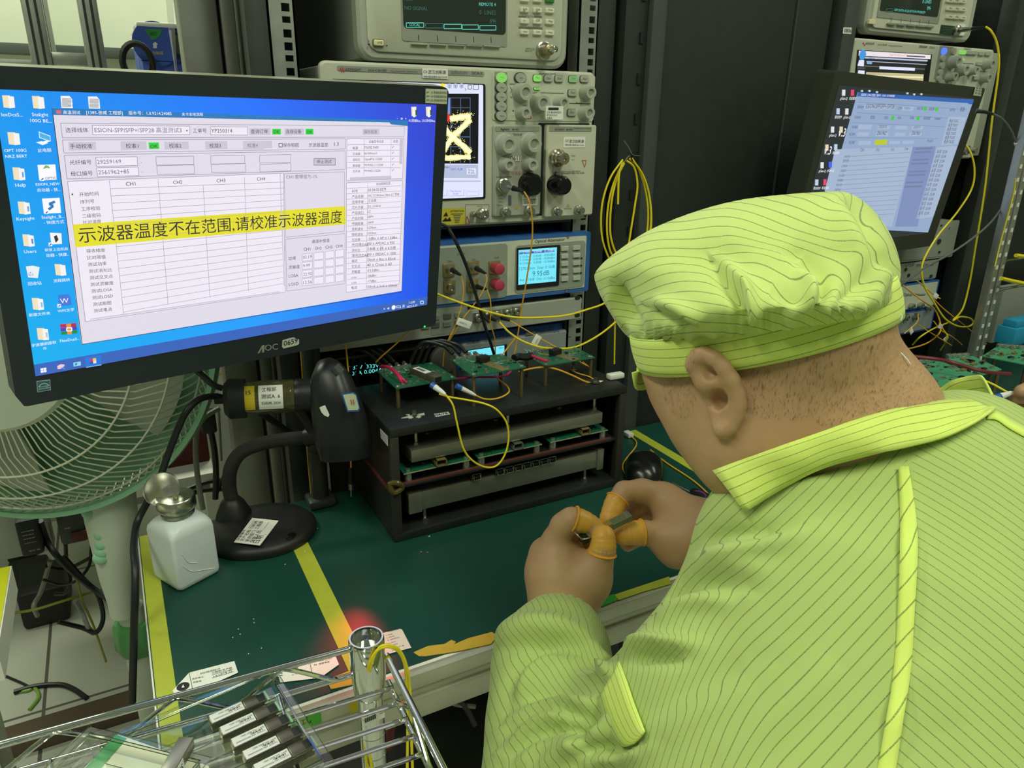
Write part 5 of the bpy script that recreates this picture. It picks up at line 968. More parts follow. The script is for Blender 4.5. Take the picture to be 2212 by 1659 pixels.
# hanging loop out of the plugged module
z8 = lambda u, v, y: AY(*Z8(u, v), y)
e0 = B1_[1](.62, 1.02); e0.z = B1_[2]+.006
t = fib('bright yellow fibre looping from the plugged module down the front of the fixture', [z8(940, 445, .815), z8(985, 510, .81), z8(1010, 620, .808), z8(1050, 780, .806), z8(1110, 860, .805), z8(1190, 900, .804), z8(1260, 890, .804), z8(1312, 820, .804), z8(1335, 720, .806), z8(1322, 620, .808), z8(1262, 540, .812), z8(1180, 500, .82), z8(1060, 475, .84), z8(970, 460, .86), z8(900, 440, .88)], YFIB, .0013, group='fibre patch cords on the fixture')
m_ = MB(); a_ = z8(850, 380, .835); b_ = z8(938, 443, .816); m_.tube([a_, a_.lerp(b_, .25)], .0042, mat('blue_connector', (40, 90, 170), .4), 10); m_.tube([a_.lerp(b_, .25), a_.lerp(b_, .8), b_], lambda k: .0040-.0022*k, WPL, 12); m_.build('connector', t, label='blue connector with white boot')
t = fib('amber fibre curling under the middle test board', [z8(1130, 450, .86), z8(1180, 470, .86), z8(1240, 472, .86), z8(1300, 455, .862), z8(1338, 425, .87), z8(1325, 390, .885), z8(1280, 355, .90), z8(1250, 320, .92)], OFIB, .0012, group='fibre patch cords on the fixture')
m_ = MB(); a_ = z8(1005, 388, .865); b_ = z8(1128, 448, .86); m_.tube([a_, a_.lerp(b_, .25)], .0040, mat('blue_connector', (40, 90, 170), .4), 10); m_.tube([a_.lerp(b_, .25), a_.lerp(b_, .8), b_], lambda k: .0036-.002*k, WPL, 12); m_.build('connector', t, label='blue connector with white boot')
t = fib('amber fibre with a white plug lying over the right end of the fixture', [z8(1400, 300, .92), z8(1480, 280, .91), z8(1560, 272, .90), z8(1640, 285, .89), z8(1740, 325, .885), z8(1820, 362, .88), z8(1905, 382, .875)], OFIB, .0014, group='fibre patch cords on the fixture')
m_ = MB(); a_ = z8(1900, 372, .875); b_ = z8(2048, 378, .875); m_.tube([a_, a_.lerp(b_, .4)], .0044, WPL, 8); m_.box(a_.x+.018, b_.x, .869, .882, ZT+.0005, ZT+.009, WPL, .002); m_.build('connector', t, label='flat white plug')
fib('thin amber fibre behind the right-hand test board', [z8(1680, 258, .93), z8(1760, 305, .905), z8(1840, 330, .895), z8(1885, 358, .885)], OFIB, .001, group='fibre patch cords on the fixture')
fib('amber fibre falling behind the right-hand test board to the cap', [z8(1800, 238, .94), z8(1845, 272, .925)], OFIB, .001, group='fibre patch cords on the fixture')
# coil of yellow fibre tied to the black cabinet
t = thing('fibre_coil', 'coil of yellow fibre hanging tied on the black cabinet above the cap', 'fibre cord', AY(1355, 560, .96))
m_ = MB()
for k, (pts) in enumerate((((1345, 345), (1318, 385), (1301, 440), (1299, 500), (1310, 545), (1330, 575), (1370, 580), (1398, 540), (1407, 480), (1402, 420), (1385, 372), (1362, 341)),
        ((1347, 350), (1326, 395), (1313, 450), (1312, 510), (1325, 555), (1360, 572), (1390, 535), (1400, 470), (1394, 410), (1378, 362), (1360, 343)),
        ((1349, 352), (1335, 380), (1322, 430), (1318, 500), (1330, 545), (1352, 570), (1385, 545), (1404, 500), (1405, 440), (1392, 385), (1365, 342)),
        ((1352, 346), (1370, 362), (1377, 400), (1372, 440), (1364, 490), (1355, 540), (1340, 570)), ((1344, 352), (1337, 380), (1335, 441)))):
    m_.tube([AY(x, y, .985-.004*k) for x, y in pts], .0016, YFIB, 8, closed=False, sm=6)
m_.build('loops', t)
m_ = MB(); m_.tube([AY(1348, 304, .96), AY(1358, 318, .958), AY(1367, 334, .957), AY(1378, 336, .955), AY(1388, 337, .96)], .0007, STEEL, 5, sm=4); m_.tube([AY(1349, 350, .965), AY(1360, 336, .952), AY(1366, 348, .965)], .0012, STEEL, 5, sm=4); m_.build('twist_tie', t)
fib('short yellow fibre end hanging straight down beside the peak of the cap', [AY(1329, 660, .96), AY(1328, 720, .96), AY(1327, 786, .96)], YFIB, .0014)
# ------------------------------------------------------------------ barcode scanner, its stand, the dispenser bottle
STB = mat('stand_black', (30, 31, 32), .42, var=.05, bump=.12, bs=1800)
bc = Vector((.118, .945, DZ))
t = thing('scanner_stand', 'black gooseneck scanner stand with an oval base and a white label', 'stand', bc)
m_ = MB(); A = Matrix.Translation(bc+Vector((0, 0, .0006))) @ Matrix.Rotation(math.radians(-12), 4, 'Z') @ Matrix.Diagonal((.073, .066, 1, 1))
m_.lathe([(1.0, 0), (1.02, .004), (1.0, .010), (.93, .0145), (.6, .019), (0, .021)], STB, 48, A); m_.build('base', t)
nk = AY(503, 1092, .985); nk.z = DZ+.018
m_ = MB(); m_.lathe([(.025, -.004), (.023, .004), (.016, .020), (.011, .026), (.009, .027)], STB, 28, Matrix.Translation(nk)); m_.build('neck_socket', t)
pts = [nk+Vector((0, 0, .02)), AY(495, 1050, .985), AY(499, 1010, .98), AY(520, 978, .975), AY(560, 960, .968), AY(610, 950, .962), AY(668, 944, .955)]
m_ = MB(); m_.tube(pts, .0095, mat('gooseneck_sleeve', (44, 44, 44), .5, bump=.5, bs=2500), 16, sm=8); m_.build('gooseneck', t)
m_ = MB(); p = pts[-1]; m_.tube([p-Vector((.004, 0, 0)), p+Vector((.012, -.012, .004))], .0125, STB, 16); m_.tube([p+Vector((.004, -.006, -.02)), p+Vector((.008, -.008, .0)), p+Vector((.0, -.004, .03)), p+Vector((-.012, 0, .052))], lambda k: .010, STB, 12, sm=4); m_.build('cradle', t)
PBs = Panel((0, 0, DZ+.0205), (1, 0, 0), (0, 1, 0), Z9)
m_ = PBs.mb(); q = [PBs.uv(*p_) for p_ in ((1722, 1075), (1902, 1094), (1775, 1262), (1598, 1240))]; m_.prism(q[::-1], .0004, .0012, WHITE)
for i in range(5):
    f = .12+i*.19; a = Vector(q[0]).lerp(Vector(q[1]), f); b_ = Vector(q[3]).lerp(Vector(q[2]), f)
    m_.text(('设备编号: ______', '资产名称: 扫码枪', '使用部门: 工程部', '保管人员: _____', '日期')[i], tuple(b_.lerp(a, .06)), tuple(b_.lerp(a, .9 if i < 4 else .35)), INK, .0015, .9)
m_.build('label_sticker', t, 0, 'white asset label')
m_ = MB(); c_ = AZ(*Z9(1985, 1195), DZ+.016); m_.lathe([(1, 0), (.7, .002), (0, .0024)], mat('gloss_black', (22, 22, 23), .08), 24, Matrix.Translation(c_) @ Matrix.Rotation(.9, 4, 'Z') @ Matrix.Diagonal((.010, .006, 1, 1))); m_.build('emblem', t)
# scanner: head pointing down, handle lying to the left
hc = [AY(702, 784, .94), AY(712, 812, .925), AY(722, 858, .912), AY(733, 905, .905), AY(742, 950, .902), AY(748, 984, .90)]
t = thing('barcode_scanner', 'black barcode scanner hanging in the stand, its handle wrapped in yellow-printed tape', 'scanner', (hc[2].x, hc[2].y, hc[5].z))
SCB_ = mat('scanner_black', (32, 34, 36), .36, var=.05)
m_ = MB(); ax = [.012, .025, .032, .035, .037, .035]; H = spline(hc, 5); G = []; n = len(H); dirs = []
for i, p in enumerate(H):
    d = (H[min(i+1, n-1)]-H[max(i-1, 0)]).normalized(); e1 = (RGT-d*RGT.dot(d)).normalized(); e2 = d.cross(e1); k = i/(n-1)
    r1 = np.interp(k, np.linspace(0, 1, 6), ax); r2 = r1*np.interp(k, [0, .4, 1], [1, .85, .62])
    row = []
    for j in range(24):
        a = 2*PI*j/24; cx, sx = math.cos(a), math.sin(a); row.append(p+e1*(r1*math.copysign(abs(cx)**.8, cx))+e2*(r2*math.copysign(abs(sx)**.8, sx)))
    G.append(row)
m_.grid(G, SCB_, True); m_.quad(G[0][::-1], SCB_); m_.quad(G[-1], SCB_); m_.build('head', t, 60)
m_ = MB(); hd = (hc[5]-hc[4]).normalized(); m_.add([p+hd*.0006 for p in [hc[5]+(q_-hc[5])*.8 for q_ in G[-1]]], [tuple(range(24))], glow((255, 40, 30), 1.4)); m_.build('scan_window', t, label='glowing red scan window')
h0, h1 = AY(690, 852, .93), AY(492, 862, .955)
m_ = MB(); hx = (h1-h0).normalized(); m_.tube([h0, h0.lerp(h1, .25), h0.lerp(h1, .5), h0.lerp(h1, .8), h1], lambda k: .0225 if k < .3 else .0205 if k < .8 else .021, SCB_, 24, sm=5); hnd = m_.build('handle', t)
m_ = MB(); m_.tube([h1-hx*.022, h1-hx*.002, h1+hx*.004], lambda k: (.026, .0265, .020)[int(k*2.01)], BRUB, 24); m_.build('handle_collar', hnd)
WR = mat('clear_wrap_tape', (74, 72, 44), .10, var=.3, vs=120, bump=.5, bs=160, coat=.6)
m_ = MB(); m_.tube([h0.lerp(h1, .28), h0.lerp(h1, .5), h0.lerp(h1, .88)], .0222, WR, 28, caps=False); m_.build('tape_wrap', hnd, label='shiny crinkled clear tape')
wv = (ray(590, 840)).normalized()*-1; wv = (wv-hx*wv.dot(hx)).normalized(); wt = hx.cross(wv)
def wrap_patch(k0, k1, a0, a1, r, mt, name, txt=(), label=None):
    m_ = MB(); G = []
    for i in range(9):
        a = a0+(a1-a0)*i/8; G.append([h0.lerp(h1, k0+(k1-k0)*j/4)+(wv*math.cos(a)+wt*math.sin(a))*r for j in range(5)])
    m_.grid(G, mt)
    for s_, ka, kb, a in txt:
        p, q = h0.lerp(h1, ka), h0.lerp(h1, kb); off = (wv*math.cos(a)+wt*math.sin(a))*(r+.0003)
        X_ = (q-p).normalized(); N_ = off.normalized(); Y_ = N_.cross(X_); M_ = Matrix(((X_.x, Y_.x, N_.x, p.x+off.x), (X_.y, Y_.y, N_.y, p.y+off.y), (X_.z, Y_.z, N_.z, p.z+off.z), (0, 0, 0, 1)))
        mm = MB(M_); mm.text(s_, (0, 0), ((q-p).length, 0), INK, .0002); o = len(m_.v); m_.v += mm.v; m_.f += [tuple(o+x for x in f) for f in mm.f]; m_.mi += [m_.m(INK)]*len(mm.f)
    return m_.build(name, hnd, 0, label)
sg = 1 if wt.z > 0 else -1
wrap_patch(.40, .66, -.75, .75, .0226, WHITE, 'label_sticker', [('工程部', .62, .47, sg*.35), ('测试A  6', .63, .43, -sg*.05), ('扫码枪 2024', .63, .43, -sg*.4)], 'white form label on the handle')
wrap_patch(.70, .84, -.3*sg-.45, -.3*sg+1.1 if sg < 0 else .75, .0226, mat('yellow_label', (210, 186, 40), .4), 'yellow_sticker', [('115', .82, .74, sg*.2)], 'yellow label on the handle')
hp = Panel(AY(756, 868, .878), RGT, UPV, ID)
p1_ = AD(0, 0, 1)
def tagp(pts, y0, mt, name, label, ins=0):
    m_ = MB(); P = [AD(*p, y0(p)) for p in pts]; m_.quad(P, mt); return m_
dd = lambda p: (AY(p[0], p[1], .866)-EYE).dot(FWD)
m_ = MB(); P = [AD(x, y, dd((x, y))) for x, y in ((737, 850), (762, 846), (770, 851), (778, 884), (774, 889), (750, 890))]; m_.add(P, [tuple(range(len(P)))], mat('blue_sticker', (46, 100, 170), .4)); c_ = sum(P, Vector())/len(P)
P2 = [c_+(p-c_)*.84-ray(756, 868).normalized()*.0005 for p in P]; m_.add(P2, [tuple(range(len(P)))], mat('label_cream', (206, 212, 184), .5))
for x in (759, 764): m_.tube([AD(x-1, 863, dd((x, 860))-.0012), AD(x+1, 874, dd((x, 872))-.0012)], .0005, INKR, 4)
m_.build('sticker', t, 0, 'blue-bordered sticker with two red strokes')
m_ = MB(); P = [AD(x, y, dd((x, y))-.002) for x, y in ((690, 880), (702, 875), (712, 896), (709, 901), (700, 897), (694, 890))]; m_.add(P, [tuple(range(len(P)))], WHITE); m_.build('small_sticker', t, 0, 'small white sticker')
m_ = MB(); m_.tube([AD(722, 792, dd((722, 792))-.012), AD(735, 806, dd((735, 806))-.016)], .007, mat('grey_button', (62, 64, 62), .4), 10); m_.build('trigger_button', t)
l = bpy.data.lights.new('scanner_light', 'SPOT'); l.energy = 2.4; l.color = (1, .03, .05); l.spot_size = math.radians(27); l.spot_blend = 1.0; l.shadow_soft_size = .006
o = bpy.data.objects.new('scanner_light', l); C.objects.link(o); o.location = hc[5]+hd*.006+Vector((.005, -.012, -.004)); tgt = AZ(745, 1490, DZ); o.rotation_euler = (tgt-o.location).to_track_quat('-Z', 'Y').to_euler(); o.parent = t; o.location = o.location-t.location
m_ = MB(); m_.tube([h1+hx*.002, AY(465, 856, .955), AY(432, 862, .945), AY(405, 886, .935), AY(385, 925, .93), AY(362, 985, .925), AY(342, 1040, .915), AY(318, 1085, .91), AY(296, 1130, .90), AY(289, 1180, .86), AY(292, 1240, .82), AY(306, 1300, .80)+Vector((-.012, 0, -.03)), AY(318, 1345, .80)+Vector((-.03, 0, -.10))], .0042, BCAB, 12, sm=8); m_.build('cable', t)
m_ = MB(); m_.tube([h1, h1+hx*.016], .006, BRUB, 12); m_.build('strain_relief', t)
m_ = MB(); m_.tube([AY(*Z3(1670, 1180), .985), AY(*Z3(1740, 1240), .98), AY(*Z3(1820, 1310), .972), AY(*Z3(1900, 1340), .968)], .004, BCAB, 10, sm=6); m_.solo('monitor_cable', 'black cable from the monitor back running to the scanner handle', 'cable')
# --- liquid dispenser bottle
cz = DZ+.0007; bcx, bcy = .0165, .888; ang = math.radians(-40+90-11)
t = thing('dispenser_bottle', 'square milky dispenser bottle with an open steel flip lid at the mat corner', 'bottle', (bcx, bcy, DZ))
A = Matrix.Translation((bcx, bcy, cz)) @ Matrix.Rotation(math.radians(27), 4, 'Z')
BOT = mat('milky_plastic', (214, 222, 222), .35, var=.03, sub=.25); m_ = MB(A)
hw = .0285; prof = [(0.88, 0, .18), (.98, .003, .18), (1.0, .008, .15), (1.0, .069, .16), (.985, .075, .24), (.90, .081, .5), (.74, .0855, .8), (.56, .087, 1.0), (.54, .090, 1.0)]
G = []
for k, z, rd in prof:
    row = []; h_ = hw*k; r_ = h_*rd
    for (x, y) in m_.rpoly(-h_, h_, -h_, h_, r_, 6): row.append(Vector((x, y, z)))
    G.append(row)
m_.grid(G, BOT, True); m_.quad([p for p in G[0]][::-1], BOT); m_.quad(G[-1], BOT); m_.build('body', t, 50)
m_ = MB(A); m_.lathe([(.0185, .088), (.0195, .089), (.0195, .092), (.0182, .0925), (.0182, .096), (.0220, .097), (.0228, .099), (.0228, .110), (.0218, .112), (.0212, .1125), (.016, .1115), (.007, .1095), (.003, .1095), (.003, .111), (0, .111)], STEEL, 40); m_.build('pump_cap', t)
m_ = MB(A); m_.lathe([(.0030, .1095), (.0030, .1112), (.0012, .1112), (0, .110)], mat('brass', (196, 170, 90), .3, 1), 14); m_.build('nozzle', t, label='small brass nozzle')
lp = AY(349, 1057, .895); hinge = AY(374, 1076, .895)
nrm = (Vector((.25, -.93, .22))).normalized(); m_ = MB(Matrix.Translation(lp) @ nrm.to_track_quat('Z', 'Y').to_matrix().to_4x4())
m_.lathe([(0, -.005), (.012, -.0035), (.0205, -.0005), (.0212, .0012), (.0205, .0026), (.0190, .0014), (.010, -.001), (0, -.0022)], STEEL, 40); m_.build('flip_lid', t)
m_ = MB(); q_ = A @ Vector((0, 0, .111)); m_.tube([hinge, hinge.lerp(q_, .25)+Vector((0, 0, -.001))], .003, STEEL, 10); m_.build('hinge_lug', t)
m_ = MB(A); 
for pts in (((-.02, -.0288, .035), (-.010, -.029, .022), (.004, -.029, .016), (.02, -.029, .010)), ((-.018, -.0288, .05), (-.012, -.029, .036), (-.002, -.029, .030))): m_.tube([Vector(p) for p in pts], .0004, WHITE, 5, sm=4)
m_.build('film_crease', t)
# ------------------------------------------------------------------ standing fan at the left
FAN_G = mat('fan_green', (146, 196, 160), .4, var=.04); FAN_W = mat('fan_white', (196, 204, 188), .4, var=.03); FAN_GD = mat('fan_knob_green', (78, 140, 82), .4)
WIRE = mat('fan_wire', (214, 214, 196), .35, .2)
fc = AD(37.3, 722.6, .955); R_ = .2485
fa = (EYE-fc); fa = (fa.normalized()+Vector((-.504, 0, -.117))).normalized()
t = thing('standing_fan', 'pale green and white standing fan partly hidden behind the big monitor', 'fan', (fc.x, fc.y+.1, 0))
FM = Matrix.Translation(fc) @ fa.to_track_quat('Z', 'Y').to_matrix().to_4x4()
def ringpts(r, z, n=72): return [FM @ Vector((r*math.cos(2*PI*k/n), r*math.sin(2*PI*k/n), z)) for k in range(n)]
m_ = MB(FM); m_.lathe([(R_-.004, -.012), (R_+.003, -.012), (R_+.004, 0), (R_+.003, .012), (R_-.004, .012), (R_-.006, 0), (R_-.004, -.012)], FAN_G, 96); m_.build('rim', t)
hubR = .109; hz = .077
m_ = MB(FM); m_.lathe([(hubR, hz-.006), (hubR, hz), (hubR*.96, hz+.005), (hubR*.6, hz+.009), (0, hz+.010)], FAN_W, 48)
qa, qb = [FM.inverted() @ AD(x_, y_, .88) for x_, y_ in ((-40, 812), (34, 852))]; e0 = FM.inverted() @ EYE; qa, qb = [e0+(q-e0)*((hz+.0085-e0.z)/(q.z-e0.z)) for q in (qa, qb)]; m_.text('SGR', (qa.x, qa.y), (qb.x, qb.y), mat('fan_print', (120, 126, 116), .5), hz+.0085); m_.build('hub_cap', t)
def cage(front):
    m_ = MB(); N = 110; s_ = 1 if front else -1; h_ = hz if front else .06; r0 = hubR*.99 if front else .06
    for k in range(N):
        a = 2*PI*k/N; tw = .35 if front else -.35
        P = []
        for f in (0, .25, .5, .72, .88, .96, 1.0):
            r = r0+(R_-.004-r0)*f; z = h_*(1-f**3.2)*s_ if f < 1 else .0; aa = a+tw*f*f*(1 if front else 1)
            P.append(FM @ Vector((r*math.cos(aa), r*math.sin(aa), z)))
        m_.tube(P, .0011, WIRE, 4, caps=False)
    for f in (.45, .72, .93):
        r = r0+(R_-.004-r0)*f; m_.tube(ringpts(r, (h_*(1-f**3.2)+.0014)*s_), .0014, WIRE, 6, True)
    return m_.build('front_grille' if front else 'rear_grille', t)
cage(True); cage(False)
m_ = MB(FM); m_.lathe([(0, -.20), (.05, -.19), (.066, -.15), (.068, -.10), (.06, -.088)], FAN_W, 32); m_.build('motor_housing', t)
BLD = mat('fan_blade', (176, 186, 168), .35, alpha=.82)
for k in range(5):
    G = []; a0 = 2*PI*k/5+.35
    for i in range(9):
        f = i/8; r = .05+(R_-.035-.05)*f; wd = .28+.62*math.sin(min(1, f*1.15)*PI*.62); row = []
        for j in range(7):
            g = j/6-.5; a = a0+g*wd+.25*f; row.append(FM @ Vector((r*math.cos(a), r*math.sin(a), -.01+g*.055*(1-.3*f))))
        G.append(row)
    m_ = MB(); m_.grid(G, BLD); o = m_.build('blade', t, 0); md = o.modifiers.new('s', 'SOLIDIFY'); md.thickness = .0025
m_ = MB(FM); m_.lathe([(0.04, -.03), (.045, .02), (.03, .035), (0, .037)], FAN_W, 24); m_.build('blade_hub', t)
# column
py = 1.10
cp = lambda x, y: AY(x, y, py)
top = cp(262, 1040); 
m_ = MB(); ax_ = [cp(236, 1060), cp(240, 1110), cp(249, 1170), cp(258, 1240), cp(266, 1290), cp(270, 1320)]
sec = [(.034, .04), (.035, .042), (.032, .04), (.027, .034), (.022, .026), (.0205, .024)]; G = []
for p, (a_, b_) in zip(ax_, sec): G.append([p+Vector((a_*math.cos(2*PI*j/28), b_*math.sin(2*PI*j/28), 0)) for j in range(28)])
m_.grid(G, FAN_W, True); m_.quad(G[0], FAN_W); m_.quad(G[-1][::-1], FAN_W); colm = m_.build('control_column', t, 50)
m_ = MB(); q_ = FM @ Vector((0, 0, -.16)); m_.tube([Vector((ax_[0].x, py, ax_[0].z-.03)), Vector((ax_[0].x, py+.02, ax_[0].z+.05)), q_+Vector((0, .0, -.05)), q_], lambda k: .022, FAN_W, 18, sm=4); m_.build('tilt_neck', t)
for i, (x, y) in enumerate(((856, 300), (866, 382), (866, 450), (850, 505))):
    p = AY(*ZA(x, y), py-.030); m_ = MB(); m_.sph(p+Vector((.003, .004, 0)), .0125, FAN_G, ry=.012, rz=.0105, n=16); m_.build('button', colm, label='mint green push button')
m_ = MB(); p = AY(*ZA(770, 95), py-.02); m_.sph(p, .012, FAN_G); m_.build('tilt_knob', t)
pb = [cp(277, 1318), cp(283, 1345)]
m_ = MB(); a_ = cp(279, 1310); b_ = cp(281, 1345); xx = cp(284, 1350).x; m_.cyl((a_.x, py, a_.z), (a_.x+.002, py, cp(285, 1350).z), .019, FAN_W); m_.build('inner_pole', t)
zc0 = cp(285, 1338).z; zc1 = cp(292, 1404).z; xx = a_.x+.002
m_ = MB(); G = []
for z, r in ((zc0, .027), (zc0-.006, .0305), (zc0-.03, .032), (zc1+.012, .032), (zc1, .026)):
    G.append([Vector((xx+.002+r*(1+.05*(j % 4 < 2))*math.cos(2*PI*j/40), py+r*(1+.05*(j % 4 < 2))*math.sin(2*PI*j/40), z)) for j in range(40)])
m_.grid(G, FAN_GD, True); m_.quad(G[0], FAN_GD); m_.quad(G[-1][::-1], FAN_GD); m_.build('height_collar', t, label='ribbed green height collar')
m_ = MB(); m_.cyl((xx+.003, py, zc1+.005), (xx+.01, py, .04), .0235, FAN_W, n=24); m_.build('outer_pole', t)
m_ = MB(); m_.lathe([(.2, 0.001), (.2, .018), (.17, .034), (.04, .05), (0, .05)], FAN_W, 48, Matrix.Translation((xx+.01, py, 0))); m_.build('base', t)
# ------------------------------------------------------------------ clutter behind and below, at the left
def lump(name, label, cat, c0, c1, mt, bev=.004, group=None, extra=None):
    m_ = MB(); m_.box(c0[0], c1[0], c0[1], c1[1], c0[2], c1[2], mt, bev)
    if extra: extra(m_)
    return m_.solo(name, label, cat, group)
# grey drawer unit with a white top shelf and a maroon carton
a = AY(405, 1035, 1.55); b_ = AY(545, 1010, 1.55)
t = thing('storage_unit', 'grey cabinet with a white front shelf behind the gooseneck stand', 'cabinet', (.05, 1.7, 0))
gx0, gx1 = AY(-200, 1030, 1.55).x, .110; zs_ = AY(450, 1012, 1.55).z
bx((gx0, 1.50, zs_-.012), (gx1, 2.0, zs_+.012), WPL, .002).build('shelf_top', t)
bx((gx0, 1.56, AY(100, 1130, 1.56).z), (gx1-.01, 2.0, zs_-.012), mat('grey_panel', (150, 154, 142), .5), .002).build('body', t)
MAR = mat('maroon_carton', (96, 36, 40), .55)
m1 = AY(385, 880, 1.56); m2 = AY(528, 1005, 1.56)
lump('maroon_carton', 'dark red carton on the white shelf behind the fan rim', 'box', (m1.x-.30, 1.56, zs_+.0125), (min(.108, m2.x-.02), 1.85, m1.z-.02), MAR)
m1 = AY(478, 862, 1.58); m2 = AY(540, 930, 1.58)
lump('black_socket_strip', 'black power socket strip standing on top of the maroon carton', 'socket', (m1.x-.09, 1.60, AY(385, 880, 1.56).z-.0195), (min(.107, m2.x-.04), 1.72, m1.z), BPLM)
# white cabinet glimpsed right of fan
p = AY(455, 795, 1.9); q = AY(498, 850, 1.9)
lump('white_cabinet', 'white cabinet with a yellow stripe glimpsed under the monitor right of the fan', 'cabinet', (p.x-.05, 2.01, 0.0), (q.x+.005, 2.09, 1.25), WHITE, extra=lambda m_: m_.box(p.x-.05, q.x+.005, 2.008, 2.0099, AY(470, 821, 1.95).z-.006, AY(470, 821, 1.95).z, ink((216, 200, 90))))
lump('grey_carton', 'grey-green panel behind the fan grille', 'panel', (AY(250, 830, 1.8).x, 1.88, zs_+.0125), (AY(420, 830, 1.8).x, 1.98, AY(300, 760, 1.8).z+.1), mat('panel_green_grey', (168, 174, 150), .5))
# black adapter hanging, dark box with a plate, battery units on the floor
def hang(u0, v0, u1, v1, y, dep, name, label, cat, mt, txt=None):
    p, q = AY(*ZA(u0, v0), y), AY(*ZA(u1, v1), y); m_ = MB(); m_.box(p.x, q.x, y, y+dep, q.z, p.z, mt, .006)
    if txt:
        mm = MB(Matrix(((1, 0, 0, 0), (0, 0, -1, y-.0003), (0, 1, 0, 0), (0, 0, 0, 1))))
        for s_, fu, fv, wf in txt: mm.text(s_, (p.x+(q.x-p.x)*fu, p.z+(q.z-p.z)*fv), (p.x+(q.x-p.x)*(fu+wf), p.z+(q.z-p.z)*fv), INKW)
        o = len(m_.v); m_.v += mm.v; m_.f += [tuple(o+k for k in f) for f in mm.f]; m_.mi += [m_.m(INKW)]*len(mm.f)
    return m_.solo(name, label, cat)
hang(115, 195, 385, 460, 1.35, .05, 'power_adapter', 'black power adapter with white print hanging below the fan', 'adapter', BPLM, [('AC/DC ADAPTER', .22, .30, .55), ('MODEL: DSA-36', .22, .40, .5), ('INPUT 100-240V', .25, .50, .5), ('OUTPUT 12V 3A', .25, .62, .5), ('CE FC  LPS', .35, .85, .5)])
m_ = MB(); p = AY(*ZA(230, 200), 1.37); m_.tube([p, p+Vector((.0, .02, .06)), p+Vector((-.02, .12, .14)), p+Vector((.0, .21, .20))], .004, BCAB, 8, sm=5); m_.solo('adapter_cable', 'black cable holding up the hanging power adapter', 'cable')
hang(465, 120, 760, 350, 1.42, .12, 'dark_junction_box', 'dark grey box with a pale name plate behind the fan column', 'box', mat('dark_box', (66, 68, 62), .5), [('TIMES', .22, .50, .22)])
hang(-300, 120, 470, 430, 1.44, .04, 'grey_shelf_panel', 'grey horizontal panel below the fan rim at the left edge', 'panel', mat('grey_panel', (150, 154, 142), .5))
hang(600, 285, 770, 335, 1.415, .004, 'red_card', 'dull red card on the front of the dark grey box', 'card', MAR)
p = AZ(*ZA(300, 1160), 0)
for i, (u0, v0, u1, v1, y, z0) in enumerate(((45, 470, 385, 760, 2.40, .34), (20, 765, 460, 1000, 2.21, .18), (130, 830, 640, 1150, 2.02, .0))):
    p_, q_ = AY(*ZA(u0, v0), y), AY(*ZA(u1, v1), y); m_ = MB(); m_.box(p_.x, q_.x, y, y+.16, 0.001, p_.z, mat('ups_black', (28, 30, 29), .5), .01); m_.solo('backup_power_unit', ('black backup power unit at the top of the pile under the fan', 'black backup power unit in the middle of the pile under the fan', 'black backup power unit lowest in the pile under the fan, with a red light')[i], 'power unit', 'black power units under the fan')
p_ = AY(*ZA(402, 1133), 2.018); m_ = MB(); m_.sph(p_, .005, glow((255, 50, 90), 2)); m_.solo('indicator_light', 'tiny glowing red light on the lowest black power unit', 'light')
ca_ = [([(-100, 990), (250, 945), (480, 880), (640, 830), (800, 785), (930, 755)], 1.55, .0035, mat('olive_cable', (150, 150, 60), .45), 'olive-yellow cable crossing under the fan'),
       ([(340, 180), (400, 350), (480, 470), (600, 600), (760, 730), (960, 870)], 1.36, .007, BCAB, 'thick black cable running down from the adapter to the fan column'),
       ([(560, 380), (570, 560), (600, 680), (560, 790), (470, 800)], 1.6, .005, BCAB, 'black cable looping left of the fan column'),
       ([(380, 560), (560, 590), (760, 500), (820, 465)], 1.6, .005, BCAB, 'black cable rising right to the fan column'),
       ([(370, 680), (520, 720), (650, 690), (760, 560), (780, 380)], 1.58, .004, BCAB, 'thin black cable bowed under the dark box'),
       ([(500, 1040), (700, 1090), (820, 1130), (880, 1000), (830, 800), (700, 660), (540, 480)], 1.5, .006, BCAB, 'black cable curling over the floor beside the fan pole'),
       ([(470, 480), (640, 650), (700, 850), (800, 1080), (905, 1380)], 1.55, .003, mat('olive_cable', (150, 150, 60), .45), 'thin olive wire falling to the floor duct'),
       ([(430, 520), (350, 780), (290, 900), (320, 990)], 1.6, .006, GCAB, 'grey cable dangling over the black power units'),
       ([(640, 860), (700, 960), (750, 1080), (800, 1140)], 1.52, .006, GCAB, 'grey cable on the floor right of the power units')]
for pts, y, r, mt, lab in ca_:
    m_ = MB(); m_.tube([AY(*ZA(*p), y+.015*math.sin(i*2)) for i, p in enumerate(pts)], r*.8, mt, 8, sm=7); m_.solo('floor_cable', lab, 'cable', 'cables under the fan')
for pts, r, mt, lab in (([(120, 1640), (300, 1590), (500, 1575), (620, 1610), (740, 1690)], .006, BCAB, 'black cable on the floor in front of the brown duct'), ([(120, 1640), (240, 1625), (290, 1600), (330, 1680), (250, 1790)], .004, mat('green_yellow_wire', (130, 170, 70), .4), 'green-yellow earth wire curling on the floor in front of the brown duct'), ([(40, 1500), (180, 1560), (240, 1590)], .003, BCAB, 'thin black cable lying on the floor by the left edge')):
    m_ = MB(); m_.tube([AZ(*ZA(*p), r) for p in pts], r, mt, 8, sm=7); m_.solo('floor_cable', lab, 'cable', 'cables under the fan')
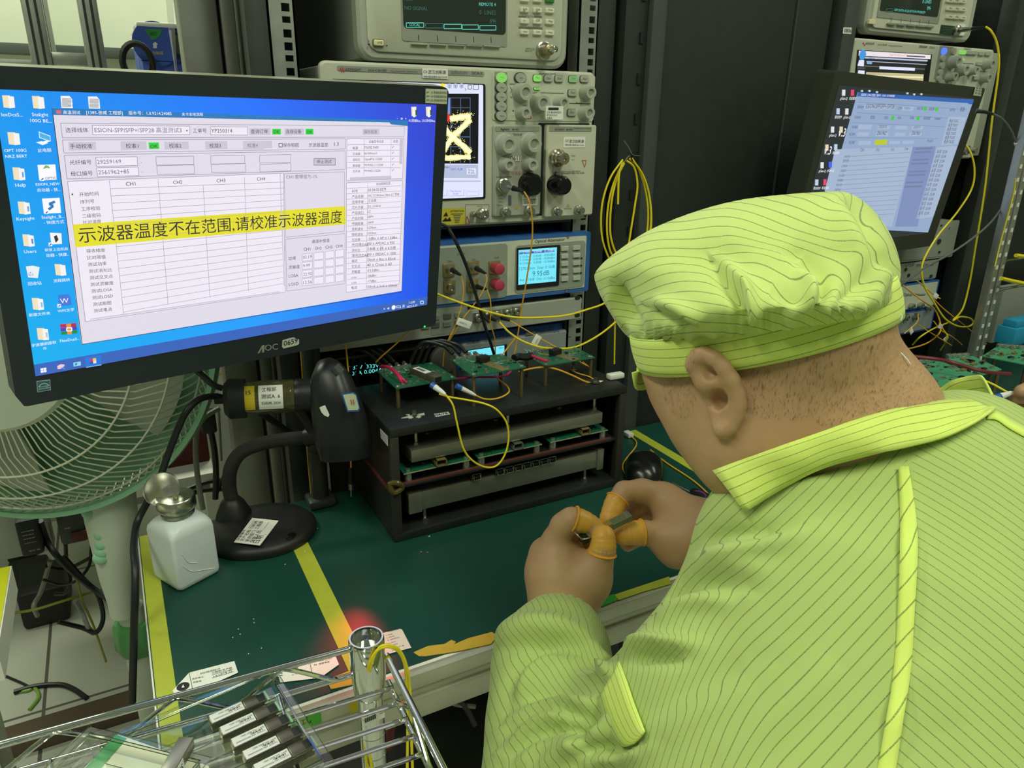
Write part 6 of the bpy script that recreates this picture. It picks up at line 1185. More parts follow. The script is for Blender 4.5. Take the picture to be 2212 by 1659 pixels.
# more cables behind the scanner stand
for pts, y, r, mt, lab in (([(1500, 320), (1390, 390), (1340, 500), (1340, 700), (1365, 900), (1385, 1010)], 1.15, .005, GCAB, 'pale grey cable hanging behind the dispenser bottle'),
        ([(1420, 400), (1440, 480), (1465, 620), (1475, 780), (1470, 940)], 1.25, .006, BCAB, 'black plug cable hanging from the socket strip'),
        ([(1490, 330), (1500, 500), (1510, 680)], 1.3, .003, GCAB, 'thin grey cable hanging beside the black plug cable'),
        ([(1220, 900), (1400, 830), (1560, 810), (1640, 840)], 1.3, .005, BCAB, 'black cable arching behind the gooseneck'),
        ([(1240, 920), (1420, 880), (1600, 880), (1680, 920)], 1.3, .005, BCAB, 'second black cable arching lower behind the gooseneck'),
        ([(1580, 680), (1530, 780), (1480, 900)], 1.28, .004, BCAB, 'black cable slanting down left behind the gooseneck'),
        ([(1700, 300), (1850, 400), (1990, 500)], 1.02, .006, BPL, 'black cable slanting from the scanner handle to the rack')):
    m_ = MB(); m_.tube([AY(*Z9(*p), y) for p in pts], r*.85, mt, 8, sm=7); m_.solo('hanging_cable', lab, 'cable', 'cables behind the scanner')
m_ = MB(); p = AY(*Z9(1420, 410), 1.25); m_.box(p.x-.012, p.x+.012, 1.24, 1.26, p.z-.02, p.z+.02, BRUB, .004); m_.solo('plug', 'black plug on the cable behind the gooseneck', 'plug')
# neighbouring table edge at the far left
t = thing('side_table', 'table corner with a yellow-taped edge at the left border of the photo', 'table', (-.3, .7, 0))
e1, e2 = AZ(*ZA(100, 562), .78), AZ(*ZA(-20, 1300), .78)
m_ = MB(); d_ = (e2-e1); pol = [(e1.x, e1.y), (e1.x-.6, e1.y+.0), (e2.x-.6, e2.y), (e2.x, e2.y)]
m_.prism(pol, .745, .78, WPL); m_.build('table_top', t)
m_ = MB(); q1_ = e1-Vector((.001, .001, 0)); m_.prism([(e1.x-.0015, e1.y-.001), (e1.x-.055, e1.y-.001), (e2.x-.055, e2.y), (e2.x-.0015, e2.y)], .7802, .7808, mat('bright_yellow_tape', (206, 210, 30), .35)); m_.build('tape_strip', t)
bx((e1.x-.10, e1.y-.10, 0), (e1.x-.04, e1.y-.04, .744), ALU).build('leg', t)
# ------------------------------------------------------------------ chrome wire cart in the foreground
SZ = .835
pc = AZ(792, 1392, SZ); ex = (AZ(0, 1597, SZ)-AZ(748, 1394, SZ)).normalized(); ey = (AZ(957, 1659, SZ)-AZ(830, 1406, SZ)).normalized(); RX = AZ(832, 1410, SZ)-pc; uz = Vector((0, 0, 1))
t = thing('wire_shelf_cart', 'chrome wire shelf cart holding clear trays in the foreground', 'cart', (pc.x, pc.y, 0))
LX, LY, RD = .42, .36, .0031
def sp(a, b_, dz=0): return pc+ex*a+ey*b_+uz*dz
LOW = -.030
def spy(b_, dz=0): return pc+RX+ey*b_+uz*dz
for dz, nm in ((0, 'upper_rail'), (LOW, 'lower_rail')):
    m_ = MB(); m_.tube([sp(.016, 0, dz), sp(LX, 0, dz)], RD if dz == 0 else .0028, CHROME, 14); m_.build(nm, t)
    m_ = MB(); m_.tube([spy(.004, dz), spy(LY, dz)], RD if dz == 0 else .0028, CHROME, 14); m_.build(nm, t)
def zig(f, L, nm):
    P = []; k = 0; x = .03
    while x < L:
        P += [f(x, LOW+.003), f(x+.005, LOW+.003), f(x+.040, -.0035), f(x+.052, -.0035)]; x += .088
    m_ = MB(); m_.tube(P, .0022, CHROME, 10, sm=3); m_.build(nm, t)
zig(lambda x, z: sp(x, .0015, z), LX, 'truss_wire'); zig(lambda x, z: spy(x, z)+ex*.0015, LY, 'truss_wire')
ny = 17
for i in range(ny):
    b_ = .018+i*.0205; m_ = MB(); m_.tube([spy(b_, LOW+.0045), spy(b_, LOW+.0045)+ex*LX], .0022, CHROME, 8); m_.build('deck_wire', t)
for a in (.083, .26): m_ = MB(); m_.tube([sp(a, 0, LOW), sp(a, LY, LOW)], .0030, CHROME, 12); m_.build('support_rod', t)
m_ = MB(); m_.lathe([(.0118, -.064), (.0120, -.058), (.0152, -.052), (.0165, -.03), (.0165, .006), (.0158, .0085), (.0142, .0085), (.0135, .004), (.0135, -.006), (0, -.008)], CHROME, 40, Matrix.Translation(pc)); m_.build('collar', t)
m_ = MB(); m_.cyl(pc-uz*(pc.z-.03), pc-uz*.058, .0125, CHROME, n=32)
for k in range(28): m_.lathe([(.01255, 0), (.01275, .0006), (.01255, .0012)], CHROME, 28, Matrix.Translation(pc-uz*(.08+k*.025)))
m_.build('post', t)
m_ = MB(); m_.lathe([(.018, .0), (.02, .01), (.02, .028), (.012, .032)], BRUB, 20, Matrix.Translation((pc.x, pc.y, 0))); m_.build('foot', t)
pq = Panel(pc+(EYE-pc).normalized()*.0128*0+Vector((0, -.0132, 0)), RGT, uz, ZB)
m_ = pq.mb(); pq.Q(m_, [(1560, 945), (1692, 886), (1694, 945), (1566, 1000)], WHITE, .0012)
for k in range(18): pq.L(m_, 1562+k*4.2, 952-k*1.8, 1563+k*4.2, 982-k*1.8, .0002+.0002*((k*5) % 3), INK, .0015)
pq.T(m_, 'XZH', 1660, 924, 1692, 910, INK, .0016); m_.build('barcode_sticker', t, 0, 'white barcode sticker on the post')
# clear blister trays
CLR = bpy.data.materials.new('clear_plastic'); CLR.use_nodes = True; nt = CLR.node_tree; nt.nodes.remove(nt.nodes['Principled BSDF'])
g1 = nt.nodes.new('ShaderNodeBsdfTransparent'); g1.inputs[0].default_value = (.93, .95, .92, 1); g2 = nt.nodes.new('ShaderNodeBsdfGlossy'); g2.inputs[0].default_value = (.9, .92, .88, 1); g2.inputs[1].default_value = .08
fr_ = nt.nodes.new('ShaderNodeLayerWeight'); fr_.inputs[0].default_value = .22; ms = nt.nodes.new('ShaderNodeMixShader'); nt.links.new(fr_.outputs['Fresnel'], ms.inputs[0]); nt.links.new(g1.outputs[0], ms.inputs[1]); nt.links.new(g2.outputs[0], ms.inputs[2]); nt.links.new(ms.outputs[0], nt.nodes['Material Output'].inputs[0])
TZ = LOW+.0074
def ridge(m_, f, pts, r=.0012): m_.tube([f(*p) for p in pts], r, CLR, 6)
# tray frame from the module row:  u along a module (label end to bail end), v from module to module
o_ = AZ(*ZB(525, 940), SZ-.008); u_ = AZ(*ZB(930, 762), SZ-.008)-o_; U_ = u_.normalized(); V_ = (AZ(*ZB(590, 1255), SZ-.008)-o_); V_ = (V_-U_*V_.dot(U_)).normalized()
pitch = (AZ(*ZB(590, 1255), SZ-.008)-o_).dot(V_)/3; ML = u_.length
def tp(a, b_, z): p = o_+U_*a+V_*b_; return Vector((p.x, p.y, SZ+z))
def blister(name, label, a0, a1, b0, b1, cols, zb_, h_, rows, pr=None, grp='clear trays on the cart'):
    t2 = thing(name, label, 'tray', tp((a0+a1)/2, (b0+b1)/2, zb_), grp)
    m_ = MB(); F = lambda a, b_, z: (pr or tp)(a, b_, z)
    m_.add([F(a0, b0, zb_), F(a1, b0, zb_), F(a1, b1, zb_), F(a0, b1, zb_)], [(0, 1, 2, 3)], CLR)
    for (p, q) in (((a0, b0), (a1, b0)), ((a1, b0), (a1, b1)), ((a1, b1), (a0, b1)), ((a0, b1), (a0, b0))):
        m_.add([F(*p, zb_), F(*q, zb_), F(*q, zb_+h_), F(*p, zb_+h_)], [(0, 1, 2, 3)], CLR); m_.tube([F(*p, zb_+h_), F(*q, zb_+h_)], .0013, CLR, 6)
    e = .006; R4 = [(a0-e, b0-e), (a1+e, b0-e), (a1+e, b1+e), (a0-e, b1+e)]; I4 = [(a0, b0), (a1, b0), (a1, b1), (a0, b1)]
    for k in range(4): m_.add([F(*R4[k], zb_+h_), F(*R4[(k+1) % 4], zb_+h_), F(*I4[(k+1) % 4], zb_+h_), F(*I4[k], zb_+h_)], [(0, 1, 2, 3)], CLR)
    m_.tube([F(*p, zb_+h_) for p in R4], .0008, CLR, 5, True); m_.build('shell', t2, 30)
    m_ = MB()
    for c0, c1 in cols:
        k = 0
        for b_ in rows:
            m_.add([F(c0, b_-.0012, zb_), F(c1, b_-.0012, zb_), F(c1, b_, zb_+h_*.8), F(c0, b_, zb_+h_*.8)], [(0, 1, 2, 3)], CLR); m_.add([F(c0, b_+.0012, zb_), F(c1, b_+.0012, zb_), F(c1, b_, zb_+h_*.8), F(c0, b_, zb_+h_*.8)], [(0, 1, 2, 3)], CLR); m_.tube([F(c0, b_, zb_+h_*.8), F(c1, b_, zb_+h_*.8)], .0007, CLR, 5)
    m_.build('slot_ribs', t2, 30)
    return t2
rows = [-.004+pitch*k-pitch*.5+.006 for k in range(7)]
blister('clear_tray', 'clear plastic tray with silver optical modules in its right-hand slots', -.078, ML+.006, -.018, .10, ((-.076, -.006), (-.003, ML+.004)), TZ, .016, rows)
SFL = mat('module_label', (228, 230, 226), .5, var=.02); BAIL = mat('bail_mint', (150, 196, 160), .45); MODG = mat('module_grey_metal', (118, 114, 98), .32, .75, var=.1)
def module_(name='optical_module', lab=''):
    A = Matrix(((U_.x, V_.x, 0, 0), (U_.y, V_.y, 0, 0), (0, 0, -1, 0), (0, 0, 0, 1))); A = Matrix(((U_.x, -V_.x, 0, 0), (U_.y, -V_.y, 0, 0), (0, 0, 1, 0), (0, 0, 0, 1)))
    t2 = thing('optical_module', lab, 'optical module', (0, 0, 0), 'optical modules in the clear tray')
    m_ = MB(A); m_.box(.0, ML*.90, -.0058, .0058, 0, .0088, MODG, .0007); m_.box(ML*.55, ML*.78, -.0066, .0066, -.0, .0096, MODG, .001); m_.box(ML*.78, ML*.9, -.0045, .0045, .002, .0092, BPLM, .0006); m_.build('shell', t2)
    m_ = MB(A); m_.box(.001, ML*.54, -.0050, .0050, .0088, .0091, SFL)
    for k, s_ in ((.0018, 'SFP+ 10G BIDI 2021'), (-.0026, 'T27/R33  S/N:1ESN25030062')):
        mm = MB(Matrix.Rotation(PI, 4, 'Z')); mm.text(s_, (-ML*.52, -k-.0012), (-ML*(.16 if k > 0 else .06), -k-.0012), INK, .0093, hmax=.0026)
        o = len(m_.v); m_.v += [A @ p for p in mm.v]; m_.f += [tuple(o+x for x in f) for f in mm.f]; m_.mi += [m_.m(INK)]*len(mm.f)
    for k in range(11): m_.box(ML*.30+k*.0009, ML*.30+k*.0009+.0003+.0002*(k % 3), -.0007, .0012, .0091, .00925, INK)
    m_.build('label_sticker', t2)
    m_ = MB(A); m_.box(ML*.915, ML*.955, -.0066, .0066, .0065, .0085, BAIL, .0006); m_.tube([Vector((ML*.86, .006, .006)), Vector((ML*.94, .0066, .006)), Vector((ML*.96, 0, .005)), Vector((ML*.94, -.0066, .006)), Vector((ML*.86, -.006, .006))], .0008, STEEL, 6); m_.build('bail_latch', t2, label='mint green pull latch')
    return t2
ords = ('first', 'second', 'third', 'fourth', 'fifth')
p0 = module_(lab='silver optical module with white label, topmost in the row of the clear tray')
p0.location = tp(0, 0, TZ+.001)
for k in range(1, 5): dup(p0, V_*pitch*k+U_*(.0035*k if k < 4 else .013), 'silver module with white label, %s from the top in the clear tray row' % ords[k])
# cream card with a green stripe, a second tray on it, a loose module
cz = SZ+.012
def cp_(x, y, z=cz): return AZ(*ZI(x, y), z)
m_ = MB(); P = [cp_(600, 345), cp_(1060, 505), cp_(1100, 640), cp_(300, 640)]; m_.add(P+[p-uz*.0008 for p in P], [(3, 2, 1, 0), (4, 5, 6, 7)]+[(i, (i+1) % 4, 4+(i+1) % 4, 4+i) for i in range(4)], mat('cream_card', (226, 226, 200), .55))
P = [cp_(590, 347)+uz*.0004, cp_(645, 366)+uz*.0004, cp_(505, 530)+uz*.0004, cp_(430, 520)+uz*.0004]; m_.add(P, [(3, 2, 1, 0)], mat('green_stripe', (50, 150, 84), .5)); m_.solo('cream_card', 'cream card with a green stripe lying over the trays at the bottom edge', 'card')
q0 = cp_(480, 395, cz+.002); qa = (cp_(1010, 530, cz+.002)-q0).normalized(); qb = Vector((qa.y, -qa.x, 0)); 
if qb.y > 0: qb = -qb
blister('clear_tray', 'empty clear tray lying on the cream card', 0, .095, .002, .09, ((.03, .058), (.064, .09)), .0, .012, [.02+.014*k for k in range(5)], pr=lambda a, b_, z: q0+qa*a+qb*b_+uz*z)
m0, m1 = cp_(950, 375, cz+.018), cp_(865, 525, cz+.018); md_ = (m1-m0).normalized(); A = Matrix(((md_.x, -md_.y, 0, m0.x), (md_.y, md_.x, 0, m0.y), (0, 0, 1, m0.z-.006), (0, 0, 0, 1)))
t2 = thing('optical_module', 'loose silver optical module lying askew on the empty clear tray', 'optical module', m0)
m_ = MB(A); m_.box(0, .056, -.0055, .0055, 0, .0095, mat('module_bright', (168, 166, 150), .3, .8), .0006); m_.build('shell', t2)
m_ = MB(A @ Matrix.Translation((0, .00555, 0)) @ Matrix.Rotation(-PI/2, 4, 'X')); m_.box(.018, .05, -.0085, -.001, 0, .0003, SFL); m_.text('SFP+ 10G', (.02, -.006), (.046, -.006), INK, .0005); m_.build('label_sticker', t2)
# lower empty tray at far left
blister('clear_tray', 'empty clear tray at the far left of the cart under the upper rail', -.20, -.09, -.008, .09, ((-.198, -.15), (-.145, -.094)), TZ, .014, [.01+.016*k for k in range(5)])
# yellow cord draped on the collar
t2 = thing('fibre_patch_lead', 'bright yellow patch lead draped over the chrome cart post', 'fibre cord', pc, 'patch leads on the cart')
for k in range(2):
    m_ = MB(); d0 = -.006*k
    m_.tube([AD(*ZB(1580+k*30, 1310), .72), AD(*ZB(1556+k*28, 1100), .715), AD(*ZB(1556+k*22, 900), .705), AD(*ZB(1560+k*20, 740), .69), AD(*ZB(1590+k*14, 600), .675), AD(*ZB(1640+k*10, 510-k*14), .67), AD(*ZB(1710, 482-k*10), .672), AD(*ZB(1780+k*6, 510-k*8), .68), AD(*ZB(1825+k*10, 600), .69), AD(*ZB(1840+k*20, 760), .70), AD(*ZB(1845+k*22, 980), .71), AD(*ZB(1842+k*36, 1310), .72)], .0014, YFIB, 10, sm=8); m_.build('strand', t2)
# things glimpsed below the bench
bx((pc.x+.02, .70, .05), (pc.x+.30, .96, .40), mat('under_box', (44, 46, 44), .5), .01).solo('computer_case', 'dark computer case under the bench behind the cart post', 'computer')
p, q = AY(*ZB(1110, 900), .64), AY(*ZB(1275, 1290), .64); m_ = MB(); m_.box(p.x, q.x, .64, .66, .1, DZ-.063, AL2, .002); m_.lathe([(.006, 0), (.006, .001)], BLKD, 16, Matrix.Translation((p.x+.022, .6398, AY(*ZB(1170, 985), .64).z)) @ Matrix.Rotation(PI/2, 4, 'X')); m_.solo('support_bracket', 'pale metal support plate with a round hole under the bench front', 'bracket')
for pts, r, mt, lab in (([(2100, 760), (2180, 830), (2240, 900), (2290, 1000)], .004, BCAB, 'black cable under the bench right of the cart'), ([(2060, 800), (2150, 860), (2290, 880)], .003, GCAB, 'grey cable under the bench right of the cart'), ([(1760, 830), (1740, 960), (1715, 1150)], .006, mat('red_strap', (120, 30, 34), .5), 'red strap hanging under the bench beside the cart post'), ([(1080, 1040), (1110, 1100), (1130, 1180), (1170, 1290)], .008, mat('blue_hose', (110, 150, 190), .5), 'pale blue hose under the bench left of the cart post')):
    m_ = MB(); m_.tube([AY(*ZB(*p_), .69) for p_ in pts], r, mt, 8, sm=6); m_.solo('hanging_cable', lab, 'cable', 'cables under the bench')
for pts, lab in (([(1350, 1400), (1330, 1480), (1300, 1560), (1330, 1640)], 'black cable seen between the sleeve and the coat under the bench'), ([(1375, 1370), (1385, 1450), (1360, 1540)], 'second black cable seen between the sleeve and the coat under the bench')):
    m_ = MB(); m_.tube([AY(*p_, .93) for p_ in pts], .004, BCAB, 8, sm=6); m_.solo('hanging_cable', lab, 'cable', 'cables under the bench')
# ------------------------------------------------------------------ right station
PRr = Panel((0, 1.022, 0), (1, 0, 0), (0, 0, 1), ZD)
rx0 = AY(1806, 110, 1.03).x; 
t = thing('instrument_rack', 'black instrument rack at the right station with a 0806 sticker on its post', 'rack', (1.5, 1.3, 0))
bx((rx0, 1.02, 0), (rx0+.034, 1.06, 1.9), DGREY, .002).build('front_post', t)
bx((rx0, 1.0601, 0), (rx0+.012, 1.6, 1.9), BLKD, 0).build('side_panel', t)
rx1 = AY(2160, 110, 1.03).x
bx((rx1+.02, 1.02, 0), (rx1+.055, 1.06, 1.9), BLK, .002).build('front_post', t)
bx((rx1+.043, 1.0601, 0), (rx1+.055, 1.6, 1.9), BLKD, 0).build('side_panel', t)
bx((rx0, 1.60, 0), (rx1+.055, 1.61, 1.9), BLKD, 0).build('back_panel', t)
PK = Panel((0, 1.0195, 0), (1, 0, 0), (0, 0, 1), ZD)
m_ = PK.mb(); PK.Q(m_, [(525, 255), (604, 258), (597, 318), (518, 314)], WHITE, .0004); PK.T(m_, '0806', 530, 302, 595, 304, INK, .0008); m_.build('number_sticker', t, 0, 'white sticker reading 0806')
bx((rx1+.056, 1.03, 0), (3.0, 1.5, 2.1), BLKD, .003).solo('black_cabinet', 'black cabinet flank at the right edge of the photo', 'cabinet')
# wavelength meter
xa = PRr.uv(722, 300)[0]; xb = PRr.uv(1735, 250)[0]; za = PRr.uv(1200, 350)[1]; zt = za+.16
t = thing('wavelength_meter', 'beige wavelength meter at the right station with a green label by its connector', 'instrument', ((xa+xb)/2, 1.2, za))
m_ = MB(); m_.box(xa+.005, xb-.005, 1.042, 1.35, za+.002, zt-.002, DGREY, .004); m_.build('case', t)
m_ = PRr.mb(); m_.rr(xa, xb, za, zt, -.02, 0, .018, BEIGE2, inset=.004, dz=.004); m_.rr(xa+.012, xb-.02, za+.01, zt-.008, 0, .003, .014, BEIGE); m_.build('front_bezel', t)
m_ = PRr.mb(); PRr.R(m_, 880, -200, 1395, 225, .003, .004, BEIGE3, .002); PRr.R(m_, 895, -200, 1385, 162, .004, .0046, mat('crt_glass', (48, 58, 50), .12, var=0), .004)
PRr.T(m_, '0 LINES', 1240, 32, 1322, 36, G1, .005); PRr.T(m_, 'VAC', 1285, 78, 1315, 80, G1, .005); PRr.T(m_, 'DSP DATA ACQUISITION PROBLEM', 980, 105, 1265, 130, G1, .005); PRr.F(m_, 905, 85, 965, 110, .0008, G2, .005); PRr.T(m_, '0 M', 1285, 95, 1315, 97, G1, .005)
for i, x in enumerate((955, 1047, 1137, 1220, 1305)): PRr.L(m_, x, 165+i*6, x-2, 210+i*6, .0008, INK, .0045)
m_.build('display', t)
for i, x in enumerate((952, 1042, 1132, 1218, 1300)): m_ = PRr.mb(); PRr.R(m_, x-38, 212+i*6, x+38, 242+i*6, .004, .008, BEIGE3, .002, .0006, .0006); m_.build('soft_key', t)
for r_, y in enumerate((10, 85, 162)):
    for c_, x in enumerate((1495, 1555, 1618)): m_ = PRr.mb(); PRr.R(m_, x-28, y-22+c_*4, x+22, y+20+c_*4, .003, .007, KEYW, .001, .0006, .0006); PRr.T(m_, ('Peak', 'Avg', 'Setup')[c_], x-14, y+2+c_*4, x+12, y+3+c_*4, INKG, .0074); m_.build('key', t)
m_ = PRr.mb(); PRr.R(m_, 738, 180, 788, 232, .003, .008, mat('cream_key', (232, 222, 176), .4), .001, .0006, .0006); m_.build('power_key', t, label='cream power key')
m_ = PRr.mb(); PRr.R(m_, 1424, 232, 1590, 335, .003, .0036, mat('dark_green_label', (28, 66, 44), .5), .001)
for i in range(4): PRr.L(m_, 1436, 255+i*18, 1520, 258+i*18, .0008, INKG, .004)
PRr.R(m_, 1590, 222, 1632, 335, .003, .0036, WHITE, .001); m_.build('label_sticker', t, label='dark green label')
m_ = PRr.mb(); A = PRr.at(1575, 285, .003); m_.lathe([(.0095, 0), (.0095, .006), (.007, .008)], STEEL, 20, A); q = PRr.M.inverted() @ AY(*ZD(1735, 268), .955); p_ = PRr.uv(1580, 283); m_.tube([(p_[0], p_[1], .006), Vector((p_[0], p_[1], .006)).lerp(q, .5), q], lambda k: .005-.001*k, STEEL, 14); m_.build('optical_connector', t)
# oscilloscope
xa = PRr.uv(612, 500)[0]; xb = PRr.uv(1922, 560)[0]; zt = PRr.uv(1200, 400)[1]; zb = PRr.uv(1650, 1480)[1]
t = thing('sampling_oscilloscope', 'beige sampling oscilloscope half hidden behind the tilted right monitor', 'oscilloscope', ((xa+xb)/2, 1.2, zb))
m_ = MB(); m_.box(rx0+.036, rx1+.015, 1.034, 1.4, zb+.004, zt-.004, BEIGE2, .004); m_.build('case', t)
m_ = PRr.mb(); m_.rr(xa, xb, zb, zt, -.012, 0, .006, BEIGE, inset=.003, dz=.003); m_.build('front_bezel', t)
m_ = PRr.mb(); PRr.Q(m_, [(700, 408), (712, 392), (722, 420), (735, 400), (732, 415), (722, 432), (712, 408)], INKR, .0006)
for s_, x0, x1, y, y1 in (('KEYSIGHT', 735, 812, 416, 418), ('DCA-X 86100D', 845, 932, 424, 426), ('Wide-Bandwidth Oscilloscope', 948, 1075, 432, 436), ('Infiniium', 1232, 1305, 445, 448), ('DCA-X', 1328, 1375, 452, 455)): PRr.T(m_, s_, x0, y, x1, y1, INK, .0006)
m_.build('brand_lettering', t)
m_ = PRr.mb(); PRr.Q(m_, [(655, 465), (1352, 508), (1240, 1400), (560, 1400)], BPL, .0006); PRr.Q(m_, [(668, 473), (1338, 512), (1334, 552), (664, 520)], glow((236, 228, 232)), .001); PRr.Q(m_, [(664, 520), (1300, 552), (1240, 900), (620, 900)], glow((34, 36, 34), .9), .0009)
PRr.Q(m_, [(725, 530), (1310, 560), (1305, 575), (722, 545)], SCG, .0011); PRr.Q(m_, [(735, 568), (1300, 600), (1298, 606), (734, 575)], SCG, .0012); PRr.Q(m_, [(858, 618), (1190, 634), (1187, 662), (856, 645)], SC, .0013); PRr.Q(m_, [(720, 612), (1282, 642), (1280, 650), (720, 620)], glow((110, 112, 108)), .0012)
PRr.Q(m_, [(735, 672), (1270, 694), (1255, 900), (700, 900)], glow((206, 198, 150), .9), .0013); PRr.Q(m_, [(745, 700), (1265, 716), (1265, 730), (745, 712)], glow((240, 236, 190)), .0014)
PRr.Q(m_, [(668, 560), (715, 562), (712, 620), (652, 615)], SC, .0013); PRr.Q(m_, [(660, 655), (720, 660), (716, 720), (650, 720)], SC, .0013); PRr.Q(m_, [(652, 625), (725, 630), (722, 648), (650, 645)], glow((70, 76, 84)), .0013)
u = PRr.uv(700, 512); m_.lathe([(.009, 0), (.009, .0002)], glow((70, 150, 220)), 20, Matrix.Translation((u[0], u[1], .0014))); PRr.T(m_, 'Trigger Threshold Control', 948, 518, 1095, 526, glow((230, 110, 50)), .0015); PRr.Q(m_, [(1110, 516), (1285, 526), (1284, 538), (1110, 528)], glow((90, 92, 100)), .0014)
PRr.Q(m_, [(740, 572), (790, 575), (785, 600), (738, 597)], glow((130, 180, 210)), .0015); PRr.T(m_, 'Setup', 755, 556, 810, 560, uk, .0015)
m_.build('screen', t)
m_ = PRr.mb(); PRr.R(m_, 1428, 430, 1492, 740, .0, .0008, BEIGE3, .001); PRr.T(m_, 'Acquisition', 1650, 460, 1715, 463, INK, .0006); PRr.L(m_, 1490, 525, 1590, 530, .0008, INK, .0005); PRr.L(m_, 1610, 588, 1740, 596, .0008, INK, .0005); PRr.L(m_, 1760, 662, 1865, 670, .0008, INK, .0005); m_.build('panel_lettering', t)
for x, y, r in ((1545, 580, .0128), (1618, 655, .0125), (1715, 660, .0098), (1862, 600, .0105), (1515, 718, .0098), (1832, 730, .0105)): knob(PRr, x-12, y, r, .0005, t, .017)
for x, y, mt in ((1458, 478, glow((90, 130, 255), 1.1)), (1445, 543, BEIGE2), (1437, 612, BEIGE2), (1422, 678, BEIGE2), (1410, 735, BEIGE2), (1547, 483, BEIGE2)): m_ = PRr.mb(); m_.lathe([(.0068, 0), (.0066, .003), (.006, .0045), (0, .0048)], mt, 20, PRr.at(x, y, .0008)); m_.build('menu_button', t)
for x, y, mt in ((1632, 488, LIT), (1688, 492, BEIGE2), (1738, 494, BEIGE2), (1805, 500, BEIGE2), (1865, 502, BEIGE2), (1785, 595, BEIGE2), (1755, 728, BEIGE2), (1618, 555, LIT)): m_ = PRr.mb(); k = 20 if y != 555 else 10; PRr.R(m_, x-22, y-k, x+22, y+k, .0, .004, mt, .002, .0006, .0006); m_.build('push_button', t)
m_ = PRr.mb(); p_ = PRr.M.inverted() @ AY(*ZD(1655, 1330), .99); u = PRr.uv(1640, 1400); m_.lathe([(.010, 0), (.010, .012), (.006, .014), (.006, .03)], STEEL, 18, Matrix.Translation((u[0], u[1], 0))); m_.build('optical_connector', t)
# right monitor, tilted
_m = pose(8.28, 6.8, 1.05)
PX2 = Panel((1.2844, .9254, 1.2158), _m @ Vector((1, 0, 0)), _m @ Vector((0, 0, 1)), ZD)
t = thing('monitor', 'second black monitor showing a pale blue program window, right behind the yellow cap', 'monitor', (1.28, .96, .75))
hw, hh = .2383, .134
m_ = PX2.mb(); m_.rr(-hw-.018, hw+.040, -hh-.030, hh+.020, -.03, .003, .006, mat('monitor_grey_black', (52, 56, 48), .4, var=.04)); m_.rr(-hw*.8, hw*.8, -hh*.8, hh*.8, -.045, -.03, .01, BPL); m_.build('housing', t)
m_ = MB(); c_ = PX2.M @ Vector((0, -.02, -.046)); m_.tube([c_, Vector((c_.x, .995, c_.z-.06)), Vector((c_.x, .985, .76))], .018, BLK, 12, sm=4); m_.box(c_.x-.1, c_.x+.1, .90, 1.01, .7508, .765, BLK, .004); m_.build('stand_neck', t)
m_ = PX2.mb(); D2 = glow((40, 46, 50), .9); W2 = glow((150, 172, 206), .95); W3 = glow((168, 186, 212), .95); W4 = glow((128, 146, 192), .95); L2 = glow((118, 132, 166), .95); K2 = glow((60, 70, 100), .9); GR2 = glow((70, 200, 60)); BT = glow((50, 100, 180), .95)
m_.quad([(-hw, -hh, .0034), (hw, -hh, .0034), (hw, hh, .0034), (-hw, hh, .0034)], D2)
PX2.Q(m_, [(640, 858), (1725, 928), (1300, 2165), (290, 2110)], W2, .0037); PX2.Q(m_, [(642, 858), (1725, 926), (1712, 972), (1672, 968), (1670, 960), (632, 896)], BT, .004)
PX2.Q(m_, [(430, 1390), (1155, 1368), (960, 2110), (240, 2150)], W3, .004); PX2.Q(m_, [(1155, 1368), (1370, 1362), (1200, 2110), (990, 2110)], W4, .004); PX2.Q(m_, [(1385, 1372), (1570, 1360), (1345, 2020), (1185, 2040)], W3, .004); PX2.Q(m_, [(1492, 1085), (1655, 1092), (1575, 1340), (1420, 1350)], W3, .004)
PX2.T(m_, '高温测试   [1386-工程部]   版本号：1.0.9214   未卡本地流程', 668, 890, 980, 902, WH, .0043)
def t2(s_, x0, y0, x1, y1, mt=K2): PX2.T(m_, s_, x0, y0, x1, y1, mt, .0043)
for x0, y0, x1, y1 in ((705, 975, 990, 1020), (1060, 990, 1165, 1030), (650, 1160, 775, 1205), (830, 1170, 945, 1205), (1000, 1170, 1105, 1205), (1150, 1170, 1255, 1205), (640, 1230, 750, 1270), (815, 1232, 930, 1268), (990, 1235, 1090, 1268), (1130, 1232, 1240, 1265), (650, 1312, 770, 1350), (940, 1310, 1040, 1342), (1065, 1308, 1170, 1340)): PX2.Q(m_, [(x0, y0), (x1, y0+2), (x1-8, y1), (x0-8, y1)], W3, .004)
PX2.Q(m_, [(805, 1302), (918, 1300), (908, 1345), (795, 1350)], glow((190, 200, 40)), .0043)
for x, y in ((1270, 1014), (1377, 1018), (965, 1100), (1202, 1104)): PX2.Q(m_, [(x-14, y-18), (x+16, y-18), (x+10, y+16), (x-18, y+16)], GR2, .0043)
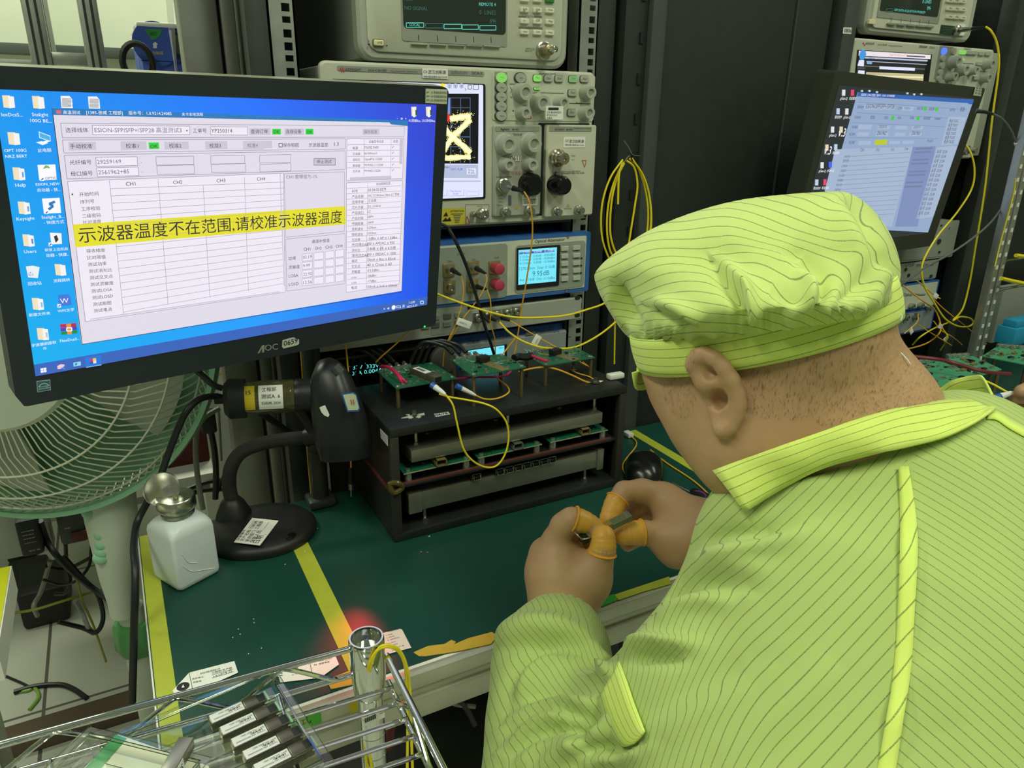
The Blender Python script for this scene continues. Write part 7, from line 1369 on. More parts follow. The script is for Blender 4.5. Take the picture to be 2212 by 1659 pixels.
for s_, x0, y0, x1 in (('选择线体', 632, 1005, 692), ('ESION-SFP/SFP+/SFP28', 712, 1008, 975), ('工单号', 1010, 1015, 1048), ('YP250314', 1068, 1016, 1125), ('查询订单', 1188, 1020, 1245), ('连接设备', 1298, 1024, 1352), ('保存校准', 1495, 1032, 1545), ('帮助', 1590, 1036, 1630), ('手动校准', 605, 1102, 662), ('校准1', 752, 1104, 795), ('校准2', 882, 1106, 920), ('校准3', 1008, 1106, 1042), ('校准4', 1125, 1108, 1162), ('保存眼图', 1250, 1112, 1312), ('示波器温度', 1352, 1114, 1410), ('光纤编号', 578, 1192, 635), ('29259170', 832, 1192, 905), ('29259171', 1158, 1195, 1218), ('母口编号', 555, 1258, 612), ('2561962', 815, 1255, 900), ('2561963', 1138, 1255, 1215), ('光功率', 550, 1338, 605), ('停止测试', 1285, 1322, 1335), ('CH1', 660, 1408, 695), ('CH2', 805, 1406, 838), ('CH3', 945, 1402, 975), ('CH4', 1072, 1398, 1105)): t2(s_, x0, y0, x1, y0+2)
for i, y in enumerate(range(1468, 2080, 44)):
    x = 510-(y-1468)*.29; t2(('开始时间', '序列号', '工序校验', '二级密码', '比对温度', '接收精度', '测试功率')[i % 7], x, y, x+55, y-2); PX2.L(m_, x+60, y-12, 1135-(y-1468)*.27, y-50, .0006, L2, .0043)
for i, y in enumerate((1385, 1420, 1490, 1525, 1600, 1632, 1700, 1740)): x = 1175-(y-1385)*.27; PX2.L(m_, x, y, x+160, y-6, .0034, L2, .0043)
for i in range(6): y = 1140+i*39; t2('电源 IT6302', 1490-i*10, y, 1575-i*8, y-1)
for i in range(14): y = 1430+i*44; t2('料号  03.04', 1375-i*13, y, 1470-i*13, y-3)
for x0, y0, x1, y1 in ((640, 950, 1660, 1030), (630, 1048, 1470, 1110), (590, 1140, 1450, 1180), (560, 1280, 1400, 1290)): PX2.L(m_, x0, y0, x1, y1-10 if y1-y0 > 60 else y1, .0006, L2, .0043)
IC = [(508, 865, 0), (590, 865, 1), (456, 1038, 2), (538, 1040, 0), (405, 1208, 0), (485, 1208, 3), (352, 1375, 3), (435, 1372, 2), (308, 1540, 0), (385, 1535, 4), (258, 1700, 2), (335, 1698, 1)]
for x, y, k in IC:
    PX2.Q(m_, [(x-14, y-30), (x+16, y-30), (x+14, y+26), (x-16, y+26)], (glow((225, 228, 232)), glow((220, 70, 110)), glow((190, 210, 235)), glow((225, 215, 180)), glow((70, 100, 235)))[k], .0041)
    PX2.T(m_, ('gGain-Q', '收发模块', '重启软件', 'v.3')[k % 4], x-32, y+62, x+32, y+64, WH, .0041)
for x, y in ((680, 850), (750, 850), (820, 860), (1105, 872), (1168, 882), (1235, 880)): PX2.Q(m_, [(x-10, y-12), (x+10, y-11), (x+8, y+6), (x-12, y+4)], glow((190, 214, 225)), .0041)
m_.build('screen', t, 0)
m_ = PX2.mb(); PX2.Q(m_, [(1738, 806), (1806, 814), (1790, 896), (1716, 888)], mat("label_pale", (226, 230, 210), .5), .0042)
for i in range(3): PX2.T(m_, 'SFP+ 10G 3#', 1740-i*5, 828+i*24, 1800-i*5, 832+i*24, INK, .0046)
m_.build('label_sticker', t, 0, 'cream label on the top right corner')
# instruments lower right
PRe = Panel((0, 1.03, 0), (1, 0, 0), (0, 0, 1), ZE)
def unit(name, label, x0, y0, x1, y1, mt, edge=None, holes=(), ports=(), dep=.25, txt=(), rows=True):
    a, b_ = PRe.uv(x0, y0), PRe.uv(x1, y1); t = thing(name, label, 'instrument', ((a[0]+b_[0])/2, 1.2, b_[1]))
    ax0 = max(a[0], rx0+.036); bx1 = min(b_[0], rx1+.018)
    m_ = MB(); m_.box(ax0, bx1-.002, 1.037, 1.03+dep, b_[1]+.005, a[1]-.005, edge or mt, .003); m_.build('case', t)
    m_ = PRe.mb(); m_.rr(ax0, bx1, b_[1]+.004, a[1]-.004, -.006, 0, .003, edge or mt); m_.rr(ax0+.004, bx1-.006, b_[1]+.008, a[1]-.008, 0, .001, .002, mt)
    for s_, p, q, yy in txt: PRe.T(m_, s_, p, yy, q, yy-5, INK, .0014)
    m_.build('face_plate', t)
    for x, y, r, mm in holes: m_ = PRe.mb(); m_.lathe([(r, 0), (r, .002), (0, .002)], mm, 14, PRe.at(x, y, .001)); m_.build('socket', t)
    for x, y in ports: m_ = PRe.mb(); m_.lathe([(.007, 0), (.007, .010), (.004, .012), (0, .010)], STEEL, 16, PRe.at(x, y, .001)); m_.build('fibre_port', t)
    return t
unit('power_outlet_unit', 'pale rack unit with small sockets right below the tilted monitor', 700, 350, 1180, 590, mat('dusty_face', (150, 156, 142), .5), holes=((1088, 470, .006, BLKD), (1105, 355, .002, BLKD), (1165, 370, .002, STEEL), (1090, 545, .003, BLKD)))
unit('optical_switch_unit', 'slim pale rack unit with red print under the tilted monitor', 640, 640, 1062, 745, mat('dusty_face', (150, 156, 142), .5), holes=((1030, 718, .004, BLKD), (850, 670, .004, BLKD), (870, 712, .004, BLKD)), txt=(('GTEST', 840, 910, 650), ('OPTICAL SWITCH', 920, 1040, 650)))
unit('optical_power_meter', 'blue-edged optical meter below the slim pale unit at the right station', 600, 800, 1052, 945, FACE, BLUF, ports=((880, 930), (945, 925), (1005, 940)), txt=(('Optical Attenuator', 830, 990, 862),))
unit('optical_power_meter', 'lower blue-edged optical meter among orange fibres at the right station', 560, 1010, 1030, 1110, SILV, BL2, ports=((840, 1010), (910, 1005)))
# cables
ye = lambda x, y, v: AY(*ZE(x, y), v); yd = lambda x, y, v: AY(*ZD(x, y), v)
m_ = fib('long yellow fibre falling from the right wavelength meter in a tight curl', [yd(1855, 250, .93), yd(1905, 290, .92), yd(1955, 390, .915), yd(1978, 540, .91), yd(1970, 700, .91), yd(1935, 960, .91), yd(1905, 1200, .91), yd(1860, 1659, .91), ye(1395, 250, .91), ye(1350, 520, .91), ye(1310, 760, .91), ye(1260, 950, .905), ye(1190, 1035, .90), ye(1240, 1010, .90), ye(1310, 1020, .90), ye(1335, 1050, .90), ye(1300, 1080, .90), ye(1220, 1075, .90), ye(1130, 1020, .90), ye(1050, 900, .905), ye(990, 800, .91), ye(965, 690, .915), ye(985, 590, .92), ye(1080, 430, .93), ye(1220, 260, .94), ye(1320, 100, .95), yd(1750, 1600, .955), yd(1720, 1440, .965), yd(1650, 1325, .985)], YFIB, .0019, group='fibres at the right station', name='fibre_patch_lead')
m_ = MB(); m_.tube([yd(1735, 268, .955), yd(1800, 262, .94), yd(1858, 251, .93)], lambda k: .004-.002*k, BPL, 10); m_.solo('connector_boot', 'black connector boot on the right wavelength meter', 'connector')
t = thing('grey_cable', 'grey cable with black plug curving over the right monitor and back down', 'cable', yd(2100, 1200, .9))
m_ = MB(); m_.tube([yd(1765, 1035, .90), yd(1840, 1042, .89), yd(1925, 1065, .885)], lambda k: .0044-.002*k, BPL, 10); m_.build('plug', t)
m_ = MB(); m_.tube([yd(1920, 1062, .885), yd(2000, 1105, .88), yd(2080, 1200, .878), yd(2140, 1340, .876), yd(2178, 1500, .876), yd(2175, 1640, .876), ye(1600, 130, .876), ye(1480, 310, .876), ye(1340, 440, .878), ye(1150, 570, .88), ye(1000, 650, .885), ye(880, 740, .89), ye(780, 800, .90)], .0021, mat('grey_cable_dark', (96, 100, 96), .4), 10, sm=8); m_.build('jacket', t)
m_ = MB(); m_.tube([yd(2136, 1330, .876), yd(2150, 1368, .876)], .004, WPL, 8); m_.build('clip', t)
for pts, lab, r in (([(1040, 870), (1120, 950), (1220, 1030), (1330, 1120), (1430, 1205)], 'orange fibre with white tag slanting down right at the right station', .0012), ([(800, 760), (900, 840), (980, 900), (1060, 960), (1100, 1060), (1090, 1130), (1000, 1200), (860, 1240), (780, 1230)], 'amber fibre bundle end lying above the right boards', .0016), ([(1090, 1050), (1120, 1100), (1150, 1160), (1100, 1250)], 'yellow fibre dropping through the tangle above the right boards', .0014), ([(940, 990), (930, 1050), (840, 1130)], 'orange fibre curling at the lower blue meter', .0012), ([(930, 750), (1050, 850), (1100, 880)], 'orange fibre running along the blue meter edge', .0012), ([(1050, 1040), (1110, 1110), (1180, 1150), (1255, 1210)], 'orange fibre with silver tag above the right boards', .0012), ([(1160, 1050), (1060, 1090), (960, 1150), (900, 1210)], 'yellow fibre slanting left in the tangle above the right boards', .0016), ([(930, 1060), (1040, 1130), (1180, 1215)], 'thin orange fibre slanting right in the tangle above the right boards', .0011)):
    fib(lab, [ye(x, y, .93-.01*(i % 3)) for i, (x, y) in enumerate(pts)], OFIB if 'yellow' not in lab else YFIB, r, group='fibres at the right station')
for x, y, a, lab in ((1068, 860, .5, 'upper'), (1100, 1078, .3, 'middle'), (1140, 1165, -.6, 'lower'), (890, 1110, .9, 'left')):
    m_ = MB(Matrix.Translation(ye(x, y, .915)) @ Matrix.Rotation(a, 4, 'Y')); m_.box(-.008, .008, -.0006, .0006, -.005, .005, WHITE, .0003); m_.solo('paper_tag', 'white paper tag on the orange fibres at the right station, the %s one' % lab, 'tag', 'tags at the right station')
# boards on posts of the right station
AZr = lambda x, y, z: AZ(*ZE(x, y), z)
rb = ([(1500, 1225), (1760, 1240), (1760, 1360), (1400, 1290)], [(1130, 1300), (1330, 1290), (1540, 1385), (1400, 1425)], [(900, 1350), (1080, 1320), (1400, 1440), (1050, 1520)])
for i, (P, lab) in enumerate(zip(rb, ('green circuit board farthest right at the right station', 'green circuit board in the middle above the upturned collar', 'green circuit board nearest the back of the neck at the right station'))):
    z = DZ+.16; Q = [AZr(*p, z) for p in P]; t = thing('test_board', lab, 'circuit board', (sum(q.x for q in Q)/4, sum(q.y for q in Q)/4, DZ), 'boards at the right station')
    m_ = MB(); m_.prism([(q.x, q.y) for q in Q][::-1], z-.0016, z, mat('pcb_pale_green', (70, 150, 110), .35, var=.1, vs=60)); t = m_.build('board', t)
    rn = random.Random(i); u = lambda a, b_: (Q[0]*(1-a)+Q[1]*a)*(1-b_)+(Q[3]*(1-a)+Q[2]*a)*b_; m_ = MB()
    for _ in range(30): p = u(rn.random()*.9+.05, rn.random()*.9+.05); s_ = rn.choice((.001, .0018, .003)); m_.box(p.x-s_*1.6, p.x+s_*1.6, p.y-s_, p.y+s_, z, z+s_, rn.choice((SOLD, BPL, TAN, SOLD)))
    m_.build('components', t, kind='stuff')
    for a, b_ in ((.05, .05), (.95, .05), (.95, .95), (.05, .95)): p = u(a, b_); m_ = MB(); m_.cyl((p.x, p.y, DZ+.001), (p.x, p.y, z-.0016), .003, BRS, n=8); m_.build('standoff', t)
    for k in range(4): p = u(.1+.2*k, .04); m_ = MB(); m_.box(p.x-.006, p.x+.006, p.y-.004, p.y+.004, z, z+.007, SOLD, .001); m_.build('coax_jack', t)
m_ = MB(); m_.tube([AZr(860, 1290, DZ+.19), AZr(1050, 1310, DZ+.19), AZr(1200, 1340, DZ+.185), AZr(1400, 1400, DZ+.18), AZr(1600, 1420, DZ+.17)], .003, mat('dark_red_wire', (110, 34, 40), .4), 8, sm=6); m_.solo('red_wire', 'dark red wire lying across the right circuit boards', 'wire')
# wire shelf at the far right, black post lattice, yellow tie
t = thing('wire_shelf_rack', 'galvanised perforated shelf upright at the right edge of the photo', 'shelf', (1.9, .9, 0))
for k, (xt, yt, xb_, yb) in enumerate(((1660, 0, 1390, 1200), (1690, 60, 1470, 1210))):
    a, b_ = AY(*ZE(xt, yt), .86), AY(*ZE(xb_, yb), .86); d = (a-b_); m_ = MB(); x_ = a.x; m_.box(x_-.008, x_+.008, .86, .876, DZ+.001, a.z+.5, ZINC, .001)
    for j in range(30): m_.box(x_-.003, x_+.003, .8590, .8606, DZ+.04+j*.025, DZ+.048+j*.025, WPL)
    m_.build('upright', t)
x_ = AY(*ZE(1690, 60), .86).x
for zz in (AY(*ZE(1640, 590), .86).z, AY(*ZE(1620, 790), .86).z): m_ = MB(); m_.tube([Vector((x_-.01, .852, zz)), Vector((x_+.4, .852, zz+.005))], .003, CHROME, 8); m_.build('shelf_wire', t)
fib('bright yellow thick lead lying on the right wire shelf', [ye(1540, 735, .84), ye(1600, 750, .84), ye(1720, 775, .84)], YFIB, .004, group='fibres at the right station'); fib('thin yellow lead rising beside the right wire shelf', [ye(1490, 650, .845), ye(1530, 480, .85), ye(1620, 150, .85), ye(1640, 20, .85)], YFIB, .0012, group='fibres at the right station')
fib('second yellow lead on the right wire shelf', [ye(1640, 570, .84), ye(1720, 580, .84)], YFIB, .004, group='fibres at the right station')
a, b_ = AY(*ZE(1560, 800), .95), AY(*ZE(1560, 1180), .95); bx((a.x, .95, b_.z), (a.x+.5, .97, a.z), mat('grey_panel2', (140, 146, 134), .5)).solo('grey_bin', 'grey bin standing behind the right wire shelf', 'bin')
a = AY(*ZE(1645, 1100), .83); b_ = AY(*ZE(1720, 1200), .83); m_ = MB(); m_.box(a.x, a.x+.08, .83, .87, b_.z, a.z, mat('cyan_box', (40, 150, 190), .4), .002); m_.box(a.x+.008, a.x+.08, .835, .865, a.z, a.z+.015, mat('cyan_box', (40, 150, 190), .4), .002); m_.solo('cyan_holder', 'cyan plastic holder at the right edge of the photo', 'holder')
# things to the right of the fixture
t = thing('computer_mouse', 'black computer mouse on the mat right of the fixture', 'mouse', AZ(1395, 1020, DZ))
mc = AZ(1392, 1012, DZ+.01); m_ = MB(Matrix.Translation((mc.x, mc.y, DZ+.0007)) @ Matrix.Rotation(.9, 4, 'Z')); G = []
for i in range(13):
    f = i/12*2-1; w_ = .031*math.sqrt(max(0, 1-f**4)); h_ = .036*math.sqrt(max(0, 1-abs(f)**2.2))*(1-.15*f); G.append([Vector((f*.056, w_*math.cos(PI*j/12), h_*math.sin(PI*j/12)**.7)) for j in range(13)])
m_.grid(G, mat('mouse_black', (20, 22, 20), .22), False); m_.build('body', t, 60)
m_ = MB(); m_.add([AZ(x, y, DZ+.0008) for x, y in ((1428, 1048), (1440, 1042), (1532, 1106), (1522, 1112), (1470, 1108))], [(0, 1, 2, 3, 4)], WHITE); o = m_.solo('white_paper', 'white paper slip under the right hand', 'paper'); md = o.modifiers.new('s', 'SOLIDIFY'); md.thickness = .0003
t = thing('screwdriver', 'black and purple screwdriver lying right of the right hand', 'screwdriver', AZ(1540, 1080, DZ))
s0, s1, s2 = AZ(*ZF(1300, 232), DZ+.006), AZ(*ZF(1450, 305), DZ+.006), AZ(*ZF(1850, 500), DZ+.012); PUR = mat('purple_rubber', (110, 58, 128), .45)
m_ = MB(); m_.cyl(s0, s1, .0016, STEEL, n=10); m_.build('shaft', t)
m_ = MB(); dv = (s2-s1); m_.tube([s1, s1+dv*.03, s1+dv*.12, s1+dv*.25, s1+dv*.38, s1+dv*.42, s1+dv*.5, s1+dv*.85, s1+dv], lambda k: float(np.interp(k, [0, .12, .3, .45, .55, .62, .75, 1], [.004, .008, .0095, .0095, .007, .0075, .0085, .009])), BPL, 18, sm=3); m_.build('handle', t)
up_ = (EYE-s1).normalized()
m_ = MB(); sd = dv.normalized().cross(up_); m_.tube([s1+dv*(.18+.13*math.cos(a))+sd*(.0085*math.sin(a))+up_*.0088 for a in [k*PI/12 for k in range(24)]], .0016, PUR, 6, True); m_.tube([s1+dv*.44+sd*(.0075*math.cos(a))+up_*(.0075*math.sin(a)) for a in [k*PI/8 for k in range(16)]], .0013, PUR, 6, True); m_.build('grip_inlay', t, label='purple rubber inlay')
fib('amber fibre lying on the mat past the mouse and under the screwdriver', [AZ(1405, 972, DZ+.002), AZ(1440, 1000, DZ+.002), AZ(1500, 1040, DZ+.002), AZ(1540, 1080, DZ+.002), AZ(1556, 1120, DZ+.002)], OFIB, .0013, group='fibre patch cords on the mat')
t = fib('amber fibre with white plug on the mat behind the mouse', [AZ(1358, 938, DZ+.003), AZ(1375, 960, DZ+.002), AZ(1345, 1005, DZ+.002), AZ(1362, 1040, DZ+.002), AZ(1380, 1062, DZ+.002)], OFIB, .0013, group='fibre patch cords on the mat')
m_ = MB(); p = AZ(1358, 938, DZ+.005); m_.box(p.x-.006, p.x+.006, p.y-.008, p.y+.010, DZ+.0008, DZ+.009, WPL, .001); m_.build('connector', t)
# ------------------------------------------------------------------ the seated person: distance-field sculpting helpers
def px(r, d): return r*d/FPX
class Field:
    def __init__(s): s.p = []
    def cap(s, a, b_, ra, rb=None, k=.012, sub=False, flat=None):   # round cone between (x, y, depth) points
        A = np.array(AD(*a)) if len(a) == 3 else np.array(a); B = np.array(AD(*b_)); s.p.append(('c', A, B, ra, ra if rb is None else rb, k, sub)); return s
    def chain(s, pts, k=.01):
        for (a, b_) in zip(pts, pts[1:]): s.cap(a[:3], b_[:3], a[3], b_[3], k)
        return s
    def ell(s, c, ax, rad, k=.015, sub=False):
        s.p.append(('e', np.array(AD(*c)), np.array([list(v) for v in ax]), np.array(rad), k, sub)); return s
    def box(s, q):
        if q[0] == 'c': r = max(q[3], q[4])+q[5]*1.5+.004; return np.minimum(q[1], q[2])-r, np.maximum(q[1], q[2])+r
        r = q[3].max()+q[4]*1.5+.004; return q[1]-r, q[1]+r
    def dist(s, q, P):
        if q[0] == 'c':
            _, A, B, ra, rb, k, sub = q; d = B-A; L2 = max(1e-12, d @ d); t = np.clip(((P-A) @ d)/L2, 0, 1)
            return np.linalg.norm(P-A-t[..., None]*d, axis=-1)-(ra+(rb-ra)*t), k, sub
        _, c, ax, rad, k, sub = q; L = (P-c) @ ax.T; e = L/rad; n = np.linalg.norm(e, axis=-1); g = np.linalg.norm(e/rad, axis=-1)
        return n*(n-1)/np.maximum(g, 1e-6), k, sub
    def comb(s, D, v, k, sub):
        if sub:
            v = -v; h = np.clip(.5-.5*(v-D)/k*-1*-1, 0, 1) if False else np.maximum(k-np.abs(D-v), 0)/k; return np.maximum(D, v)+h*h*k*.25
        h = np.maximum(k-np.abs(D-v), 0)/k; return np.minimum(D, v)-h*h*k*.25
    def ev(s, P):
        D = np.full(P.shape[:-1], 1.0)
        for q in s.p: v, k, sub = s.dist(q, P); D = s.comb(D, v, k, sub)
        return D
    def mesh(s, h, lo=None, hi=None):
        bs = [s.box(q) for q in s.p if not q[-1]]
        lo = np.min([b_[0] for b_ in bs], 0) if lo is None else np.array(lo); hi = np.max([b_[1] for b_ in bs], 0) if hi is None else np.array(hi)
        n = np.ceil((hi-lo)/h).astype(int)+3; o = lo-h; F = np.full(n, .05, dtype=np.float32)
        for q in s.p:
            b0, b1 = s.box(q); i0 = np.clip(np.floor((b0-o)/h).astype(int), 0, n-1); i1 = np.clip(np.ceil((b1-o)/h).astype(int)+1, 0, n)
            if (i1 <= i0).any(): continue
            g = np.stack(np.meshgrid(*[o[a]+h*np.arange(i0[a], i1[a]) for a in range(3)], indexing='ij'), -1); v, k, sub = s.dist(q, g)
            sl = tuple(slice(i0[a], i1[a]) for a in range(3)); F[sl] = s.comb(F[sl], v, k, sub)
        return nets(F, o, h)
    def depth(s, x, y, d0=.3, d1=1.0, off=0):
        r = ray(x, y); L = r.length; R_ = np.array(r); d = d0
        for _ in range(90):
            v = float(s.ev((np.array(EYE)+R_*d)[None])[0]); 
            if v < .0003: return d-off
            d += v*.8/L
            if d > d1: return None
        return d-off
def nets(F, o, h):
    S_ = F < 0; c = np.zeros(tuple(np.array(F.shape)-1), dtype=np.int8)
    cor = [(i, j, k) for i in (0, 1) for j in (0, 1) for k in (0, 1)]; n = np.array(F.shape)-1
    for (i, j, k) in cor: c += S_[i:i+n[0], j:j+n[1], k:k+n[2]]
    act = (c > 0) & (c < 8); idx = -np.ones(act.shape, dtype=np.int64); cells = np.argwhere(act); idx[act] = np.arange(len(cells))
    acc = np.zeros((len(cells), 3)); cnt = np.zeros(len(cells))
    for a in cor:
        for ax in range(3):
            if a[ax]: continue
            b_ = list(a); b_[ax] = 1; fa = F[cells[:, 0]+a[0], cells[:, 1]+a[1], cells[:, 2]+a[2]]; fb = F[cells[:, 0]+b_[0], cells[:, 1]+b_[1], cells[:, 2]+b_[2]]
            m = (fa < 0) != (fb < 0); t = np.where(m, fa/np.where(m, fa-fb, 1), 0); p = np.tile(np.array(a, float), (len(cells), 1)); p[:, ax] += t; acc[m] += p[m]; cnt[m] += 1
    V = o+h*(cells+acc/cnt[:, None]); Q = []
    for ax in range(3):
        u, v = (ax+1) % 3, (ax+2) % 3; sl0 = [slice(None)]*3; sl1 = [slice(None)]*3; sl0[ax] = slice(0, -1); sl1[ax] = slice(1, None)
        A = S_[tuple(sl0)]; B = S_[tuple(sl1)]; e = np.argwhere(A != B); e = e[(e[:, u] > 0) & (e[:, v] > 0) & (e[:, u] < F.shape[u]-1) & (e[:, v] < F.shape[v]-1)]
        ins = A[e[:, 0], e[:, 1], e[:, 2]]; q = []
        for du, dv in ((0, 0), (-1, 0), (-1, -1), (0, -1)): w_ = e.copy(); w_[:, u] += du; w_[:, v] += dv; q.append(idx[w_[:, 0], w_[:, 1], w_[:, 2]])
        q = np.stack(q, 1); q[~ins] = q[~ins][:, ::-1]; Q.append(q)
    return V, np.concatenate(Q)
def vnorm(V, Q):
    n = np.cross(V[Q[:, 2]]-V[Q[:, 0]], V[Q[:, 3]]-V[Q[:, 1]]); N = np.zeros_like(V)
    for k in range(4): np.add.at(N, Q[:, k], n)
    return N/np.maximum(1e-12, np.linalg.norm(N, axis=1))[:, None]
def proj(V):
    d = V-np.array(EYE); z = d @ np.array(FWD); return IW/2+FPX*(d @ np.array(RGT))/z, IH/2-FPX*(d @ np.array(UPV))/z, z
def relax(V, Q, n, f=.5):
    for _ in range(n):
        A = np.zeros_like(V); c = np.zeros(len(V))
        for k in range(4):
            for j in (1, 3): np.add.at(A, Q[:, k], V[Q[:, (k+j) % 4]]); np.add.at(c, Q[:, k], 1)
        V = V+(A/np.maximum(c, 1)[:, None]-V)*f
    return V
def pdist(x, y, pts):      # signed distance to a polyline in the picture-sized frame and the position along it
    best = np.full(x.shape, 1e9); sg = np.zeros(x.shape); tt = np.zeros(x.shape); n = len(pts)-1
    for i in range(n):
        ax, ay = pts[i]; bx_, by = pts[i+1]; dx, dy = bx_-ax, by-ay; L2 = dx*dx+dy*dy; t = np.clip(((x-ax)*dx+(y-ay)*dy)/L2, 0, 1)
        qx, qy = x-ax-t*dx, y-ay-t*dy; d = np.hypot(qx, qy); m = d < best; best[m] = d[m]; sg[m] = np.sign(dx*qy-dy*qx)[m]; tt[m] = ((i+t)/n)[m]
    return best*sg, tt
def folds(x, y, lst):
    D = np.zeros(x.shape)
    for pts, amp, w_, mode in lst:
        s_, t = pdist(x, y, spl2(pts)); q = s_/w_; f = np.sin(np.clip(t, .02, .98)*PI)**.6
        D += amp*f*((q*np.exp(-q*q)*2.3) if mode == 's' else np.exp(-q*q))
    return D
def spl2(pts): return [(p.x, p.y) for p in spline([Vector((a, b_, 0)) for a, b_ in pts], 4)]
def mesh_obj(name, V, Q, mt, parent, attrs={}, label=None, smooth=180):
    me = bpy.data.meshes.new(name); org = np.array(ORG[parent]); me.from_pydata((V-org).tolist(), [], Q.tolist()); me.materials.append(mt); me.update(); me.shade_smooth()
    for k, v in attrs.items(): a = me.attributes.new(k, 'FLOAT', 'POINT'); a.data.foreach_set('value', np.asarray(v, dtype=np.float32))
    o = bpy.data.objects.new(name, me); C.objects.link(o); o.parent = parent; ORG[o] = ORG[parent]
    if label: o['label'] = label
    return o
def cloth(name, rgb, line=(74, 84, 48), tr=.22):
    m = bpy.data.materials.new(name); m.use_nodes = True; nt = m.node_tree; b_ = nt.nodes['Principled BSDF']; L = nt.links.new; N = nt.nodes.new
    at_ = N('ShaderNodeAttribute'); at_.attribute_name = 'stripe'; fr = N('ShaderNodeMath'); fr.operation = 'FRACT'; L(at_.outputs['Fac'], fr.inputs[0])
    sb = N('ShaderNodeMath'); sb.operation = 'SUBTRACT'; sb.inputs[1].default_value = .5; L(fr.outputs[0], sb.inputs[0]); ab = N('ShaderNodeMath'); ab.operation = 'ABSOLUTE'; L(sb.outputs[0], ab.inputs[0])
    mr = N('ShaderNodeMapRange'); mr.inputs[1].default_value = .03; mr.inputs[2].default_value = .062; mr.inputs[3].default_value = .72; mr.inputs[4].default_value = 0; L(ab.outputs[0], mr.inputs[0])
    tc = N('ShaderNodeTexCoord'); ns = N('ShaderNodeTexNoise'); ns.inputs['Scale'].default_value = 1500; ns.inputs['Detail'].default_value = 1; L(tc.outputs['Object'], ns.inputs['Vector'])
    n2 = N('ShaderNodeTexNoise'); n2.inputs['Scale'].default_value = 9; n2.inputs['Detail'].default_value = 5; L(tc.outputs['Object'], n2.inputs['Vector'])
    dm = N('ShaderNodeMapRange'); dm.inputs[1].default_value = .35; dm.inputs[2].default_value = .55; dm.inputs[3].default_value = .55; dm.inputs[4].default_value = 1; L(ns.outputs['Fac'], dm.inputs[0])
    ml = N('ShaderNodeMath'); ml.operation = 'MULTIPLY'; L(mr.outputs[0], ml.inputs[0]); L(dm.outputs[0], ml.inputs[1])
    c = lin(rgb); m0 = N('ShaderNodeMix'); m0.data_type = 'RGBA'; m0.inputs[6].default_value = (*[v*.93 for v in c], 1); m0.inputs[7].default_value = (*[min(1, v*1.06) for v in c], 1); L(n2.outputs['Fac'], m0.inputs[0])
    m1 = N('ShaderNodeMix'); m1.data_type = 'RGBA'; L(ml.outputs[0], m1.inputs[0]); L(m0.outputs[2], m1.inputs[6]); m1.inputs[7].default_value = (*lin(line), 1); L(m1.outputs[2], b_.inputs['Base Color'])
    b_.inputs['Roughness'].default_value = .75; b_.inputs['Sheen Weight'].default_value = .15; b_.inputs['Specular IOR Level'].default_value = .25
    wv = N('ShaderNodeTexNoise'); wv.inputs['Scale'].default_value = 2600; L(tc.outputs['Object'], wv.inputs['Vector']); bp = N('ShaderNodeBump'); bp.inputs['Strength'].default_value = .12; bp.inputs['Distance'].default_value = .001; L(wv.outputs['Fac'], bp.inputs['Height']); L(bp.outputs[0], b_.inputs['Normal'])
    return m
# ------------------------------------------------------------------ the seated person
SKIN = mat('skin', (190, 152, 112), .48, var=.05, vs=60, bump=.10, bs=1400, sub=.12)
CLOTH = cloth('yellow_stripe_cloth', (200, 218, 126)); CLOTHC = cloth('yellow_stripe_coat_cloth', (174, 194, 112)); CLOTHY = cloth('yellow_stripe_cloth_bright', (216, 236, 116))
person = thing('person', 'person in striped yellow-green cap and coat bending over a module held in both hands', 'person', AD(1750, 1300, .58)+Vector((0, 0, -.45)))
def cc(r, u, d): return np.array(RGT*r+UPV*u+FWD*d)
hf = cc(-.70, -.33, .63); hf /= np.linalg.norm(hf); hs = cc(-.55, .05, -.8); hs -= hf*(hs @ hf); hs /= np.linalg.norm(hs); hu = np.cross(hf, hs); hu = hu if hu @ np.array(UPV) > 0 else -hu
HAX = (hf, hu, hs)
B = Field()
B.ell((1655, 715, .605), HAX, (.097, .092, .078), .02)
B.cap((1578, 885, .613), (1632, 948, .592), .055, .052, .03)
B.cap((1462, 790, .632), (1475, 830, .640), .028, .026, .025); B.cap((1440, 838, .648), (1462, 850, .652), .012, .016, .012)
B.cap((1580, 975, .632), (1615, 960, .605), .026, .038, .03)
hc_ = np.array(AD(1655, 715, .605))
def hp_(f, u, s): p = hc_+hf*f+hu*u+hs*s; x, y, z = proj(p[None]); return (float(x[0]), float(y[0]), float(z[0]))
B.cap(hp_(.094, -.040, -.030), hp_(.108, -.070, -.030), .007, .011, .012); B.cap(hp_(.090, -.092, -.016), hp_(.090, -.092, -.046), .009, .009, .012); B.cap(hp_(.084, -.122, -.02), hp_(.084, -.124, -.034), .016, .016, .02)
for s_ in (.004, -.056): B.cap(hp_(.094, -.044, s_), hp_(.094, -.044, s_+.006), .010, .010, .006)
B.cap((1718, 812, .636), (1825, 925, .612), .069, .069, .035); B.cap((1825, 925, .612), (1905, 1080, .635), .069, .066, .03)
B.cap((1680, 890, .600), (1790, 960, .60), .048, .055, .03)
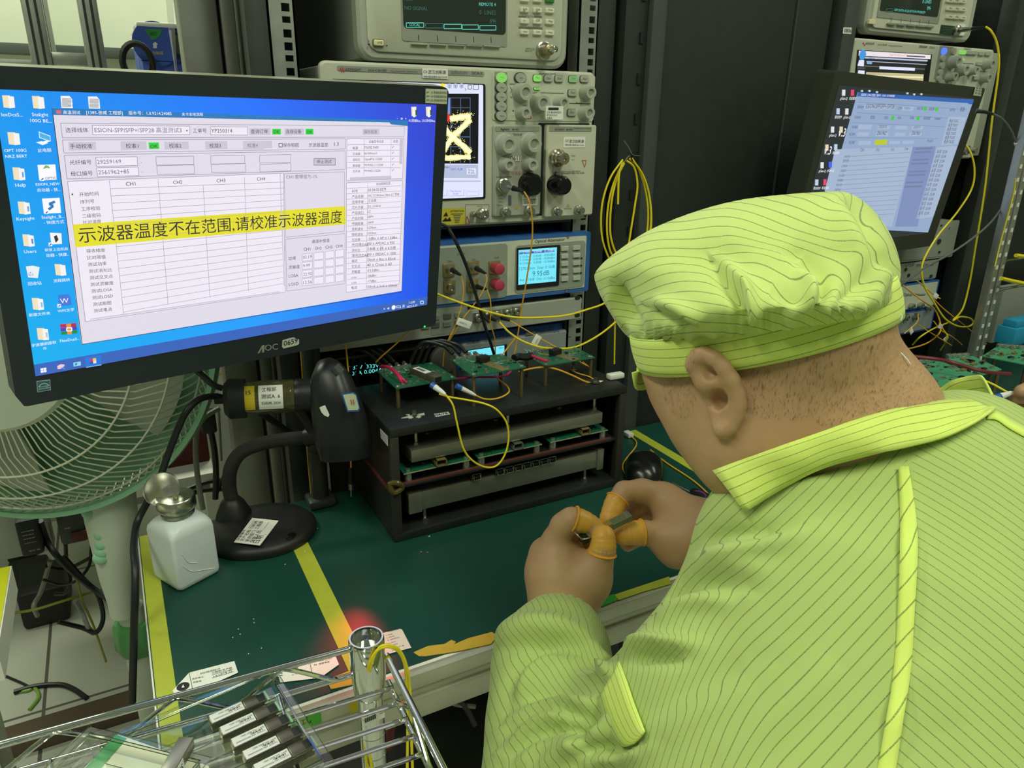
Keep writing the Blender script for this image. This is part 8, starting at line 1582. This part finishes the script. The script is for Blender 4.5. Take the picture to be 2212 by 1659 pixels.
# ear
ED = -.0
B.chain([(1499, 783, .553, .0050), (1506, 769, .546, .0052), (1522, 765, .541, .0056), (1542, 775, .537, .0060), (1562, 795, .535, .0062), (1580, 822, .535, .0062), (1591, 850, .537, .0060), (1594, 875, .539, .0058), (1587, 900, .542, .0056), (1574, 922, .545, .0058), (1562, 930, .548, .0056), (1557, 918, .551, .0050)], .004)
B.chain([(1516, 786, .553, .0100), (1536, 822, .550, .0100), (1572, 850, .546, .008), (1572, 888, .549, .007)], .006)
B.chain([(1530, 792, .546, .0030), (1552, 815, .541, .0034), (1566, 848, .541, .0036), (1566, 880, .544, .0034), (1560, 905, .548, .003)], .004)
B.chain([(1500, 790, .556, .0045), (1520, 815, .558, .0055), (1540, 840, .556, .0055), (1553, 880, .556, .0055), (1556, 915, .554, .0045)], .008)
B.cap((1555, 858, .543), (1557, 866, .548), .0065, .0065, .004, sub=True); B.cap((1524, 800, .539), (1536, 806, .540), .004, .005, .004, sub=True)
# trunk inside the coat, arms
B.cap((1925, 1180, .64), (1900, 1500, .61), .07, .10, .04); B.cap((1720, 1370, .61), (1930, 1220, .64), .038, .06, .03); B.cap((1720, 1370, .61), (1490, 1515, .60), .038, .034, .02); B.cap((1490, 1515, .60), (1225, 1670, .635), .034, .036, .02); B.cap((1225, 1670, .638), (1208, 1400, .748), .036, .030, .02); B.cap((1214, 1400, .745), (1213, 1318, .772), .030, .0262, .015)
# left hand
B.chain([(1213, 1330, .770, .0265), (1212, 1285, .778, .028), (1222, 1235, .788, .031)], .02)
B.chain([(1212, 1300, .778, .024), (1200, 1235, .781, .025), (1202, 1168, .782, .0150)], .016)
B.chain([(1205, 1300, .782, .022), (1184, 1235, .792, .020), (1172, 1190, .796, .0125)], .014)
B.chain([(1205, 1290, .786, .022), (1180, 1240, .802, .017), (1168, 1222, .806, .0115)], .012)
B.chain([(1208, 1290, .79, .021), (1186, 1255, .812, .015), (1178, 1250, .816, .0105)], .012)
B.chain([(1252, 1285, .776, .022), (1272, 1250, .772, .0225), (1292, 1216, .766, .0150)], .014); B.chain([(1292, 1216, .766, .0145), (1302, 1188, .762, .0130), (1303, 1160, .763, .0112)], .004)
B.chain([(1203, 1163, .780, .0138), (1216, 1135, .774, .0125), (1234, 1122, .770, .0120), (1262, 1128, .771, .0106), (1284, 1140, .776, .0092)], .006)
B.chain([(1174, 1190, .796, .0120), (1205, 1165, .806, .0115), (1240, 1158, .800, .0105), (1272, 1164, .792, .0092)], .004)
B.chain([(1170, 1222, .806, .0115), (1200, 1205, .824, .0110), (1238, 1200, .822, .0100), (1262, 1200, .812, .0088)], .004)
B.chain([(1180, 1250, .816, .0100), (1210, 1242, .832, .0095), (1240, 1238, .830, .0088), (1260, 1232, .822, .0078)], .004)
# right hand and forearm
B.cap((1590, 1146, .775), (1534, 1146, .800), .029, .0255, .015); B.cap((1590, 1146, .775), (1900, 1280, .68), .029, .045, .02); B.cap((1900, 1280, .68), (2150, 1120, .62), .045, .06, .02)
B.chain([(1534, 1146, .80, .0255), (1500, 1142, .812, .029), (1470, 1138, .822, .031)], .02)
B.chain([(1490, 1122, .812, .018), (1444, 1084, .828, .0160), (1428, 1073, .832, .0150)], .014)
B.chain([(1432, 1074, .832, .0150), (1388, 1061, .828, .0128), (1348, 1062, .822, .0120)], .008); B.chain([(1348, 1062, .822, .0118), (1327, 1090, .814, .0108), (1316, 1120, .806, .0094)], .003)
B.chain([(1455, 1098, .838, .0150), (1410, 1080, .848, .0130), (1372, 1090, .852, .0115), (1352, 1120, .845, .0100), (1358, 1140, .838, .009)], .005)
B.chain([(1462, 1115, .842, .0145), (1424, 1106, .862, .0125), (1388, 1118, .862, .0112), (1372, 1145, .852, .0098)], .005)
B.chain([(1466, 1140, .842, .0135), (1430, 1140, .862, .0110), (1392, 1155, .856, .0100), (1355, 1176, .836, .0085)], .005)
B.chain([(1506, 1172, .806, .026), (1462, 1172, .806, .025), (1430, 1160, .804, .0165)], .014); B.chain([(1430, 1160, .804, .0160), (1394, 1150, .800, .0126), (1366, 1152, .797, .0118), (1346, 1155, .795, .0100)], .004)
V, Q = B.mesh(.0028); V = relax(V, Q, 1, .4)
body = mesh_obj('body', V, Q, SKIN, person)
# cropped hair: a thin shell over the back of the head and the temple
x, y, z = proj(V); N_ = vnorm(V, Q)
mk = lambda pts, w_: np.clip(pdist(x, y, pts)[0]/w_, 0, 1)
m1 = np.clip((905-(x-1640)*.10*0-y+np.clip((x-1700)*.12, 0, 40))/110, 0, 1)*np.clip((x-1612)/45, 0, 1)*(y < 960)
m2 = np.clip((900-y)/90, 0, 1)*np.clip((1500-x)/12, 0, 1)*np.clip((x-1422-np.clip((y-800)*.25, 0, 60))/18, 0, 1)
far = ((V-hc_) @ hs < -.01) & (((V-hc_) @ hu) > -.055) & (((V-hc_) @ hf) < .05)
mask = np.where(far, 1, np.maximum(m1, m2)); mask[(z > .70) | (y < 500)] = 0; mask[((V-hc_) @ hf > .088)] = 0
keep = mask[Q].max(1) > .02; used = np.unique(Q[keep]); mp_ = -np.ones(len(V), int); mp_[used] = np.arange(len(used))
HAIR = bpy.data.materials.new('cropped_hair'); HAIR.use_nodes = True; nt = HAIR.node_tree; pb = nt.nodes['Principled BSDF']; pb.inputs['Base Color'].default_value = (*lin((44, 40, 34)), 1); pb.inputs['Roughness'].default_value = .6
tc = nt.nodes.new('ShaderNodeTexCoord'); mpn = nt.nodes.new('ShaderNodeMapping'); mpn.inputs['Scale'].default_value = (900, 900, 190); nz = nt.nodes.new('ShaderNodeTexNoise'); nz.inputs['Scale'].default_value = 1; nz.inputs['Detail'].default_value = 2
nt.links.new(tc.outputs['Object'], mpn.inputs[0]); nt.links.new(mpn.outputs[0], nz.inputs['Vector']); aa = nt.nodes.new('ShaderNodeAttribute'); aa.attribute_name = 'density'
m_a = nt.nodes.new('ShaderNodeMath'); m_a.operation = 'MULTIPLY'; nt.links.new(aa.outputs['Fac'], m_a.inputs[0]); m_a.inputs[1].default_value = .47
m_b = nt.nodes.new('ShaderNodeMath'); m_b.operation = 'ADD'; nt.links.new(m_a.outputs[0], m_b.inputs[0]); nt.links.new(nz.outputs['Fac'], m_b.inputs[1])
m_c = nt.nodes.new('ShaderNodeMapRange'); m_c.inputs[1].default_value = .54; m_c.inputs[2].default_value = .86; m_c.inputs[4].default_value = .85; nt.links.new(m_b.outputs[0], m_c.inputs[0]); m_d = nt.nodes.new('ShaderNodeMath'); m_d.operation = 'MULTIPLY_ADD'; m_d.inputs[1].default_value = .38; nt.links.new(aa.outputs['Fac'], m_d.inputs[0]); nt.links.new(m_c.outputs[0], m_d.inputs[2]); nt.links.new(m_d.outputs[0], pb.inputs['Alpha'])
mesh_obj('hair', V[used]+N_[used]*.0009, mp_[Q[keep]], HAIR, body, {'density': mask[used]})
# ------------------------------------------------------------------ coat
K = Field()
K.cap((1662, 1142, .590), (1960, 1012, .590), .051, .052, .02); K.cap((1960, 1012, .590), (2078, 980, .602), .052, .050, .02); K.cap((1905, 1110, .606), (1925, 1250, .605), .07, .115, .04); K.cap((2010, 1235, .620), (1930, 1420, .590), .120, .155, .05); K.cap((1930, 1420, .590), (1880, 1900, .52), .160, .175, .05)
K.cap((1672, 1345, .585), (1870, 1270, .600), .062, .088, .03); K.cap((1850, 1270, .600), (1980, 1240, .60), .090, .11, .04)
K.cap((2310, 1115, .64), (2040, 1220, .60), .078, .11, .05); K.cap((1620, 1450, .580), (1770, 1500, .58), .064, .12, .04); K.cap((1520, 1560, .57), (1700, 1750, .56), .060, .12, .05)
K.cap((1655, 1365, .585), (1490, 1510, .590), .060, .050, .03); K.cap((1490, 1510, .590), (1310, 1625, .615), .050, .054, .03); K.cap((1300, 1620, .615), (1210, 1690, .630), .054, .058, .03)
K.cap((1205, 1680, .635), (1190, 1560, .672), .062, .056, .03); K.cap((1190, 1560, .672), (1193, 1440, .715), .054, .055, .02); K.cap((1193, 1440, .715), (1205, 1385, .742), .055, .047, .02); K.cap((1205, 1385, .742), (1212, 1352, .762), .047, .0335, .012)
K.cap((1610, 1148, .765), (1680, 1180, .74), .034, .05, .02); K.cap((1680, 1180, .74), (1920, 1290, .67), .05, .065, .03); K.cap((1920, 1290, .67), (2150, 1120, .64), .065, .08, .03)
K.cap((1568, 1142, .785), (1610, 1148, .765), .030, .034, .01)
V, Q = K.mesh(.0042); V = relax(V, Q, 1, .5); N_ = vnorm(V, Q); x, y, z = proj(V)
h_ = lambda *p: [ZH(*q) for q in p]
fl = [(h_((585, 670), (650, 640), (760, 640), (900, 645)), .009, 16, 'g'), (h_((600, 705), (700, 690), (830, 700)), -.008, 16, 'g'), (h_((690, 520), (790, 460), (900, 430), (1050, 440)), .006, 26, 's'), (h_((900, 260), (1000, 230), (1150, 210), (1330, 150)), .006, 24, 's'), (h_((860, 330), (1000, 310), (1200, 350)), .004, 26, 'g'),
      (h_((45, 620), (180, 575), (320, 580), (460, 640)), .010, 24, 'g'), (h_((60, 680), (200, 640), (340, 640), (450, 690)), -.006, 16, 'g'), (h_((430, 640), (480, 720), (540, 780)), .010, 14, 'g'), (h_((110, 900), (170, 760), (260, 690), (360, 690)), .007, 20, 's'), (h_((90, 960), (200, 880), (330, 850), (470, 860)), .008, 20, 's'), (h_((80, 1060), (190, 960), (300, 920), (420, 960)), .008, 20, 's'), (h_((110, 1140), (220, 1040), (350, 1000), (420, 1080)), .007, 20, 's'), (h_((200, 1149), (300, 1060), (430, 1000), (520, 900)), .007, 24, 's'), (h_((400, 1140), (470, 1090), (560, 1090), (650, 1060)), .006, 18, 's'),
      (h_((1180, 20), (1300, -20), (1420, -60)), .006, 20, 's'), (h_((940, 1149), (1250, 900), (1450, 700)), .003, 40, 'g'), (h_((1800, 700), (1850, 800), (1900, 1000)), .002, 50, 'g'), (h_((700, 1000), (850, 880), (1100, 760)), .003, 40, 's')]
front = (N_ @ np.array(FWD)) < .1; D_ = np.where(front & (z < .80), folds(x, y, fl), 0)
cuff = np.clip(1-np.hypot(x-1212, y-1335)/70, 0, 1)*(z > .73)*(x < 1340); D_ += cuff*.0034*np.sin((x-1150)*.30+y*.05)
V = V+N_*D_[:, None]*1.25
r_ = (V-np.array(EYE)) @ np.array(RGT); u_v = (V-np.array(EYE)) @ np.array(UPV); SPC = .0065
seam_x = np.interp(y, [950, 1050, 1180, 1400, 1550, 1659, 1900], [1963, 1962, 1964, 1951, 1932, 1915, 1880])
phiL = (-.66*r_+.66*u_v+.22*(z-.45)+.030*np.clip((.165-r_)/.055, 0, 1.6)**2)/SPC; phiR = (.76*r_+.62*u_v+.25*(z-.45))/SPC
phiA = (1.0*r_+.25*u_v+.15*z+D_*.8)/SPC
arm = np.clip((1330-x+(y-1440)*.25)/60, 0, 1); phi = np.where(x > seam_x, phiR, phiL); phi = np.where(arm > .5, phiA, phi); phi = np.where((z > .68) & (x > 1400), phiA, phi)
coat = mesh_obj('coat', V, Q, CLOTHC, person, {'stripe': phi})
def surf(fields, x, y, off):
    d = [f.depth(x, y, .3, 1.2) for f in fields]; d = [v for v in d if v is not None and v < 1.15]; return (min(d) if d else .6)-off
def sm_(d, g=3): k = np.arange(len(d)); return list(np.polyval(np.polyfit(k, d, g), k))
def band_strip(name, top, bot, dt, db, nrow, mt, parent, thick=.0016, stripes=5, label=None, wob=0, v0=0, bulge=.004, stf=0):
    T_ = spline([AD(*p, d) for p, d in zip(top, dt)], 5); Bq = spline([AD(*p, d) for p, d in zip(bot, db)], 5); n = len(T_); VV = []; st = []
    for i in range(n):
        for j in range(nrow+1):
            f = j/nrow; p = T_[i].lerp(Bq[i], f); bul = math.sin(f*PI)*bulge*(1 if wob == 0 else 1+.5*math.sin(i*.9)); p = p-FWD*bul; VV.append(p); st.append((-.66*(p-EYE).dot(RGT)+.66*(p-EYE).dot(UPV))/.0065 if stf else f*stripes+v0+wob*math.sin(i*.35+f*2))
    q = [(i*(nrow+1)+j, i*(nrow+1)+j+1, (i+1)*(nrow+1)+j+1, (i+1)*(nrow+1)+j) for i in range(n-1) for j in range(nrow)]
    o = mesh_obj(name, np.array([list(v) for v in VV]), np.array(q), mt, parent, {'stripe': st}, label); md = o.modifiers.new('thickness', 'SOLIDIFY'); md.thickness = thick; md.offset = 0
    return o
seam_l = [ZH(*p) for p in ((1700, -80), (1706, 120), (1706, 250), (1700, 450), (1690, 650), (1672, 820), (1650, 950), (1615, 1149), (1590, 1250))]; seam_r = [ZH(*p) for p in ((1742, -80), (1772, 120), (1778, 280), (1768, 480), (1756, 690), (1740, 830), (1720, 950), (1690, 1149), (1668, 1250))]
band_strip('back_seam', seam_l, seam_r, sm_([surf([K], *p, .0022) for p in seam_l], 5), sm_([surf([K], *p, .0028) for p in seam_r], 5), 3, CLOTHY, coat, .0012, .0, 'bright yellow seam tape', v0=0, bulge=.0004, stf=1)
# sleeve pocket flap
fa = [ZH(*p) for p in ((562, 714), (590, 790), (620, 880), (650, 960), (665, 1000))]; fb = [ZH(*p) for p in ((478, 860), (500, 930), (530, 1000), (575, 1060), (625, 1050))]
band_strip('sleeve_pocket', fa, fb, [surf([K], *p, .006) for p in fa], [surf([K], *p, .002) for p in fb], 4, CLOTHY, coat, .0014, 6, 'bright yellow pocket edge on the upper sleeve', bulge=.0012)
# collar
ct = [ZG(*p) for p in ((684, 1450), (900, 1368), (1100, 1298), (1350, 1212), (1600, 1140), (1800, 1108), (1960, 1100), (2060, 1120))]; cb = [ZG(*p) for p in ((838, 1655), (985, 1560), (1180, 1452), (1400, 1385), (1600, 1342), (1800, 1292), (1950, 1225), (2045, 1160))]
dt = [surf([B], *p, .007) for p in ct]; db = [surf([B, K], *p, .012) for p in cb]; dt = sm_(dt); db = sm_(db); dt[0] = min(dt[0], .60); dt[-1] = dt[-2]+.018; db[-1] = min(db[-1], db[-2]+.012)
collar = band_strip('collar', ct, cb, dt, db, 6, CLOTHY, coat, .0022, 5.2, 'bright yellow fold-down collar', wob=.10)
ci = [ZG(*p) for p in ((790, 1420), (1100, 1298), (1600, 1140), (1960, 1100), (2060, 1120), (2010, 992), (1955, 982), (1860, 1005), (1765, 1062), (1500, 1180), (1000, 1350), (720, 1470))]
di = [dt[0]+.004, dt[2]+.003, dt[4]+.003, dt[6]+.003, dt[7]+.002, dt[7]+.055, dt[7]+.075, dt[7]+.095, dt[7]+.115, .70, .71, .66]
cj = [(p[0]+(14 if 4 <= i <= 8 else 4), p[1]+(40 if i < 4 else 58)) for i, p in enumerate(ci)]
band_strip('collar_stand', ci, cj, di, [d+(.012 if i < 4 else .002) for i, d in enumerate(di)], 4, CLOTHY, coat, .0018, 3.2, 'inner collar stand around the neck')
# gathered small seam band on the right shoulder
sa = [ZG(*p) for p in ((2035, 1165), (2090, 1160), (2150, 1200), (2230, 1240))]; sb_ = [ZG(*p) for p in ((2030, 1195), (2080, 1200), (2140, 1240), (2230, 1290))]
band_strip('shoulder_seam', sa, sb_, [surf([K], *p, .002) for p in sa], [surf([K], *p, .002) for p in sb_], 2, CLOTHY, coat, .001, 0, 'bright yellow shoulder seam tape', bulge=.0005)
# ------------------------------------------------------------------ cap
be1 = cc(.80, .138, -.56); be1 /= np.linalg.norm(be1); bu = cc(-.10, .95, -.27); bu -= be1*(bu @ be1); bu /= np.linalg.norm(bu); be2 = np.cross(be1, bu); be2 = be2 if be2 @ np.array(FWD) < 0 else -be2
bc_ = np.array(AD(1638, 698, .612)); NB = 72; VV = []; st = []
for i in range(NB):
    a = 2*PI*i/NB
    for j in range(6):
        f = j/5; rr = 1+.012*math.sin(f*PI)+.004*math.sin(a*7); VV.append(bc_+be1*(.1060*math.cos(a)*rr)+be2*(.0930*math.sin(a)*rr)+bu*(.0155-.031*f)); st.append(f*4.6+.3+.12*math.sin(a*3))
q = [(i*6+j, i*6+j+1, ((i+1) % NB)*6+j+1, ((i+1) % NB)*6+j) for i in range(NB) for j in range(5)]
cband = mesh_obj('cap', np.array(VV), np.array(q)[:, ::-1], CLOTHY, person, {'stripe': st}, 'yellow-green striped cloth cap'); md = cband.modifiers.new('thickness', 'SOLIDIFY'); md.thickness = .0022; md.offset = 0
VV = []; st = []
for i, a in enumerate(np.linspace(PI*.84, PI*1.36, 17)):
    for j in range(4): f = j/3; VV.append(bc_+be1*((.1066+.006*f)*math.cos(a))+be2*((.0935+.006*f)*math.sin(a))+bu*(-.0150-.030*f*math.sin((i/16)*PI)**.5)); st.append(f*2)
q = [(i*4+j, i*4+j+1, (i+1)*4+j+1, (i+1)*4+j) for i in range(16) for j in range(3)]
pk = mesh_obj('peak', np.array(VV), np.array(q), CLOTHY, cband, {'stripe': st}, 'small turned-down peak'); md = pk.modifiers.new('thickness', 'SOLIDIFY'); md.thickness = .002
sil = [(1283, 600), (1288, 585), (1320, 553), (1400, 499), (1500, 458), (1600, 432), (1700, 420), (1780, 415), (1830, 416), (1870, 436), (1905, 475), (1930, 520), (1946, 570), (1946, 605), (1935, 640), (1928, 650), (1900, 672), (1850, 690), (1760, 706), (1680, 716), (1600, 730), (1500, 742), (1440, 750), (1386, 745), (1350, 722), (1315, 670), (1295, 635)]
cx0, cy0 = 1630, 585; SP = spl2(sil+sil[:1]); an = np.array([math.atan2(p[1]-cy0, p[0]-cx0) for p in SP]); ra = np.array([math.hypot(p[0]-cx0, p[1]-cy0) for p in SP]); o_ = np.argsort(an); an, ra = an[o_], ra[o_]
NA, NR = 220, 64; VV = []; 
capf = [([ZG(*p) for p in ((1075, 735), (1150, 675), (1192, 615), (1205, 545), (1170, 490), (1090, 440))], -.009, 21, 's'), ([ZG(*p) for p in ((868, 735), (855, 690), (832, 595), (785, 535), (700, 430))], .009, 18, 's'), ([ZG(*p) for p in ((1550, 590), (1535, 490), (1445, 400), (1400, 260), (1345, 100))], -.009, 32, 's'), ([ZG(*p) for p in ((190, 540), (220, 640), (300, 750))], .009, 16, 's'), ([ZG(*p) for p in ((600, 755), (575, 715), (480, 670), (380, 640))], .007, 18, 's'), ([ZG(*p) for p in ((1320, 675), (1420, 570), (1480, 440))], .005, 24, 's'), ([ZG(*p) for p in ((960, 560), (1080, 610), (1160, 640))], -.006, 22, 'g'), ([ZG(*p) for p in ((1230, 560), (1240, 640), (1180, 700))], .005, 24, 'g'), ([ZG(*p) for p in ((700, 330), (900, 400), (1100, 380))], .004, 34, 'g'), ([ZG(*p) for p in ((300, 480), (500, 470), (700, 500))], .003, 40, 'g'), ([ZG(*p) for p in ((1330, 130), (1420, 130), (1500, 230))], -.006, 20, 'g'), ([ZG(*p) for p in ((880, 735), (1000, 690), (1130, 660))], -.005, 18, 'g')]
X_, Y_, Zd = [], [], []
for side in (0, 1):
    for k in range(NR+1 if side == 0 else NR-1):
        f = (k/NR)**.8 if side == 0 else ((NR-1-k)/NR)**.8
        for i in range(NA):
            a = -PI+2*PI*i/NA; R0 = np.interp(a, an, ra, period=2*PI); X_.append(cx0+math.cos(a)*R0*f); Y_.append(cy0+math.sin(a)*R0*f); h0 = max(0, 1-f**2.6)**.5
            xx, yy = X_[-1], Y_[-1]; d0 = .615-(xx-1652)*.00016; q_ = min(1, max(0, (yy-540)/150)); q_ = q_*q_*(3-2*q_); rim = d0-.080*q_*max(0, 1-((xx-1652)/292)**2)**.5
            Zd.append(rim-.092*h0*(1-.35*q_) if side == 0 else rim*f**6+d0*(1-f**6)+.088*h0)
X_, Y_, Zd = map(np.array, (X_, Y_, Zd)); nF = (NR+1)*NA; D_ = folds(X_, Y_, capf)
edge = np.zeros(len(X_)); edge[:nF] = np.clip((np.arange(nF)//NA)/NR, 0, 1)
ts, tt_ = pdist(X_, Y_, [(1350, 735), (1500, 740), (1680, 716), (1850, 688), (1940, 645)])
gath = np.exp(-(np.abs(ts)/34)**2)*.0022*np.sin(X_*.21+3*np.sin(X_*.031)); D_ = D_+gath+.0016*np.sin(X_*.021+Y_*.013)*np.sin(Y_*.03-X_*.008)
D_[nF:] = 0; D_ *= np.clip((1-edge)*9, 0.06, 1)
P_ = [np.array(AD(a, b_, c_)) for a, b_, c_ in zip(X_, Y_, Zd)]; VV = np.array(P_); 
q = []
rows_ = NR+1+NR-1
for k in range(rows_-1):
    for i in range(NA):
        j = (i+1) % NA; q.append((k*NA+i, k*NA+j, (k+1)*NA+j, (k+1)*NA+i))
Q = np.array(q); N_ = vnorm(VV, Q); sgn = np.sign(-(N_[:NA*10] @ np.array(FWD)).mean()); N_ *= sgn
if sgn < 0: Q = Q[:, ::-1]
VV = VV+N_*D_[:, None]
gx, gy = (X_-1240)*2.276, (Y_-380)*2.276
g = 330+.00042*(gx-650)**2+np.clip(gx-1250, 0, None)**2*.0022
phi = (gy-g+D_*5500)/46.0; phi[nF:] = phi[nF:]*1.0
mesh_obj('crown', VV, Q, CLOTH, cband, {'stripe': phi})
for pts in (((1920, 668, .545), (1935, 676, .54), (1948, 682, .54), (1945, 692, .54)), ((1920, 735, .555), (1940, 756, .552), (1958, 775, .55), (1966, 786, .55))):
    m_ = MB(); m_.tube([AD(*p) for p in pts], .0006, WHITE, 5, sm=4); m_.build('loose_thread', cband)
# ------------------------------------------------------------------ finger cots
COT = mat('finger_cot_latex', (226, 172, 74), .42, var=.08, vs=150, bump=.12, bs=260, sub=.1); COTR = mat('finger_cot_rim', (240, 170, 50), .4)
def cot(pts, label):
    P = spline([AD(*p[:3]) for p in pts], 6); R0 = np.interp(np.linspace(0, 1, len(P)), np.linspace(0, 1, len(pts)), [p[3] for p in pts])+.0013
    d = (P[-1]-P[-2]).normalized(); r = R0[-1]; PP = list(P); RR = list(R0)
    for a in (.3, .6, .85, 1.1, 1.35, 1.52): PP.append(P[-1]+d*r*math.sin(a)); RR.append(max(.0002, r*math.cos(a)))
    m_ = MB(); n = len(PP); RR[0] *= 1.02; m_.tube(PP, lambda t: RR[min(n-1, int(round(t*(n-1))))]*(1+.02*math.sin(t*40)), COT, 20); o = m_.build('finger_cot', person, 60, label)
    m_ = MB(); t_ = (P[1]-P[0]).normalized(); e1 = t_.orthogonal().normalized(); e2 = t_.cross(e1); m_.tube([P[0]+(e1*math.cos(a)+e2*math.sin(a))*(R0[0]+.0003) for a in [k*PI/12 for k in range(24)]], .0010, COTR, 8, True); m_.build('rolled_rim', o)
cot([(1240, 1121, .769, .0119), (1262, 1128, .771, .0108), (1284, 1140, .776, .0094)], 'amber finger cot on the left index finger')
cot([(1300, 1194, .763, .0133), (1303, 1178, .762, .0124), (1303, 1160, .763, .0114)], 'amber finger cot on the left thumb')
cot([(1242, 1158, .799, .0106), (1258, 1160, .796, .0100), (1272, 1164, .792, .0094)], 'amber finger cot on the left middle finger')
cot([(1334, 1080, .817, .0114), (1327, 1092, .814, .0108), (1316, 1120, .806, .0096)], 'amber finger cot on the right index finger')
cot([(1386, 1150, .799, .0126), (1366, 1152, .797, .0119), (1346, 1155, .795, .0102)], 'amber finger cot on the right thumb')
# module held between the fingers
ma, mb_ = AD(1268, 1160, .766), AD(1354, 1117, .782); md_ = (mb_-ma).normalized(); mu = (UPV-md_*UPV.dot(md_)); mu = (mu-FWD*.5+md_*.5*FWD.dot(md_)).normalized(); mw = md_.cross(mu); A = Matrix(((md_.x, mw.x, mu.x, ma.x), (md_.y, mw.y, mu.y, ma.y), (md_.z, mw.z, mu.z, ma.z), (0, 0, 0, 1)))
t = thing('optical_module', 'small olive-grey optical module held between the gloved fingertips of both hands', 'optical module', ma)
ML2 = (mb_-ma).length
m_ = MB(A); m_.box(0, ML2, -.0050, .0050, -.0034, .0034, mat('module_olive', (122, 126, 96), .4, .4), .0007); m_.box(ML2*.95, ML2+.004, -.0054, .0054, -.0038, .0038, mat('module_olive', (122, 126, 96), .4, .4), .0007); m_.build('shell', t)
m_ = MB(A); m_.box(-.008, .0, -.0055, .0055, -.004, .004, BPL, .001); m_.build('port', t)
m_ = MB(A); m_.tube([Vector((.004, -.006, .003)), Vector((-.008, -.006, .006)), Vector((-.012, -.004, .012)), Vector((-.012, .004, .012)), Vector((-.008, .006, .006)), Vector((.004, .006, .003))], .0008, STEEL, 8, sm=3); m_.build('bail_latch', t)
m_ = MB(A); m_.box(.012, .030, -.004, .004, .0042, .0046, GOLD); m_.build('contact_strip', t)
# ------------------------------------------------------------------ second person: fingertips with a connector at the right edge
t = thing('person', 'blurred fingertips of a second person holding a blue and white connector at the right edge', 'person', AD(2230, 870, 1.05))
H2 = Field(); H2.chain([(2196, 858, 1.05, .010), (2225, 850, 1.05, .013), (2270, 850, 1.05, .017), (2320, 880, 1.05, .026), (2420, 940, 1.05, .032)], .01); H2.chain([(2200, 880, 1.07, .009), (2235, 890, 1.07, .011), (2300, 910, 1.06, .016)], .006); H2.chain([(2215, 905, 1.08, .009), (2250, 915, 1.08, .011), (2310, 925, 1.07, .016)], .005); H2.chain([(2225, 925, 1.09, .008), (2260, 935, 1.09, .010), (2330, 940, 1.08, .015)], .005); H2.chain([(2205, 845, 1.03, .009), (2250, 830, 1.03, .012), (2310, 850, 1.04, .02)], .005)
V, Q = H2.mesh(.0035); mesh_obj('hand', V, Q, SKIN, t)
K2_ = Field(); K2_.cap((2400, 930, 1.05), (2600, 1040, 1.05), .045, .06); V, Q = K2_.mesh(.006); xx_, yy_, zz_ = proj(V); mesh_obj('sleeve', V, Q, CLOTH, t, {'stripe': xx_/14})
t = thing('fibre_patch_lead', 'yellow fibre with blue and white connector held at the right edge', 'fibre cord', AD(2180, 860, 1.04))
m_ = MB(); m_.tube([AD(*ZE(1455, 1600), 1.04), AD(*ZE(1530, 1580), 1.04)], .005, mat('blue_connector', (40, 90, 170), .4), 10); m_.tube([AD(*ZE(1530, 1580), 1.04), AD(*ZE(1610, 1555), 1.04)], lambda k: .005-.002*k, WPL, 10); m_.build('connector', t)
m_ = MB(); m_.tube([AD(*ZE(1600, 1558), 1.04), AD(*ZE(1570, 1545), 1.05), AD(*ZE(1480, 1495), 1.06), AD(*ZE(1400, 1460), 1.07)], .0015, YFIB, 8, sm=5); m_.build('jacket', t)
